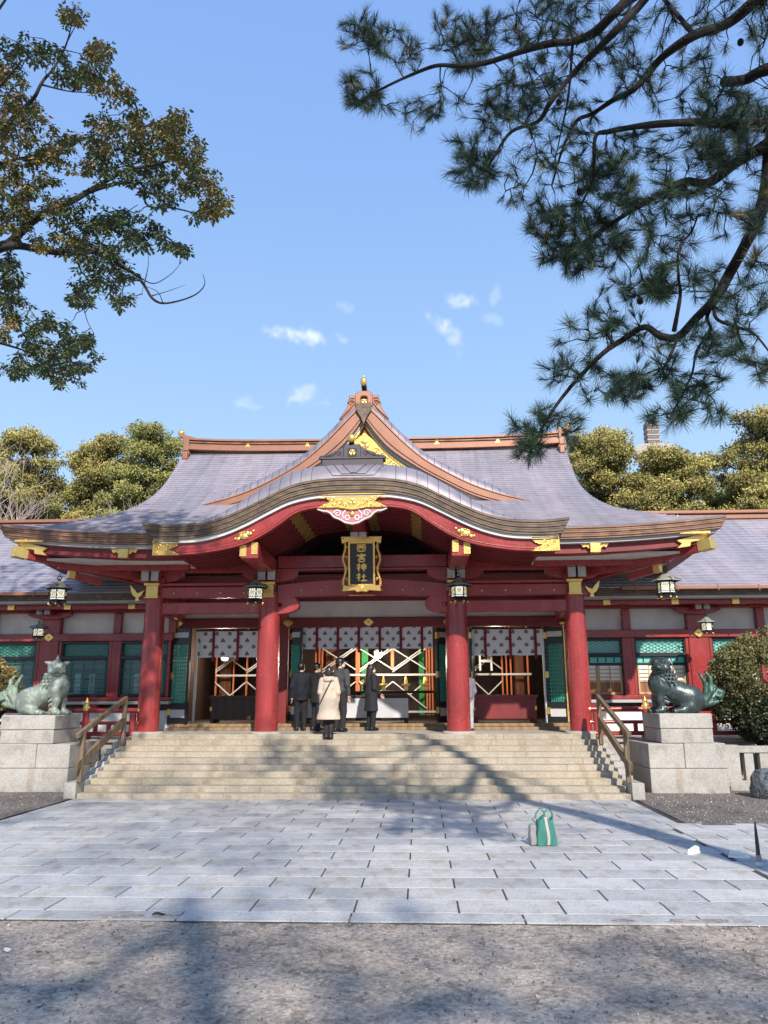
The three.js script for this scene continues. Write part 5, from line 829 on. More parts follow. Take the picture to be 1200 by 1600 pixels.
{
  const f = thing('stone_fence', 'low pale stone fence beside the right pedestal under the shrub', 'fence', [0, 0, 0]), z = -16.55;
  new MB().box(7.2, 7.62, 0, 0.87, z - 0.15, z + 0.12, 0.015).build('fence_post', M.stone, f); 
  for (let i = 0; i < 7; i++) { const x = 7.66 + i * 0.3; new MB().box(x + 0.06, x + 0.24, 0.2, 0.72, z - 0.07, z + 0.08, 0.012).build('fence_post', M.stone, f); }
  new MB().box(7.62, 9.9, 0.72, 0.85, z - 0.11, z + 0.1, 0.014).build('fence_rail', M.stone, f); new MB().box(7.2, 9.9, -0.02, 0.2, z - 0.2, z + 0.14, 0.014).build('fence_base', M.stone, f);
  const rk = (name, cx, cy, cz, rx, ry, rz, seed, label, mat) => { const g = new THREE.IcosahedronGeometry(1, 5), p = g.attributes.position; for (let i = 0; i < p.count; i++) { const x = p.getX(i), y = p.getY(i), zz = p.getZ(i), n = 1 + 0.22 * (fbm3(x * 1.6 + seed, y * 1.6, zz * 1.6, 4, seed) - 0.5) * 2 - (x + y * 0.3 < -0.3 && seed === 4 ? 0.05 : 0); p.setXYZ(i, x * rx * n, Math.max(y * ry * n, -0.3), zz * rz * n); } g.computeVertexNormals(); g.translate(cx, cy, cz); return tag(mesh(name, boxUV(toCreasedNormals(g, 0.5)), mat), label, 'boulder'); };
  rk('boulder', 7.62, 0.16, -15.3, 0.32, 0.36, 0.3, 4, 'blue grey split boulder at the foot of the stone fence', std([0.17, 0.19, 0.21], { roughness: 0.9, map: T.stone, bumpMap: T.gravelBump, bumpScale: 0.03 }));
  rk('boulder', 8.05, 0.16, -15.3, 0.34, 0.36, 0.3, 9, 'rough dark boulder right of the thin black pole', std([0.12, 0.14, 0.16], { roughness: 0.95, map: T.gravel, bumpMap: T.gravelBump, bumpScale: 0.05 }));
  const pole = thing('thin_pole', 'thin black pole standing between the boulders in front of the shrub', 'pole', [7.72, 0, -15.0]); new MB().cyl(0, 0, 1.12, 0, 0.016, 0.014, 8).ball(0, 1.13, 0, 0.02, 1, 1, 1, 8).build('pole_shaft', M.black, pole); new MB().cyl(0, 0, 0.04, 0, 0.06, 0.04, 12).build('pole_foot', M.black, pole);
}
// small things on the pavement
{
  const bag = thing('green_bag', 'green cloth bag with two peaks standing on the pavement', 'bag', [2.85, 0.016, -10.5], 0.2);
  const gm = std([0.055, 0.24, 0.19], { roughness: 0.8, map: T.soft }), fab = (f, n, mat) => mesh(n, boxUV(f), mat, bag);
  fab(sdfGeo((x, y, z) => {
    const h = clamp(y / 0.36), w = 0.128 - 0.022 * h + 0.008 * Math.sin(y * 17 + z * 9), dz = mix(0.085, 0.03, h * h) + 0.007 * Math.sin(x * 38 + y * 14) + 0.005 * Math.sin(x * 71 - y * 25);
    const top = 0.335 + 0.035 * Math.cos((x + 0.01) * 44) - 0.02 * Math.cos(x * 14);
    const qx = Math.max(Math.abs(x) - w + 0.03, 0), qz = Math.max(Math.abs(z) - dz + 0.025, 0);
    return Math.max(Math.hypot(qx, qz) - 0.028, -y, y - top) * 0.75; }, [-0.2, -0.03, -0.14], [0.2, 0.46, 0.14], 0.008), 'bag_body', gm);
  for (const s of [-1, 1]) new MB().tube([V(-0.06 + s * 0.045 - 0.01, 0.31, s * 0.02), V(-0.055 + s * 0.04, 0.37, s * 0.03), V(0.0 + s * 0.035, 0.435, s * 0.034), V(0.05 + s * 0.04, 0.38, s * 0.03), V(0.06 + s * 0.04, 0.31, s * 0.02)], 0.011, 8).build('bag_handle', gm, bag);
  new MB().add(gridGeo(4, 20, (u, v) => { const y = 0.01 + 0.32 * v; return [-0.012 + 0.034 * u + 0.006 * Math.sin(v * 5), y, mix(0.092, 0.037, clamp(y / 0.36) ** 2) + 0.007 * Math.sin(0 + y * 14) + 0.004]; }, false)).build('beige_strip', std([0.48, 0.42, 0.36], { side: THREE.DoubleSide }), bag);
  fab(sdfGeo((x, y, z) => { const qx = Math.max(Math.abs(x + 0.165) - 0.02, 0), qy = Math.max(Math.abs(y - 0.12) - 0.1, 0), qz = Math.max(Math.abs(z) - 0.035 + 0.05 * y, 0); return Math.hypot(qx, qy, qz) - 0.022 + 0.004 * Math.sin(y * 40 + x * 30); }, [-0.24, -0.03, -0.1], [-0.1, 0.3, 0.1], 0.009), 'side_pouch', std([0.36, 0.34, 0.33], { roughness: 0.9, map: T.soft }));
  const shoe = (label, pos, turn) => {
    const s = thing('white_shoe', label, 'shoe', pos, turn); s.scale.setScalar(0.78);
    mesh('shoe_upper', boxUV(sdfGeo((x, y, z) => { const d = union([cap(0, 0.04, -0.09, 0, 0.035, 0.1, 0.042, 0.034), cap(0, 0.07, -0.08, 0, 0.05, 0.02, 0.036, 0.03)], 0.03)(x, y, z); return Math.max(d, -y + 0.012, -ell(0, 0.125, -0.07, 0.03, 0.05, 0.045)(x, y, z)); }, [-0.08, -0.02, -0.18], [0.08, 0.14, 0.18], 0.007)), std([0.74, 0.73, 0.72], { roughness: 0.7 }), s);
    new MB().add(shapeGeo([[-0.045, -0.12], [0, -0.145], [0.045, -0.12], [0.04, 0.0], [0.047, 0.08], [0.03, 0.14], [0, 0.15], [-0.03, 0.14], [-0.047, 0.08], [-0.04, 0]], 0.018, 0.004).rotateX(-Math.PI / 2)).build('shoe_sole', std([0.85, 0.84, 0.82]), s);
    const lc = new MB(); for (let i = 0; i < 4; i++) lc.tube([V(-0.02, 0.078 - i * 0.004, 0.0 + i * 0.02), V(0, 0.086 - i * 0.005, 0.0 + i * 0.02), V(0.02, 0.078 - i * 0.004, 0.0 + i * 0.02)], 0.003, 4); lc.build('laces', M.white, s); return s;
  };
  shoe('white shoe on the pavement right of the green bag', [4.5, 0.016, -10.0], -0.9); shoe('white shoe on the pavement nearest the right edge', [4.93, 0.016, -9.75], 1.4);
  const um = thing('folded_umbrella', 'slim black folded umbrella with pale tip standing at the right edge', 'umbrella', [4.95, 0.016, -9.25]);
  new MB().lathe([[0.006, 0.46], [0.012, 0.4], [0.02, 0.25], [0.022, 0.13], [0.026, 0.12]], 0, 0, 0, 12).build('umbrella_cloth', M.black, um); new MB().lathe([[0.026, 0.12], [0.032, 0.06], [0.034, 0.05]], 0, 0, 0, 12).build('grey_band', std([0.25, 0.24, 0.23]), um); new MB().lathe([[0.034, 0.05], [0.036, 0.02], [0.03, 0.0], [0, 0.0]], 0, 0, 0, 12).build('pale_tip', M.white, um);
  const lf = thing('dark_leaf', 'dark dry leaf lying at the front edge of the pavement', 'leaf', [-0.93, 0.02, -7.13], 0.4); new MB().add(gridGeo(8, 4, (u, v) => { const w = Math.sin(u * Math.PI) * 0.022; return [(u - 0.5) * 0.11, 0.012 * Math.abs(v - 0.5) * 2 + 0.008 * Math.sin(u * 5), (v - 0.5) * 2 * w]; }, true)).build('leaf_blade', std([0.03, 0.022, 0.02], { side: THREE.DoubleSide }), lf);
  const pp = thing('paper_scrap', 'scrap of white paper lying on the sand', 'paper', [-1.75, 0.0, -6.2], 0.7); new MB().add(gridGeo(4, 4, (u, v) => [(u - 0.5) * 0.06, 0.01 + 0.01 * Math.sin(u * 4 + v * 3), (v - 0.5) * 0.05], true)).build('paper_sheet', std([0.75, 0.74, 0.72], { side: THREE.DoubleSide }), pp);
}
// ---------------------------------------------------------------- guardian lions
function lionGeo(horn) {     // faces +x, head turned to +z; base on y = 0
  const r = rng(3), b = [];
  const body = union([
    cap(0.30, 0.56, 0, -0.24, 0.30, 0, 0.215, 0.255), ell(0.30, 0.56, 0, 0.2, 0.26, 0.215), cap(0.3, 0.62, 0, 0.27, 0.86, 0.02, 0.19, 0.15),
    ell(-0.24, 0.27, 0.155, 0.25, 0.26, 0.12), ell(-0.24, 0.27, -0.155, 0.25, 0.26, 0.12), ell(-0.36, 0.22, 0, 0.17, 0.22, 0.2),
  ], 0.1);
  const legs = union([
    cap(0.33, 0.5, 0.13, 0.36, 0.28, 0.14, 0.115, 0.072), cap(0.36, 0.28, 0.14, 0.33, 0.09, 0.15, 0.072, 0.062), cap(0.33, 0.5, -0.13, 0.38, 0.28, -0.14, 0.115, 0.072), cap(0.38, 0.28, -0.14, 0.37, 0.09, -0.15, 0.072, 0.062),
    ell(0.37, 0.055, 0.155, 0.11, 0.062, 0.085), ell(0.42, 0.055, -0.15, 0.11, 0.062, 0.085), ell(0.0, 0.055, 0.21, 0.14, 0.06, 0.08), ell(0.0, 0.055, -0.21, 0.14, 0.06, 0.08), cap(-0.2, 0.12, 0.2, -0.03, 0.06, 0.21, 0.1, 0.06), cap(-0.2, 0.12, -0.2, -0.03, 0.06, -0.21, 0.1, 0.06),
  ], 0.05);
  const toes = []; for (const [px, pz] of [[0.37, 0.155], [0.42, -0.15], [0.03, 0.21], [0.03, -0.21]]) for (let i = -1; i <= 2; i++) toes.push(ell(px + 0.085, 0.04, pz + (i - 0.5) * 0.045, 0.045, 0.042, 0.024));
  // head, looking mostly towards +z
  const hx = 0.27, hy = 0.93, hz = 0.06, T1 = 0.5, c = Math.cos(T1), s = Math.sin(T1);    // local head frame: forward f, side g
  const H = (f, y, g) => [hx + f * s + g * c, hy + y, hz + f * c - g * s];
  const E = (f, y, g, q, q2 = q, q3 = q) => { const [x, yy, z] = H(f, y, g); return ell(x, yy, z, q, q2, q3); };
  const head = union([E(0, 0.02, 0, 0.185, 0.17, 0.185), E(0.15, -0.06, 0, 0.115, 0.09, 0.115), E(0.1, -0.13, 0, 0.1, 0.05, 0.1), E(0.07, 0.08, 0.075, 0.07, 0.045, 0.07), E(0.07, 0.08, -0.075, 0.07, 0.045, 0.07), E(0.1, -0.05, 0.12, 0.06), E(0.1, -0.05, -0.12, 0.06)], 0.035);
  const face = union([E(0.245, -0.025, 0, 0.05, 0.038, 0.045), E(0.235, -0.035, 0.045, 0.03), E(0.235, -0.035, -0.045, 0.03), E(0.155, 0.06, 0.075, 0.032), E(0.155, 0.06, -0.075, 0.032), E(0.13, 0.1, 0.075, 0.055, 0.022, 0.055), E(0.13, 0.1, -0.075, 0.055, 0.022, 0.055)], 0.015);
  const mouth = union([cap(...H(0.26, -0.095, 0), ...H(0.13, -0.075, 0.12), 0.017, 0.014), cap(...H(0.26, -0.095, 0), ...H(0.13, -0.075, -0.12), 0.017, 0.014)], 0.01);
  const eyes = union([E(0.192, 0.055, 0.075, 0.016), E(0.192, 0.055, -0.075, 0.016)], 0.005);
  const ears = union([cap(...H(-0.02, 0.12, 0.16), ...H(0.02, horn ? 0.14 : 0.03, 0.225), 0.055, 0.025), cap(...H(-0.02, 0.12, -0.16), ...H(0.02, horn ? 0.14 : 0.03, -0.225), 0.055, 0.025)], 0.02);
  const extra = horn ? [cap(...H(0.0, 0.17, 0), ...H(-0.02, 0.3, 0), 0.045, 0.008)] : [];
  // mane curls round the neck and down the back, locks on the legs
  const curls = []; 
  for (let row = 0; row < 6; row++) for (let i = 0; i < 14; i++) { const a = i / 14 * Math.PI * 2 + row * 0.224, R = [0.165, 0.165, 0.185, 0.2, 0.212, 0.225][row], y = [0.97, 0.89, 0.82, 0.75, 0.68, 0.61][row]; if (row > 2 && Math.cos(a) > 0.5) continue; if (row < 2 && Math.sin(a - 0.1) > -0.1) continue; const x = 0.25 - row * 0.012 + R * Math.cos(a), z = 0.02 + R * Math.sin(a) * 1.02; curls.push(cap(x, y, z, x - 0.03 * Math.cos(a) - 0.02, y - 0.07, z * 1.02, 0.036, 0.014)); }
  for (let i = 0; i < 5; i++) { const [x, y, z] = H(0.14, -0.2 - 0.045 * i, (i % 2 - 0.5) * 0.07); curls.push(ell(x, y, z, 0.04, 0.035, 0.04)); }
  for (let i = 0; i < 5; i++) for (const sgn of [1, -1]) { curls.push(cap(0.24 + 0.01 * i, 0.48 - i * 0.09, sgn * 0.185, 0.2 + 0.01 * i, 0.44 - i * 0.09, sgn * 0.2, 0.032, 0.014)); curls.push(ell(-0.06 - 0.035 * i, 0.1 + 0.012 * (i % 2), sgn * 0.255, 0.026, 0.03, 0.022)); }
  // tail: flame-like plumes
  const plume = (pts, r0, r1) => { const o = []; for (let i = 0; i < pts.length - 1; i++) o.push(cap(...pts[i], ...pts[i + 1], mix(r0, r1, i / (pts.length - 1)), mix(r0, r1, (i + 1) / (pts.length - 1)))); return o; };
  const tail = union([...plume([[-0.5, 0.22, 0], [-0.6, 0.4, 0], [-0.62, 0.56, 0], [-0.55, 0.68, 0.02], [-0.49, 0.80, 0.02]], 0.085, 0.02), ...plume([[-0.55, 0.24, 0.04], [-0.68, 0.42, 0.05], [-0.7, 0.58, 0.04], [-0.7, 0.7, 0.04], [-0.63, 0.79, 0.04]], 0.08, 0.026), ...plume([[-0.55, 0.2, 0], [-0.72, 0.3, 0], [-0.85, 0.43, 0], [-0.92, 0.4, 0.02], [-0.87, 0.31, 0.05], [-0.8, 0.34, 0.06]], 0.085, 0.03), ...plume([[-0.62, 0.3, -0.02], [-0.74, 0.44, -0.03], [-0.8, 0.54, -0.02]], 0.08, 0.025), ...plume([[-0.55, 0.18, 0.03], [-0.7, 0.2, 0.04], [-0.8, 0.22, 0.06]], 0.08, 0.04)], 0.014);
  const bodyAll = (x, y, z) => {
    let d = smin(body(x, y, z), legs(x, y, z), 0.06); d = smin(d, head(x, y, z), 0.05); d = smin(d, face(x, y, z), 0.018); d = smin(d, ears(x, y, z), 0.02);
    if (d < 0.12) { for (const t of toes) d = smin(d, t(x, y, z), 0.012); for (const q of curls) d = smin(d, q(x, y, z), 0.016); for (const q of extra) d = smin(d, q(x, y, z), 0.03); d = Math.max(d, -mouth(x, y, z), -eyes(x, y, z)); }
    return Math.max(d, 0.004 - y);
  };
  const tl = (x, y, z) => tail(x, y, z) + 0.004 * Math.sin(x * 60 + y * 34) * sstep(0.1, 0.25, y);
  return [sdfGeo(bodyAll, [-0.6, -0.02, -0.36], [0.66, 1.3, 0.42], 0.0125), sdfGeo(tl, [-1.0, 0.02, -0.16], [-0.34, 0.9, 0.2], 0.0125)];
}
{
  const paw = (t, k) => { const b = new MB().box(-0.72, 0.62, -0.0, 0.03, -0.34, 0.36, 0.01); };
  const A = lionGeo(true), B = lionGeo(false); B.forEach((g) => { g.scale(-1, 1, 1); const ix = g.index.array; for (let i = 0; i < ix.length; i += 3) { const t = ix[i]; ix[i] = ix[i + 1]; ix[i + 1] = t; } g.computeVertexNormals(); });
  const patina = tex(256, 256, (u, v) => { const n = fbm(u, v, 5, 5, 5, 120), m = fbm(u, v, 14, 14, 4, 124), t = sstep(0.4, 0.62, n * 0.6 + m * 0.4); return [mix(0.54, 0.66, t), mix(0.56, 0.71, t), mix(0.55, 0.67, t)]; }, true, 1.6);
  const bl = std([0.78, 0.80, 0.74], { roughness: 0.5, metalness: 0.15, map: patina, bumpMap: T.softBump, bumpScale: 0.006 }), br = std([0.20, 0.24, 0.255], { roughness: 0.34, metalness: 0.4, map: patina, bumpMap: T.softBump, bumpScale: 0.006 });
  const tl = std([0.62, 0.72, 0.62], { roughness: 0.55, map: patina }), tr = std([0.17, 0.31, 0.27], { roughness: 0.42, metalness: 0.3, map: patina });
  const l = thing('guardian_lion', 'pale weathered bronze guardian lion with a horn on the left pedestal', 'statue', [-6.62, 1.49, -16.5]), r = thing('guardian_lion', 'dark bronze guardian lion with curly mane on the right pedestal', 'statue', [6.5, 1.49, -16.5]);
  mesh('lion_body', boxUV(A[0]), bl, l); mesh('tail', boxUV(A[1]), tl, l); mesh('lion_body', boxUV(B[0]), br, r); mesh('tail', boxUV(B[1]), tr, r);
}
// ---------------------------------------------------------------- people
const skinM = std([0.52, 0.32, 0.235], { roughness: 0.55 }), hairM = std([0.012, 0.010, 0.010], { roughness: 0.45 });
// head with face, looking along +z, chin at about -0.11, centre at 0
const headSDF = (() => {
  const solid = union([ell(0, 0.025, -0.012, 0.076, 0.1, 0.094), ell(0, -0.045, 0.022, 0.056, 0.066, 0.062), ell(0, -0.09, 0.055, 0.03, 0.024, 0.028)], 0.035);
  const nose = union([cap(0, 0.012, 0.082, 0, -0.026, 0.102, 0.009, 0.013), ell(0.012, -0.03, 0.09, 0.01, 0.008, 0.01), ell(-0.012, -0.03, 0.09, 0.01, 0.008, 0.01)], 0.01);
  const sock = [ell(0.031, 0.008, 0.092, 0.02, 0.013, 0.014), ell(-0.031, 0.008, 0.092, 0.02, 0.013, 0.014)], ball = [ell(0.031, 0.007, 0.074, 0.014, 0.011, 0.012), ell(-0.031, 0.007, 0.074, 0.014, 0.011, 0.012)];
  const lips = [ell(0, -0.053, 0.084, 0.022, 0.006, 0.008), ell(0, -0.063, 0.082, 0.019, 0.007, 0.008)], ears = [ell(0.078, -0.002, -0.012, 0.012, 0.03, 0.02), ell(-0.078, -0.002, -0.012, 0.012, 0.03, 0.02)];
  return (x, y, z) => { let d = solid(x, y, z); for (const s of sock) d = Math.max(d, -s(x, y, z) * 0.8); for (const b of ball) d = Math.min(d, b(x, y, z)); d = smin(d, nose(x, y, z), 0.012); for (const l of lips) d = smin(d, l(x, y, z), 0.005); for (const e of ears) d = smin(d, e(x, y, z), 0.012); return d; };
})();
const headGeo = sdfGeo(headSDF, [-0.12, -0.14, -0.14], [0.12, 0.15, 0.14], 0.006);
// a relaxed right hand hanging down from the wrist at the origin, thumb forward (+z)
const handGeo = sdfGeo(union([
  cap(0, 0.0, 0, 0, -0.03, 0.002, 0.026, 0.03), ell(0, -0.055, 0.002, 0.016, 0.045, 0.04),
  ...[[0.03, 0.072, 0.0085], [0.01, 0.08, 0.009], [-0.011, 0.074, 0.0085], [-0.031, 0.056, 0.0075]].flatMap(([z, L, r]) => [cap(0, -0.09, z, 0.006, -0.09 - L * 0.5, z * 1.08, r, r * 0.95), cap(0.006, -0.09 - L * 0.5, z * 1.08, 0.022, -0.09 - L, z * 1.02, r * 0.95, r * 0.75)]),
  cap(0.006, -0.025, 0.028, 0.014, -0.062, 0.056, 0.012, 0.01), cap(0.014, -0.062, 0.056, 0.018, -0.095, 0.058, 0.01, 0.008),
], 0.008), [-0.05, -0.2, -0.07], [0.06, 0.04, 0.09], 0.005);
function person(label, pos, turn, o) {
  const t = thing('person', label, 'person', pos, turn), h = (o.h ?? 1.68) / 1.7, hd = o.headTurn ?? 0, nod = o.nod ?? 0;
  const sw = (o.f ? 0.165 : 0.19), arm = o.arms ?? [[0.03, 0.0], [0.03, 0.0]], st = o.stance ?? [[0.09, 0], [-0.09, 0]];
  // joints
  const J = { hip: [0.085, 0.9], knee: 0.48, sh: [sw, 1.385], neck: 1.45, head: 1.575 };
  const parts = [cap(0, 0.98, 0, 0, 1.2, 0.005, o.f ? 0.115 : 0.125, 0.12), ell(0, 1.27, 0, sw * 0.95, 0.16, 0.11), cap(-sw * 0.75, 1.385, -0.01, sw * 0.75, 1.385, -0.01, 0.06, 0.06), cap(0, 1.4, -0.01, 0, 1.53, 0.0, 0.055, 0.05), ell(0, 0.93, -0.01, 0.15, 0.11, 0.115)];
  const wrists = [];
  for (const s of [0, 1]) {
    const k = s ? -1 : 1, [fx, fz] = st[s], kn = [k * 0.09 + (fx - k * 0.09) * 0.5, J.knee, fz * 0.5 + 0.02];
    parts.push(cap(k * 0.085, 0.9, 0, ...kn, 0.085, 0.058), cap(...kn, fx, 0.1, fz - 0.01, 0.056, 0.038), cap(fx, 0.07, fz - 0.03, fx + k * 0.01, 0.035, fz + 0.12, 0.042, 0.03));
    const [bend, out] = arm[s], el = [k * (sw + 0.045 + out), 1.1, -0.04], a = bend, wr = [el[0] - k * 0.06 * Math.min(1, a * 1.5) , el[1] - 0.25 * Math.cos(a), el[2] + 0.03 + 0.25 * Math.sin(a)];
    parts.push(cap(k * sw, 1.385, -0.01, ...el, 0.055, 0.042), cap(...el, ...wr, 0.041, 0.028)); wrists.push([wr, a, k, el]);
  }
  const bodyG = sdfGeo(union(parts, 0.035), [-0.42, -0.02, -0.34], [0.42, 1.56, 0.52], 0.016), list = [clean(bodyG)];
  const hg = headGeo.clone(); hg.rotateX(nod); hg.rotateY(hd); hg.translate(0, J.head + 0.02, 0.015); list.push(clean(hg));
  for (const [wr, a, k] of wrists) { const g = handGeo.clone(); if (k < 0) { g.scale(-1, 1, 1); const ix = g.index.array; for (let i = 0; i < ix.length; i += 3) { const q = ix[i]; ix[i] = ix[i + 1]; ix[i + 1] = q; } g.computeVertexNormals(); } g.rotateX(-a * 0.9); g.translate(wr[0], wr[1] - 0.005, wr[2]); list.push(clean(g)); }
  const bm = mesh('body', boxUV(mergeGeometries(list.map((g) => { g.deleteAttribute('uv'); return g; }))), skinM, t);
  // clothes follow the same bones, a little thicker
  const wave = (x, y, z, a) => a * (Math.sin(x * 33 + y * 6 + 2 * Math.sin(y * 5)) + Math.sin(y * 19 - z * 26 + x * 23) + 0.5 * Math.sin(y * 43 + x * 37)) ;
  const shell = (fs, k, lo, hi, mat, name, cut, wr = 0.003) => { const u = union(fs, k); return mesh(name, boxUV(sdfGeo((x, y, z) => Math.max(u(x, y, z) + wave(x, y, z, wr), cut ? cut(x, y, z) : -1), lo, hi, 0.014)), mat, t); };
  const legC = [], sleeve = [];
  for (const s of [0, 1]) { const k = s ? -1 : 1, [fx, fz] = st[s], kn = [k * 0.09 + (fx - k * 0.09) * 0.5, J.knee, fz * 0.5 + 0.02]; legC.push(cap(k * 0.085, 0.92, 0, ...kn, 0.108, 0.078), cap(...kn, fx, 0.06, fz - 0.015, 0.078, o.wide ? 0.085 : 0.062)); const [wr, a, , el] = wrists[s]; sleeve.push(cap(k * sw, 1.385, -0.01, ...el, 0.078, 0.064), cap(...el, mix(el[0], wr[0], 0.96), mix(el[1], wr[1], 0.96), mix(el[2], wr[2], 0.96), 0.062, 0.048)); }
  const torso = [cap(0, 0.98, 0, 0, 1.2, 0.005, o.f ? 0.14 : 0.155, 0.15), ell(0, 1.27, -0.005, sw * 1.08, 0.17, 0.138), cap(-sw * 0.8, 1.385, -0.01, sw * 0.8, 1.385, -0.01, 0.082, 0.082), ell(0, 0.95, -0.01, 0.178, 0.13, 0.14)];
  if (o.pants) shell([...legC, ell(0, 0.93, -0.01, 0.17, 0.12, 0.13)], 0.03, [-0.4, 0, -0.35], [0.4, 1.08, 0.4], o.pants, 'trousers', (x, y, z) => 0.075 - y);
  if (o.coat) {
    const hem = o.hem ?? 0.85, fl = o.flare ?? 0, list2 = [...torso, ...sleeve];
    if (hem < 0.8) list2.push((x, y, z) => { const r = 0.165 + fl * clamp((1.15 - y) / 0.7), q = Math.sqrt((x / 1.12) ** 2 + (z / 0.86) ** 2); return Math.max(q - r, hem - y, y - 1.2) * 0.85; });
    shell(list2, 0.035, [-0.42, hem - 0.03, -0.36], [0.42, 1.52, 0.52], o.coat, 'coat', (x, y, z) => Math.max(hem - y, y - 1.47 - z * 0.4), 0.0026);
    if (o.hood) shell([ell(0, 1.4, -0.1, 0.135, 0.06, 0.075), cap(-0.1, 1.44, -0.05, 0.1, 1.44, -0.05, 0.05, 0.05), cap(-0.07, 1.43, 0.05, 0.07, 1.43, 0.05, 0.04, 0.04)], 0.04, [-0.22, 1.28, -0.24], [0.22, 1.54, 0.14], o.coat, 'hood');
    else shell([(x, y, z) => Math.abs(Math.sqrt(x * x + z * z) - 0.075) - 0.016, ], 0.02, [-0.15, 1.38, -0.15], [0.15, 1.52, 0.15], o.coat, 'collar', (x, y, z) => Math.max(1.4 - y, y - 1.485));
  }
  for (const s of [0, 1]) { const k = s ? -1 : 1, [fx, fz] = st[s]; const g = sdfGeo((x, y, z) => Math.max(union([cap(fx, 0.06, fz - 0.045, fx + k * 0.012, 0.045, fz + 0.13, 0.052, 0.042), ...(o.boots ? [cap(fx, 0.08, fz - 0.02, fx, 0.3, fz - 0.015, 0.05, 0.056)] : [])], 0.03)(x, y, z), -y), [fx - 0.1, -0.02, fz - 0.13], [fx + 0.1, 0.4, fz + 0.2], 0.011); mesh('shoe', boxUV(g), o.shoes ?? M.black, t); }
  // hair
  const ch = Math.cos(-hd), sh = Math.sin(-hd), hy = J.head + 0.02;
  const L = (f) => (x, y, z) => { const X = x, Y = y - hy, Z = z - 0.015; return f(X * ch + Z * sh, Y, -X * sh + Z * ch); };
  const capHair = L((x, y, z) => Math.max(ell(0, 0.03, -0.018, 0.092, 0.112, 0.108)(x, y, z), -ell(0, -0.045, 0.1, 0.075, 0.11, 0.085)(x, y, z) + 0, -y - 0.075));
  const hl = [capHair]; if (o.hair === 'bob') hl.push(L((x, y, z) => Math.max(ell(0, -0.03, -0.025, 0.105, 0.13, 0.105)(x, y, z), -ell(0, -0.04, 0.1, 0.075, 0.13, 0.09)(x, y, z), -y - 0.13)));
  if (o.hair === 'long') hl.push(L((x, y, z) => Math.max(union([cap(0, 0, -0.04, 0, -0.38, -0.09, 0.1, 0.1)], 0.02)(x, y, z), -ell(0, -0.1, 0.1, 0.09, 0.2, 0.1)(x, y, z), -y - 0.42)));
  const hs = union(hl, 0.02); mesh('hair', boxUV(sdfGeo((x, y, z) => hs(x, y, z) + 0.0022 * Math.sin(x * 190 + z * 120 + y * 14), [-0.18, hy - 0.5, -0.24], [0.18, hy + 0.17, 0.18], 0.009)), o.hairM ?? hairM, t);
  if (o.cap) mesh('cap', boxUV(sdfGeo(L((x, y, z) => smin(Math.max(ell(0, 0.04, -0.015, 0.1, 0.115, 0.114)(x, y, z), 0.045 - y), Math.max(ell(0, 0.05, 0.1, 0.075, 0.012, 0.085)(x, y, z), -z + 0.05), 0.01)), [-0.2, hy, -0.2], [0.2, hy + 0.2, 0.22], 0.008)), o.cap, t);
  if (o.mask) mesh('face_mask', boxUV(sdfGeo(L((x, y, z) => Math.max(Math.abs(ell(0, -0.03, 0.01, 0.072, 0.095, 0.094)(x, y, z)) - 0.006, Math.abs(y + 0.052) - 0.042 + Math.abs(x) * 0.25, 0.03 - z)), [-0.14, hy - 0.14, -0.14], [0.14, hy + 0.1, 0.16], 0.006)), M.white, t);
  if (o.strap) new MB().tube([V(-0.12, 1.47, -0.03), V(-0.08, 1.4, -0.155), V(0.02, 1.2, -0.178), V(0.12, 1.0, -0.18), V(0.2, 0.84, -0.13), V(0.24, 0.78, -0.02)], 0.013, 6).box(0.2, 0.3, 0.6, 0.8, -0.1, 0.1, 0.03).build('shoulder_bag', M.black, t);
  t.scale.setScalar(h); return t;
}
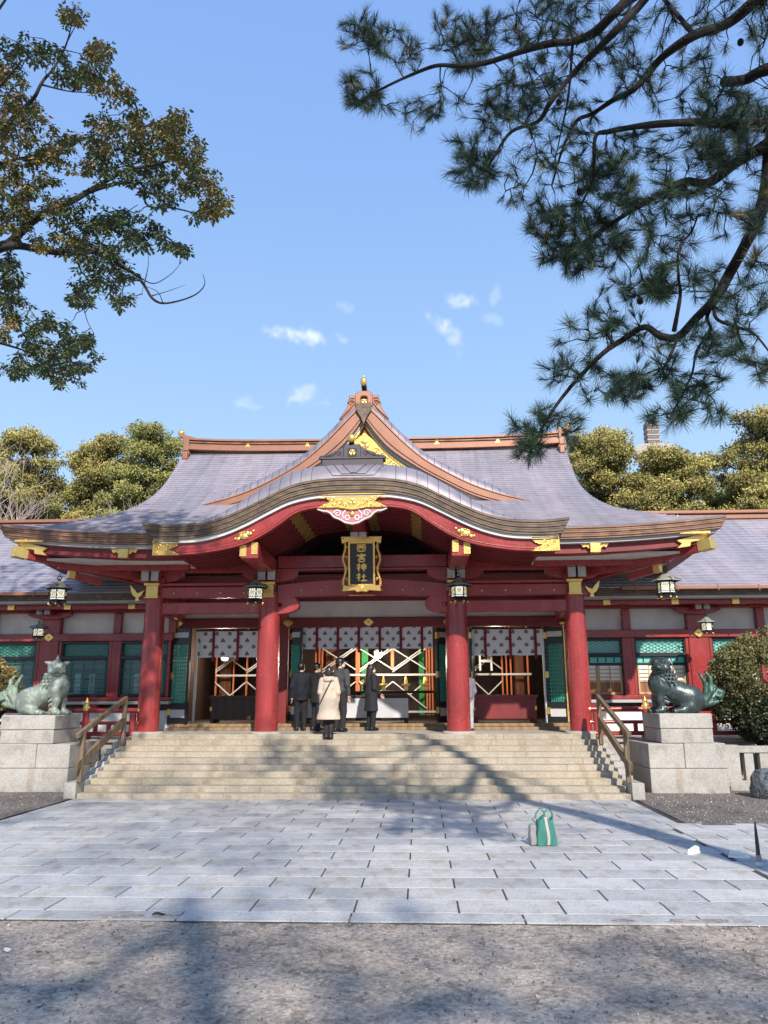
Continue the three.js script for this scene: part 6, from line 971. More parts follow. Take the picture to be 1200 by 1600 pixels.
{
  const N = Math.PI, col = (r, g, b) => std([r, g, b], { roughness: 0.85, map: T.soft });
  const P = [-0.69, 0.938, -17.46];
  person('woman in a long beige coat with a dark shoulder strap seen from behind', P, N, { h: 1.53, f: 1, coat: col(0.62, 0.50, 0.40), hem: 0.46, flare: 0.1, hood: 1, hair: 'bob', hairM: std([0.025, 0.02, 0.022], { roughness: 0.4 }), strap: 1, boots: 1, shoes: std([0.03, 0.012, 0.014], { roughness: 0.5 }), pants: col(0.02, 0.015, 0.02), stance: [[0.05, 0.03], [-0.06, -0.02]], arms: [[0.5, 0.0], [0.25, 0.02]] });
  person('man in a grey jacket with dark cap and white mask', [-0.57, FLOOR + 0.002, -18.7], N - 0.5, { h: 1.66, coat: col(0.06, 0.062, 0.068), hem: 0.84, pants: col(0.02, 0.02, 0.024), cap: M.black, mask: 1, headTurn: -0.9, arms: [[0.1, 0], [0.15, 0.01]] });
  person('woman in dark clothes with long dark hair beside the grey jacket man', [0.12, FLOOR + 0.002, -19.35], N - 0.9, { h: 1.54, f: 1, coat: col(0.018, 0.02, 0.03), hem: 0.5, flare: 0.03, hair: 'long', pants: col(0.012, 0.012, 0.015), hairM: std([0.03, 0.018, 0.013], { roughness: 0.35 }), mask: 1, headTurn: -0.5, arms: [[0.9, 0], [0.9, 0]] });
  person('man in a black coat between the beige coat woman and the left column', [-1.2, FLOOR + 0.002, -19.3], N - 0.8, { h: 1.58, coat: col(0.012, 0.012, 0.014), hem: 0.7, flare: 0.02, pants: col(0.015, 0.015, 0.02), headTurn: -0.6 });
  person('person in dark navy seen from behind near the green door', [-1.6, FLOOR + 0.002, -19.45], N + 0.2, { h: 1.6, coat: col(0.006, 0.008, 0.016), hem: 0.75, flare: 0.01, pants: col(0.01, 0.01, 0.014), headTurn: -0.5, mask: 1 });
  person('person in a lilac grey jacket half hidden by the right inner column', [2.42, FLOOR + 0.002, -18.62], N + 0.7, { h: 1.4, f: 1, coat: col(0.22, 0.19, 0.25), hem: 0.82, pants: col(0.45, 0.44, 0.47), hair: 'bob', arms: [[0.6, 0.02], [0.4, 0.0]] });
}
// ---------------------------------------------------------------- trees
// foliage discs of the pine outside the frame: centre, radius, tufts; they dapple the court
const SHADE = [[-1.5,10.6,-1,1.5,90],[0.6,10.8,-1.6,1.4,80],[2.4,11,-2.4,1.3,70],[3.4,11.4,1,1.7,120],[2.6,11.3,3.6,1.8,130],[0.4,11.4,2,1.6,110],[-2.2,11.2,2.8,1.6,110],[5.8,12.5,1.6,1.8,120],[6.2,12.5,4.8,1.8,120],[8.2,9.5,-0.6,1.5,80],[2.2,11.2,5.4,1.5,100]];
const barkPine = std([0.045, 0.031, 0.026], { roughness: 0.95, map: T.bark, bumpMap: T.barkBump, bumpScale: 0.03 });
const barkGrey = std([0.085, 0.07, 0.058], { roughness: 0.95, map: T.bark, bumpMap: T.barkBump, bumpScale: 0.02 });
const leafMat = (c) => new THREE.MeshPhysicalMaterial({ color: C(...c), roughness: 0.55, side: THREE.DoubleSide, transmission: 0.25, thickness: 0 });
function smooth(pts, n = 4) { return new THREE.CatmullRomCurve3(pts, false, 'centripetal').getPoints((pts.length - 1) * n); }
function instanced(name, geo, mat, list, parent, kind = 'stuff') {
  const m = new THREE.InstancedMesh(geo, mat, list.length), q = new THREE.Matrix4();
  list.forEach((e, i) => { q.compose(e.p, e.q, e.s.isVector3 ? e.s : V(e.s, e.s, e.s)); m.setMatrixAt(i, q); if (e.c) m.setColorAt(i, e.c); });
  m.name = name; m.castShadow = m.receiveShadow = true; m.userData.kind = kind; parent.add(m); return m;
}
const quatTo = (d, roll, up = V(0, 1, 0)) => new THREE.Quaternion().setFromUnitVectors(up, d.clone().normalize()).multiply(new THREE.Quaternion().setFromAxisAngle(up, roll));
// joins scattered twig tips to the nearest wood, nearest first, so that twigs branch off one another
function twigs(tips, wood, mb, r0, r1, rand, sag = 0.0) {
  const nodes = wood.slice(); const todo = tips.map((p) => ({ p, d: Infinity, n: null }));
  for (const t of todo) for (const n of nodes) { const d = n.distanceToSquared(t.p); if (d < t.d) { t.d = d; t.n = n; } }
  todo.sort((a, b) => a.d - b.d); const done = new Set();
  for (const t of todo) {
    // recheck against recently added nodes
    let best = t.d, bn = t.n; for (let i = wood.length; i < nodes.length; i++) { const d = nodes[i].distanceToSquared(t.p); if (d < best && d > 1e-4) { best = d; bn = nodes[i]; } }
    const L = Math.sqrt(best), a = bn, b = t.p, m1 = a.clone().lerp(b, 0.35).add(V((rand() - 0.5) * L * 0.22, (rand() - 0.3 + sag) * L * 0.2, (rand() - 0.5) * L * 0.22)), m2 = a.clone().lerp(b, 0.7).add(V((rand() - 0.5) * L * 0.2, (rand() - 0.3 + sag) * L * 0.16, (rand() - 0.5) * L * 0.2));
    mb.tube([a, m1, m2, b], (u) => mix(r0, r1, u) * Math.min(1.4, 0.6 + L), 4); nodes.push(m1, m2, b); t.dir = b.clone().sub(m2).normalize();
  }
  return todo;
}
// the pine on the right, its boughs reaching over the court
{
  const r = rng(101), pine = thing('pine_tree', 'old pine tree with long needles reaching in from the upper right', 'tree', [0, 0, 0]);
  const B = (list, z0, z1) => list.map(([u, v], i) => at(u, v, mix(z0, z1, i / (list.length - 1)) + 0.15 * Math.sin(i * 2.1 + z0)));
  const trunk = [V(6.6, -0.1, -4.6), V(6.5, 1.6, -4.7), V(6.15, 3.6, -4.9), V(5.9, 5.6, -5.2), V(5.5, 7.2, -5.4), V(5.3, 8.8, -5.1), V(4.9, 10.4, -4.6), V(4.4, 11.8, -3.8)];
  const tr = new MB(); tr.tube(smooth(trunk, 5), (t) => 0.3 * (1 - 0.72 * t), 14); tr.build('trunk', barkPine, pine);
  const boughs = [
    [[trunk[5], ...B([[1300, -120], [1120, -60], [1000, -12], [960, 20], [930, 50], [895, 65], [860, 68], [810, 82], [760, 98], [720, 103], [680, 103], [640, 118], [600, 137], [572, 152]], -5.2, -6.8)], 0.075, 0.012],
    [[trunk[5], ...B([[1250, -140], [1060, -60], [998, 10], [960, 50], [930, 80], [900, 110], [860, 160], [840, 190], [800, 205], [772, 245], [757, 268]], -5.0, -6.5)], 0.062, 0.012],
    [[trunk[5], ...B([[1290, -60], [1190, -5], [1140, 35], [1085, 55], [1040, 85], [1020, 105], [990, 140], [960, 155], [925, 178], [900, 190], [880, 230], [862, 290]], -5.2, -6.4)], 0.075, 0.011],
    [[trunk[4], ...B([[1330, 90], [1200, 108], [1165, 124], [1132, 128]], -5.3, -5.6)], 0.07, 0.05],
    [[trunk[4], ...B([[1300, 190], [1160, 195], [1110, 192], [1060, 192], [1000, 197], [950, 206], [930, 215], [926, 280], [905, 325]], -5.3, -6.1)], 0.07, 0.010],
    [[trunk[4], ...B([[1300, 160], [1200, 225], [1150, 255], [1105, 286], [1070, 284], [1035, 302], [985, 330], [940, 360], [890, 392], [845, 412]], -5.4, -6.6)], 0.08, 0.012],
    [[trunk[4], ...B([[1310, 130], [1220, 180], [1197, 300], [1184, 340], [1161, 389], [1140, 427], [1116, 469], [1088, 497], [1060, 526], [1032, 525], [1007, 511], [976, 529], [941, 553], [913, 581], [888, 609], [864, 641], [843, 676], [832, 702]], -5.4, -6.4)], 0.082, 0.010],
    [[...B([[1116, 469], [1105, 494], [1110, 515], [1088, 550], [1081, 585], [1060, 627], [1046, 655]], -5.8, -6.0)], 0.022, 0.007],
    [[...B([[1116, 469], [1119, 497], [1151, 511], [1179, 522], [1210, 560]], -5.8, -5.5)], 0.022, 0.008],
    [[...B([[1062, 522], [1040, 570], [1025, 578], [1000, 588]], -5.95, -6.2)], 0.018, 0.007],
    [[...B([[1053, 518], [1060, 480], [1063, 455], [1060, 431], [1060, 392], [1081, 361], [1091, 335]], -5.95, -5.6)], 0.024, 0.008],
    [[...B([[895, 65], [888, 150], [878, 200], [865, 260]], -5.9, -6.2)], 0.018, 0.006],
    [[...B([[1085, 55], [1060, 25], [1030, -10]], -5.5, -5.6)], 0.03, 0.02],
  ];
  // boughs outside the frame: over the court behind and beside the viewpoint
  const over = [
    [[trunk[6], V(3.6, 10.6, -3.4), V(1.8, 10.8, -2.2), V(-0.4, 10.6, -1.2), V(-2.6, 10.4, -0.4)], 0.11, 0.02], [[trunk[6], V(4.4, 11, -2.2), V(3.6, 11.2, 0.4), V(2.6, 11.2, 3.0), V(2.0, 11, 5.4)], 0.11, 0.02],
    [[trunk[7], V(5.2, 12.2, -1), V(5.8, 12.4, 2), V(6.2, 12.4, 5)], 0.1, 0.02], [[trunk[7], V(3, 12.4, -3), V(0.6, 12.6, -2.4), V(-1.6, 12.4, -1.6)], 0.08, 0.02], [[trunk[5], V(6.6, 9.2, -3.5), V(7.8, 9.4, -1.6), V(8.6, 9.4, 1.0)], 0.1, 0.02],
    [[V(3.6, 11.2, 0.4), V(1.6, 11.4, 1.4), V(-0.6, 11.2, 2.4), V(-2.6, 11, 3.0)], 0.06, 0.02],
  ];
  const limb = new MB(), wood = [], wood2 = [];
  for (const [p, a, b] of boughs) { const s = smooth(p, 5); limb.tube(s, (t) => 0.8 * mix(a, b, Math.pow(t, 0.8)) * (1 + 0.06 * Math.sin(t * 40)), 9); wood.push(...s.slice(p[0] === trunk[5] || p[0] === trunk[4] ? 6 : 0)); }
  for (const [p, a, b] of over) { const s = smooth(p, 6); limb.tube(s, (t) => 0.6 * mix(a, b, t), 7); wood2.push(...s.slice(4)); }
  limb.build('bough', barkPine, pine);
  // needle tufts: scattered over the picture's clumps (u, v, half width, half height, count, depth)
  const cl = [
    [570, 55, 38, 32, 26, -6.8], [610, 70, 35, 30, 16, -6.8], [565, 140, 28, 30, 26, -6.8], [600, 165, 30, 25, 12, -6.8], [648, 80, 28, 30, 13, -6.7], [690, 45, 30, 35, 15, -6.6], [735, 70, 40, 40, 32, -6.6], [760, 35, 35, 30, 15, -6.5], [655, 185, 30, 25, 12, -6.6], [690, 165, 35, 35, 10, -6.5],
    [740, 265, 35, 28, 30, -6.5], [725, 230, 25, 25, 10, -6.5], [760, 225, 30, 25, 12, -6.4], [800, 160, 45, 35, 36, -6.4], [740, 175, 35, 30, 12, -6.4], [810, 45, 40, 35, 20, -6.3], [840, 30, 35, 35, 22, -6.2], [830, 110, 40, 30, 14, -6.2], [880, 20, 35, 30, 14, -6.0], [820, 290, 40, 35, 12, -6.4], [850, 220, 40, 35, 14, -6.2],
    [885, 110, 45, 40, 20, -6.0], [920, 30, 40, 35, 14, -5.9], [960, 90, 50, 40, 22, -5.9], [1010, 40, 50, 35, 16, -5.8], [890, 190, 45, 35, 22, -6.1], [940, 240, 45, 40, 22, -6.0], [880, 280, 45, 35, 16, -6.3], [1000, 120, 40, 35, 14, -5.9], [1050, 140, 50, 40, 14, -5.8], [1110, 100, 40, 35, 10, -5.7], [1185, 40, 30, 45, 16, -5.4], [1100, 25, 40, 30, 10, -5.6],
    [950, 285, 40, 28, 26, -6.1], [1010, 240, 45, 35, 20, -5.9], [1080, 235, 45, 30, 20, -5.8], [1130, 175, 45, 35, 28, -5.6], [1175, 190, 35, 35, 24, -5.5], [1130, 240, 50, 30, 28, -5.6], [1185, 270, 30, 40, 18, -5.5], [1060, 290, 40, 25, 18, -5.8], [1010, 300, 45, 25, 20, -6.0], [1120, 320, 40, 30, 18, -5.7], [1185, 350, 30, 40, 14, -5.5],
    [860, 355, 35, 28, 26, -6.5], [905, 345, 40, 28, 24, -6.4], [945, 375, 40, 26, 26, -6.3], [885, 405, 38, 24, 28, -6.5], [930, 415, 35, 20, 14, -6.3], [990, 345, 40, 30, 18, -6.1], [1040, 345, 40, 30, 14, -5.9], [1000, 390, 35, 28, 10, -6.0], [1030, 440, 24, 28, 24, -5.95], [1065, 400, 30, 35, 12, -5.8], [1100, 440, 30, 25, 14, -5.8], [1010, 450, 40, 30, 14, -6.0], [960, 455, 30, 22, 10, -6.1],
    [940, 500, 35, 25, 13, -6.2], [985, 520, 40, 28, 18, -6.1], [900, 525, 28, 22, 8, -6.2], [905, 565, 30, 28, 12, -6.3], [860, 590, 28, 25, 11, -6.3], [930, 600, 35, 25, 12, -6.2], [980, 605, 30, 25, 24, -6.1], [870, 650, 32, 28, 14, -6.3], [830, 660, 30, 26, 12, -6.4], [815, 685, 22, 18, 10, -6.4], [830, 705, 26, 16, 20, -6.4], [900, 670, 25, 18, 8, -6.3],
    [1020, 560, 35, 28, 12, -6.0], [1050, 590, 35, 30, 14, -6.0], [1075, 620, 35, 28, 16, -5.95], [1050, 655, 35, 22, 16, -6.0], [1100, 600, 30, 28, 12, -5.9], [1120, 540, 35, 28, 15, -5.8], [1165, 540, 35, 28, 18, -5.7], [1190, 570, 22, 25, 12, -5.5], [1110, 640, 28, 20, 8, -5.95], [1150, 480, 40, 28, 13, -5.7], [1185, 430, 28, 30, 12, -5.5], [1090, 520, 35, 25, 12, -5.9],
  ];
  const tips = [];
  for (const [u, v, a, b, n, z] of cl) for (let i = 0; i < n * (n >= 24 ? 1.6 : 0.88); i++) { const t = r() * 6.283, q = Math.sqrt(r()) * 1.06; tips.push(at(u + a * q * Math.cos(t), v + b * q * Math.sin(t), z + (r() - 0.5) * 0.55)); }
  for (let i = 0; i < 130; i++) { const u = 800 + 410 * r(), v = -10 + (330 + 0.55 * (u - 800)) * r(); if (v > 40 + (u - 700) * 3) continue; tips.push(at(u, v, -5.9 + 0.7 * (r() - 0.5))); }
  const tips2 = [];
  const clump = (x, y, z, R, n) => { for (let i = 0; i < n; i++) { const t = r() * 6.283, q = Math.sqrt(r()); tips2.push(V(x + R * q * Math.cos(t), y + (r() - 0.3) * 0.5, z + R * q * Math.sin(t))); } };
  for (const p of SHADE) clump(...p);
  const tw = new MB(), done = twigs(tips, wood, tw, 0.009, 0.003, r), done2 = twigs(tips2, wood2, tw, 0.014, 0.005, r);
  tw.build('twig', barkPine, pine).userData.kind = 'stuff';
  // one tuft: needles fanning forward round a shoot
  const tuft = (n, L) => { const pos = [], rr = rng(n); for (let i = 0; i < n; i++) { const a = rr() * 6.283, sp = (n % 4 ? 0.2 + 1.0 * rr() : 0.25 + 1.25 * rr()), y0 = -0.05 + 0.06 * rr(), len = L * (0.75 + 0.4 * rr()), d = V(Math.cos(a) * Math.sin(sp), Math.cos(sp), Math.sin(a) * Math.sin(sp)), s = V(-Math.sin(a), 0, Math.cos(a)).multiplyScalar(0.0014), o = V(0, y0, 0), m = o.clone().addScaledVector(d, len * 0.55), e = o.clone().addScaledVector(d, len).add(V(0, -0.006, 0)); pos.push(...o.clone().sub(s).toArray(), ...o.clone().add(s).toArray(), ...m.clone().add(s).toArray(), ...o.clone().sub(s).toArray(), ...m.clone().add(s).toArray(), ...m.clone().sub(s).toArray(), ...m.clone().sub(s).toArray(), ...m.clone().add(s).toArray(), ...e.toArray()); } const g = new THREE.BufferGeometry(); g.setAttribute('position', new THREE.Float32BufferAttribute(pos, 3)); g.computeVertexNormals(); return boxUV(g); };
  const green = (p, k = 1) => { const t = r(), y = r() < 0.035; return y ? C(0.16 * k, 0.12 * k, 0.035 * k) : C(mix(0.014, 0.04, t) * k, mix(0.036, 0.078, t) * k, mix(0.026, 0.034, t) * k); };
  const mk = (list) => list.map((t) => ({ p: t.p, q: quatTo(t.dir.clone().add(V((r() - 0.5) * 0.5, 0.25 + (r() - 0.5) * 0.3, (r() - 0.5) * 0.5)), r() * 6), s: 0.8 + 0.42 * r(), c: green() }));
  const A = mk(done); A.push(...done.filter(() => r() < 0.3).map((t) => ({ p: t.p.clone().addScaledVector(t.dir, -0.07 - 0.06 * r()), q: quatTo(t.dir.clone().add(V((r() - 0.5) * 0.8, 0.2, (r() - 0.5) * 0.8)), r() * 6), s: 0.6 + 0.3 * r(), c: green() })));
  const nm = std([1, 1, 1], { roughness: 0.6, side: THREE.DoubleSide }), parts3 = [[], [], [], []]; for (const e of A) parts3[Math.floor(r() * 4)].push(e);
  [[62, 0.125], [40, 0.135], [76, 0.112], [52, 0.145]].forEach(([n, L], i) => instanced('needles', tuft(n, L), nm, parts3[i], pine));
  instanced('needles', tuft(30, 0.30), std([1, 1, 1], { roughness: 0.6, side: THREE.DoubleSide }), mk(done2).map((e) => ({ ...e, s: e.s * 1.0 })), pine);
  // a few cones
  const cones = new MB(); for (const [u, v, z] of [[1157, 66, -5.6], [873, 160, -6.2], [1000, 470, -6.0], [905, 300, -6.2]]) { const p = at(u, v, z); cones.ball(p.x, p.y, p.z, 0.028, 1, 1.25, 1, 8); } cones.build('pine_cones', barkPine, pine);
}
// a second pine behind the viewpoint: only its shade on the sand shows
{
  const r = rng(303), t = thing('pine_tree', 'second pine tree behind the viewpoint shading the sandy ground', 'tree', [0, 0, 0]), mb = new MB();
  const trunk = smooth([V(3.6, -0.1, 9.6), V(3.8, 3, 9.4), V(3.4, 6, 9.0), V(3.6, 9, 8.6), V(3.2, 12, 8.2)], 5); mb.tube(trunk, (u) => 0.34 * (1 - 0.7 * u), 12);
  const tips = [], wood = trunk.slice(10);
  for (const [x, y, z, R, n] of [[1.4, 9.2, 7.4, 1.0, 36], [3.2, 9.8, 6.2, 1.5, 70], [5.4, 9.4, 7.4, 1.6, 80], [0.4, 10.6, 9.2, 1.7, 80], [3, 11.2, 9.4, 1.7, 90], [5.8, 11, 9.6, 1.6, 80], [7.2, 9.8, 8.2, 1.4, 60], [-1.8, 9.8, 8.4, 1.4, 60], [2.0, 11.8, 11.2, 1.6, 70], [4.6, 12, 11.6, 1.6, 70], [-2.6, 9.4, 5.8, 1.0, 26]]) { const c = V(x, y, z); let b = wood[0]; for (const w of wood) if (w.distanceTo(c) < b.distanceTo(c)) b = w; const l = smooth([b, b.clone().lerp(c, 0.5).add(V(0, 0.3, 0)), c], 5); mb.tube(l, (u) => 0.09 * (1 - 0.7 * u), 7); wood.push(...l.slice(4)); for (let i = 0; i < n; i++) { const a = r() * 6.283, q = Math.sqrt(r()); tips.push(V(x + R * q * Math.cos(a), y + (r() - 0.3) * 0.6, z + R * q * Math.sin(a))); } }
  const done = twigs(tips, wood, mb, 0.014, 0.005, r); mb.build('trunk', barkPine, t);
  const g = (() => { const pos = [], rr = rng(9); for (let i = 0; i < 30; i++) { const a = rr() * 6.283, sp = 0.3 + 1.1 * rr(), len = 0.3 * (0.75 + 0.4 * rr()), d = V(Math.cos(a) * Math.sin(sp), Math.cos(sp), Math.sin(a) * Math.sin(sp)), s = V(-Math.sin(a), 0, Math.cos(a)).multiplyScalar(0.003), e = d.clone().multiplyScalar(len); pos.push(-s.x, 0, -s.z, s.x, 0, s.z, ...e.toArray()); } const q = new THREE.BufferGeometry(); q.setAttribute('position', new THREE.Float32BufferAttribute(pos, 3)); q.computeVertexNormals(); return boxUV(q); })();
  instanced('needles', g, std([0.025, 0.05, 0.028], { roughness: 0.6, side: THREE.DoubleSide }), done.map((e) => ({ p: e.p, q: quatTo(e.dir.clone().add(V(0, 0.3, 0)), r() * 6), s: 0.9 + 0.4 * r() })), t);
}
// the broadleaf tree on the left
{
  const r = rng(202), tree = thing('camphor_tree', 'evergreen broadleaf tree with olive and bronze leaves reaching in from the left', 'tree', [0, 0, 0]);
  const zc = -10.3, B = (list, dz = 0) => list.map(([u, v], i) => at(u, v, zc + dz + 0.25 * Math.sin(i * 1.3 + u * 0.01)));
  const trunk = [V(-8.9, -0.1, -10.8), V(-8.7, 2, -10.7), V(-8.1, 4.2, -10.6), V(-7.5, 5.8, -10.5), V(-7.0, 7.6, -10.5), V(-6.4, 9.6, -10.3), V(-5.8, 11.4, -10.2)];
  new MB().tube(smooth(trunk, 5), (t) => 0.42 * (1 - 0.6 * t), 14).build('trunk', barkGrey, tree);
  const limbs = [
    [[trunk[3], ...B([[-120, 440], [-40, 402], [0, 386], [18, 378], [40, 355], [75, 330], [110, 315], [140, 298], [165, 283], [200, 266], [240, 258], [280, 250], [312, 276], [340, 310]])], 0.16, 0.012],
    [[...B([[140, 298], [165, 291], [195, 285], [222, 288], [232, 322], [270, 325], [310, 335], [335, 345]])], 0.055, 0.01],
    [[...B([[-10, 390], [30, 384], [70, 392], [110, 396], [150, 393], [172, 396], [185, 412], [210, 428], [225, 445], [240, 468], [255, 474], [290, 467], [310, 457], [320, 443], [317, 428]])], 0.085, 0.006],
    [[...B([[210, 428], [240, 443], [265, 430], [285, 408]])], 0.016, 0.005], [[...B([[238, 462], [262, 455], [290, 445]])], 0.012, 0.004], [[...B([[226, 442], [232, 410], [230, 388]])], 0.012, 0.004], [[...B([[255, 474], [245, 455], [225, 448], [222, 462]])], 0.01, 0.004],
    [[trunk[4], ...B([[-130, 300], [-30, 240], [0, 216], [15, 190], [40, 166], [55, 150], [65, 130], [85, 105], [100, 78], [108, 55], [113, 32]])], 0.1, 0.012],
    [[...B([[100, 78], [118, 82], [140, 86]])], 0.014, 0.006], [[...B([[64, 132], [105, 142], [140, 145], [182, 150]])], 0.022, 0.007],
    [[trunk[4], ...B([[-120, 300], [-20, 262], [20, 250], [60, 242], [95, 230], [110, 218], [102, 205]])], 0.06, 0.006], [[...B([[48, 348], [45, 320], [43, 302], [70, 290], [100, 280]])], 0.03, 0.01], [[...B([[135, 390], [140, 360], [160, 350], [190, 336], [215, 320]])], 0.03, 0.008],
    [[trunk[2], ...B([[-130, 540], [-30, 528], [0, 536], [30, 545], [60, 556], [92, 566]])], 0.06, 0.01], [[...B([[120, 396], [125, 420], [138, 440], [131, 470], [136, 500], [146, 520]])], 0.022, 0.006], [[trunk[3], ...B([[-120, 420], [-20, 440], [10, 430], [30, 455]])], 0.04, 0.01], [[...B([[195, 268], [240, 262], [265, 215], [270, 195]])], 0.024, 0.008],
    [[trunk[5], V(-5.2, 10.2, -9.6), V(-4.2, 10.6, -9.0)], 0.09, 0.02], [[trunk[5], V(-7.0, 10.6, -11.4), V(-7.4, 11.2, -12.4)], 0.09, 0.02], [[trunk[6], V(-5.6, 12.4, -10.2), V(-5.0, 13.2, -10.0)], 0.08, 0.02], [[trunk[5], V(-7.6, 9.8, -9.6), V(-8.8, 10, -8.8)], 0.09, 0.02], [[trunk[3], V(-8.6, 6.6, -9.8), V(-9.6, 7, -9)], 0.09, 0.02],
  ];
  const lm = new MB(), wood = []; for (const [p, a, b] of limbs) { const s = smooth(p, 5); lm.tube(s, (t) => 0.85 * mix(a, b * 0.7, Math.pow(t, 0.55)), 9); wood.push(...s.slice(p.length > 8 ? 6 : 1)); } lm.build('limb', barkGrey, tree);
  const cl = [[115, 22, 22, 18, 18, 1], [75, 85, 28, 22, 24, 0], [110, 112, 25, 20, 22, 0], [155, 80, 22, 20, 22, 1], [152, 120, 35, 24, 36, 1], [190, 148, 20, 18, 16, 1], [20, 82, 32, 34, 20, 0], [15, 128, 28, 26, 26, 1], [30, 178, 40, 34, 40, 1], [60, 215, 35, 42, 36, 1], [20, 262, 42, 55, 62, 1], [118, 235, 42, 34, 36, 1], [178, 200, 48, 36, 48, 1], [232, 208, 42, 34, 40, 1], [268, 188, 26, 18, 26, 1], [282, 228, 38, 28, 36, 1], [200, 250, 66, 38, 70, 0], [300, 268, 42, 34, 40, 1], [338, 310, 22, 30, 36, 1], [262, 292, 46, 28, 36, 0], [130, 332, 56, 32, 50, 0], [60, 305, 42, 40, 36, 1], [190, 350, 50, 24, 36, 0], [228, 368, 38, 22, 28, 0], [150, 385, 40, 20, 30, 0], [95, 378, 46, 18, 32, 1], [275, 385, 22, 9, 12, 0], [140, 428, 28, 30, 26, 0], [180, 428, 32, 28, 26, 0], [130, 468, 18, 13, 14, 0], [190, 468, 16, 10, 10, 0], [15, 420, 22, 28, 20, 0], [15, 458, 24, 26, 22, 0], [48, 496, 36, 22, 22, 0], [80, 528, 46, 30, 40, 0], [120, 550, 36, 32, 36, 0], [100, 584, 36, 16, 20, 0], [30, 572, 28, 12, 14, 0], [60, 556, 40, 26, 28, 0], [15, 338, 28, 38, 36, 1], [312, 335, 18, 12, 8, 0], [10, 505, 20, 22, 14, 1]];
  const tips = [];
  for (const [u, v, a, b, n, kind] of cl) for (let i = 0; i < n; i++) { const t = r() * 6.283, q = Math.sqrt(r()); tips.push(Object.assign(at(u + a * q * Math.cos(t), v + b * q * Math.sin(t), zc + (r() - 0.5) * 1.9), { kind, vv: v })); }
  for (const [x, y, z, R, n] of [[-7.2, 11, -12, 1.8, 70], [-8.6, 10, -9, 1.8, 70], [-9.4, 7.4, -9.2, 1.6, 60], [-7, 12.2, -10.4, 1.8, 60], [-6.6, 9, -11.6, 1.4, 50]]) for (let i = 0; i < n; i++) { const d = V(r() - 0.5, r() - 0.5, r() - 0.5).normalize().multiplyScalar(R * Math.cbrt(r())); tips.push(Object.assign(V(x + d.x, y + d.y * 0.7, z + d.z), { kind: 1 })); }
  const tw = new MB(), done = twigs(tips, wood, tw, 0.011, 0.0035, r); tw.build('twig', barkGrey, tree).userData.kind = 'stuff';
  const spray = (seed) => { const rr = rng(seed), pos = []; for (let i = 0; i < 8; i++) { const a = i * 2.4 + rr(), dn = -0.3 - 0.9 * rr(), L = 0.055 + 0.03 * rr(), w = L * 0.24, d = V(Math.cos(a), dn, Math.sin(a)).normalize(), s = V(-Math.sin(a), (rr() - 0.5) * 0.8, Math.cos(a)).normalize(), o = V(Math.cos(a) * 0.012, 0.02 - i * 0.008, Math.sin(a) * 0.012).add(d.clone().multiplyScalar(0.02)), n = d.clone().cross(s).normalize().multiplyScalar(0.008); const p1 = o.clone().addScaledVector(d, L * 0.3), p2 = o.clone().addScaledVector(d, L * 0.65), e = o.clone().addScaledVector(d, L); const A = p1.clone().addScaledVector(s, w).add(n), B2 = p2.clone().addScaledVector(s, w * 0.8).add(n), A2 = p1.clone().addScaledVector(s, -w).add(n), B3 = p2.clone().addScaledVector(s, -w * 0.8).add(n); const t = (...q) => q.forEach((v) => pos.push(v.x, v.y, v.z)); t(o, p1, A, A, p1, p2, A, p2, B2, B2, p2, e, o, A2, p1, A2, p2, p1, A2, B3, p2, B3, e, p2); } const g = new THREE.BufferGeometry(); g.setAttribute('position', new THREE.Float32BufferAttribute(pos, 3)); g.computeVertexNormals(); return boxUV(g); };
  const lists = [[], [], []];
  for (const t of done) for (let q = 0; q < 3; q++) { if (q === 2 && r() < 0.55) continue; const hot = t.p.kind ? r() * 1.05 : r() * 0.35; const c = hot > 0.78 ? C(0.22 + 0.1 * r(), 0.15 + 0.05 * r(), 0.04) : hot > 0.35 ? C(0.13 + 0.05 * r(), 0.135 + 0.03 * r(), 0.035) : C(0.045 + 0.04 * r(), 0.08 + 0.03 * r(), 0.032); lists[Math.floor(r() * 3)].push({ p: t.p.clone().addScaledVector(t.dir, q ? -0.1 * r() : 0).add(V((r() - 0.5) * 0.1, (r() - 0.5) * 0.08, (r() - 0.5) * 0.1)), q: new THREE.Quaternion().setFromEuler(new THREE.Euler((r() - 0.5) * 0.9, r() * 6.3, (r() - 0.5) * 0.9)), s: 0.82 + 0.45 * r(), c }); }
  lists.forEach((l, i) => instanced('leaves', spray(i + 1), leafMat([1, 1, 1]), l, tree));
}
// far trees behind the shrine
const farLeaf = std([1, 1, 1], { roughness: 0.8, side: THREE.DoubleSide });
const farSpray = (seed, n, R, s) => { const rr = rng(seed), pos = []; for (let i = 0; i < n; i++) { const c = V(rr() - 0.5, (rr() - 0.5) * 0.7, rr() - 0.5).multiplyScalar(2 * R), a = V(rr() - 0.5, rr() - 0.5, rr() - 0.5).normalize(), b = V(rr() - 0.5, rr() - 0.5, rr() - 0.5).cross(a).normalize(); const q = [[-1, 0], [0, -0.55], [1, 0], [0, 0.55]].map(([u, v]) => c.clone().addScaledVector(a, u * s * (0.7 + 0.6 * rr())).addScaledVector(b, v * s)); for (const k of [0, 1, 2, 0, 2, 3]) pos.push(q[k].x, q[k].y, q[k].z); } const g = new THREE.BufferGeometry(); g.setAttribute('position', new THREE.Float32BufferAttribute(pos, 3)); g.computeVertexNormals(); return boxUV(g); };
const sprayA = farSpray(31, 18, 0.26, 0.07);
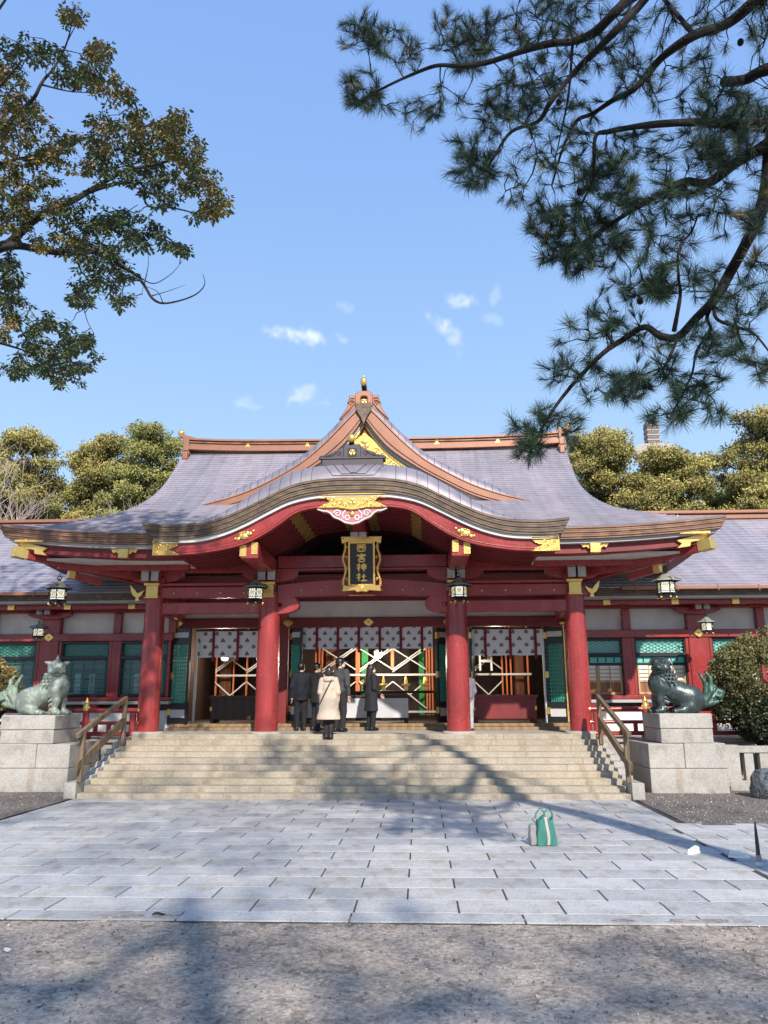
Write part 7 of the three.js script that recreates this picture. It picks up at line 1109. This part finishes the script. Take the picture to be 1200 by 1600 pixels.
function farTree(label, x, z, base, top, W, seed, tone, nClump, o = {}) {
  const r = rng(seed), t = thing('evergreen_tree', label, 'tree', [x, 0, z]); const H = top;
  const tr = new MB(), cr = [], clumps = [];
  for (let i = 0; i < nClump * 1.55; i++) { let cx, cy, cz, k = 0; do { const a = r() * 6.283, q = Math.sqrt(r()), v = r(); cy = mix(base, H - 0.9, v); const wid = W * (0.55 + 0.45 * Math.sin(Math.PI * clamp((v + 0.25) / 1.25))); cx = Math.cos(a) * q * wid * 0.85; cz = Math.sin(a) * q * wid * 0.6; } while (clumps.some((c) => c.distanceTo(V(cx, cy, cz)) < 0.75) && k++ < 20); const c = V(cx, cy, cz); c.R = (0.6 + 0.55 * r()) * (o.R ?? 1); clumps.push(c); }
  clumps.push(Object.assign(V((r() - 0.5) * W * 0.5, H - 1, 0), { R: 1.2 }));
  const trunk = smooth([V(0, -0.1, 0), V(0.2 * (r() - 0.5), H * 0.35, 0), V((r() - 0.5) * 0.8, H * 0.6, 0), V((r() - 0.5) * 1.2, H * 0.86, 0)], 5); tr.tube(trunk, (q) => 0.34 * (1 - 0.75 * q), 8);
  const wood = trunk.slice(6);
  for (const c of clumps) { let b = wood[0]; for (const n of wood) if (n.y < c.y - 0.2 && n.distanceTo(c) < b.distanceTo(c)) b = n; const m = b.clone().lerp(c, 0.5).add(V((r() - 0.5) * 0.6, -0.25, (r() - 0.5) * 0.5)); tr.tube([b, m, c], (q) => 0.1 * (1 - 0.7 * q), 5); for (let k = 0; k < 3; k++) tr.tube([m, m.clone().lerp(c, 0.6).add(V((r() - 0.5), (r() - 0.2) * 0.8, (r() - 0.5))), c.clone().add(V((r() - 0.5) * 1.2, (r() - 0.4), (r() - 0.5) * 1.2))], (q) => 0.035 * (1 - 0.6 * q), 4); }
  tr.build('trunk', barkGrey, t);
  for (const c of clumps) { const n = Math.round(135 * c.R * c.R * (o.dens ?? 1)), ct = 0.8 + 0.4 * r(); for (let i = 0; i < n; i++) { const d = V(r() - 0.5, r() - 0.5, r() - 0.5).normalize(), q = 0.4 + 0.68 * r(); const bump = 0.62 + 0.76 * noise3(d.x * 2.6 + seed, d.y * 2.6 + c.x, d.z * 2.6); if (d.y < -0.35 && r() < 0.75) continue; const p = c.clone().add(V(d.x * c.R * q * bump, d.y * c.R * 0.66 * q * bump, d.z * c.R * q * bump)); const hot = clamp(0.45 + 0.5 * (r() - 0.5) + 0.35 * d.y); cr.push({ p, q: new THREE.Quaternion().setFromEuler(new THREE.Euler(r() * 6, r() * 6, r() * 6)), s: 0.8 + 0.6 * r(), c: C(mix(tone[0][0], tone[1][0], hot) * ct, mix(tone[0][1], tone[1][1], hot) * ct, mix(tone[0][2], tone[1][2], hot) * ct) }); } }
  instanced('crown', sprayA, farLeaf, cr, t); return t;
}
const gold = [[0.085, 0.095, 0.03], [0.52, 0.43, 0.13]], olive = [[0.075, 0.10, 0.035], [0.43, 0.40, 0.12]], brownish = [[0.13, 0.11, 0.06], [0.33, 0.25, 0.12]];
farTree('tall dark green tree touching the left ridge end of the shrine roof', -14.9, -45, 9.5, 18.6, 3.0, 1, olive, 22);
farTree('golden green tree crown in the middle of the left tree row', -18.6, -47, 9.2, 18.5, 3.0, 2, gold, 22);
farTree('golden green tree at the far left with a high crown', -23.4, -46, 9.5, 18.8, 3.1, 3, gold, 22);
farTree('lower olive tree behind the middle of the left tree row', -20.4, -50, 8.0, 16.2, 3.4, 4, olive, 20);
farTree('low brownish bush-like tree above the left wing ridge', -20.2, -42, 7.6, 11.6, 2.8, 5, brownish, 16, { R: 0.8 });
farTree('dark leafy tree at the left picture edge', -27.6, -48, 9, 18.2, 3.0, 6, olive, 20);
farTree('low olive tree between the golden tree and the roof slope', -16.6, -43, 8.2, 12.6, 2.2, 7, olive, 12, { R: 0.85 });
farTree('round golden tree just right of the shrine roof', 12.2, -45, 11.0, 17.6, 2.9, 8, gold, 24);
farTree('golden tree right of the round one with low boughs', 16.0, -44, 8.6, 16.2, 2.9, 9, gold, 26);
farTree('tall spreading golden tree at the right picture edge', 22.6, -46, 9.5, 19.2, 4.0, 10, gold, 34);
farTree('dark olive tree behind the right tree row', 18.8, -50, 9.0, 17.6, 3.6, 11, olive, 24);
farTree('low golden tree above the right wing ridge', 20.0, -42, 8.2, 13.4, 3.0, 12, gold, 20, { R: 0.9 });
farTree('slender sparse tree beside the right roof slope', 13.6, -48, 6.5, 12.5, 2.4, 13, olive, 10, { dens: 0.7 });
farTree('olive tree filling the gap in the left tree row', -25.5, -54, 8.0, 17.6, 3.6, 14, olive, 22);
farTree('hazy olive tree farther back left of the shrine roof', -19.5, -58, 9.0, 20.0, 3.6, 15, gold, 20);
farTree('olive tree behind the low golden tree on the right', 24.5, -54, 8.0, 17.0, 4.2, 16, olive, 22);
farTree('hazy tree farther back between the round tree and the tower', 16.8, -58, 8.0, 16.6, 3.4, 17, gold, 18);
// bare pale trees on the left
function bareTree(label, x, z, H, seed, spread = 1) {
  const r = rng(seed), t = thing('bare_tree', label, 'tree', [x, 0, z]), mb = new MB(), tw = new MB();
  const grow = (p, d, L, rad, lvl) => { const pts = [p.clone()]; let q = p.clone(), dd = d.clone(); for (let i = 0; i < 4; i++) { dd.add(V((r() - 0.5) * 0.45, 0.08 + (r() - 0.5) * 0.25, (r() - 0.5) * 0.3)).normalize(); q = q.clone().addScaledVector(dd, L / 4); pts.push(q); } (lvl < 3 ? mb : tw).tube(pts, (u) => rad * (1 - 0.5 * u), lvl < 2 ? 7 : 4); if (lvl >= 5) return; const n = lvl === 0 ? 4 : 3; for (let i = 0; i < n; i++) { const b = pts[Math.min(4, 2 + Math.floor(r() * 3))], nd = dd.clone().add(V((r() - 0.5) * 1.7 * spread, (r() - 0.35) * 0.9, (r() - 0.5) * 1.1)).normalize(); grow(b, nd, L * (0.6 + 0.2 * r()), rad * 0.52, lvl + 1); } };
  grow(V(0, -0.1, 0), V(0.05, 1, 0), H * 0.5, 0.24, 0);
  const m = std([0.55, 0.48, 0.43], { roughness: 0.9 }), m2 = std([0.46, 0.37, 0.32], { roughness: 0.9 }); mb.build('trunk', m, t); tw.build('twigs', m2, t).userData.kind = 'stuff'; return t;
}
bareTree('pale bare tree with spreading branches at the far left behind the wing', -22.2, -38, 13.0, 21, 1.1);
bareTree('pale bare tree just left of the sloping roof edge', -13.2, -39, 10.4, 25, 1.0);
bareTree('smaller bare tree between the two larger bare trees', -18.2, -37, 9.6, 27, 1.2);
// the pale tower block far behind the trees on the right
{
  const t = thing('tower_building', 'brown banded tower rising behind the pine branches far right', 'tower', [20.7, 0, -62]), br = std([0.24, 0.15, 0.12], { roughness: 0.9 }), wh = std([0.40, 0.36, 0.34]);
  new MB().box(-0.5, 0.45, 18, 23.9, -0.5, 0.5, 0.03).build('tower_shaft', br, t); for (let i = 0; i < 6; i++) new MB().box(-0.54, 0.49, 21.4 + i * 0.42, 21.52 + i * 0.42, -0.54, 0.54, 0.02).build('tower_band', wh, t); for (let i = 0; i < 5; i++) new MB().box(-0.3, 0.25, 21.6 + i * 0.42, 21.75 + i * 0.42, 0.48, 0.53, 0.01).build('tower_window', M.glassDark, t);
  new MB().add(shapeGeo([[-1.8, 21.6], [-1.0, 21.9], [1.2, 21.9], [1.6, 21.4], [1.0, 20.6], [-0.6, 20.4], [-1.4, 21.0]], 1.2, 0.05, 0, 0, -0.6)).build('white_roof', wh, t); new MB().box(-1, 1, 0, 20.6, -0.8, 0.8, 0).build('tower_base', wh, t);
}
// clipped shrubs
function shrub(label, x, y0, z, rx, ry, rz, n, seed, tone) {
  const r = rng(seed), t = thing('shrub', label, 'shrub', [x, 0, z]), st = new MB(), L = [];
  for (let i = 0; i < 14; i++) { const a = r() * 6.283, q = 0.5 * Math.sqrt(r()); const b = V(Math.cos(a) * q * rx, y0 - 0.3, Math.sin(a) * q * rz), c = V(Math.cos(a) * rx * (0.3 + 0.6 * r()), y0 + ry * (0.7 + r()), Math.sin(a) * rz * (0.3 + 0.6 * r())); st.tube([V(b.x * 0.7, 0, b.z * 0.7), b, b.clone().lerp(c, 0.6).add(V((r() - 0.5) * 0.2, 0, (r() - 0.5) * 0.2)), c], (u) => 0.028 * (1 - 0.7 * u), 5); }
  st.build('stems', barkGrey, t);
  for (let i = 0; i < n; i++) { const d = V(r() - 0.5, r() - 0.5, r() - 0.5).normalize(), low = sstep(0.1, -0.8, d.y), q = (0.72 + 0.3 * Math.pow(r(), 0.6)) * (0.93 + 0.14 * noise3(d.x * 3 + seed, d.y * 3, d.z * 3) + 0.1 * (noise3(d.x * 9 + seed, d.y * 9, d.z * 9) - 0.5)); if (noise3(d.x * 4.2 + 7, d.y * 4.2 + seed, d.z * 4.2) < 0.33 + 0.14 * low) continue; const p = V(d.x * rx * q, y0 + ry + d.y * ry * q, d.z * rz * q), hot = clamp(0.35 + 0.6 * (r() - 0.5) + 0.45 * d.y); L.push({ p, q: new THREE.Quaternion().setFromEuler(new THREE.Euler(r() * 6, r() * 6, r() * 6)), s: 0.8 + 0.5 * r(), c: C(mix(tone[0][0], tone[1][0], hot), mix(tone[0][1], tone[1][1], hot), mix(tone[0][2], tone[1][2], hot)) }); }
  instanced('foliage', farSpray(77, 9, 0.055, 0.03), leafMat([1, 1, 1]), L, t); return t;
}
shrub('large rounded shrub right of the dark bronze lion', 8.92, 0.75, -17.25, 1.5, 1.22, 0.9, 9000, 41, [[0.022, 0.042, 0.014], [0.27, 0.235, 0.075]]);
shrub('small golden shrub behind the tail of the left lion', -8.5, 1.3, -17.3, 0.9, 0.72, 0.6, 3600, 42, [[0.06, 0.075, 0.02], [0.42, 0.3, 0.1]]);
shrub('leafy bush low at the right edge behind the boulders', 8.65, 0.28, -15.75, 0.4, 0.36, 0.3, 900, 43, [[0.03, 0.06, 0.02], [0.2, 0.2, 0.07]]);
renderer.render(scene, camera);
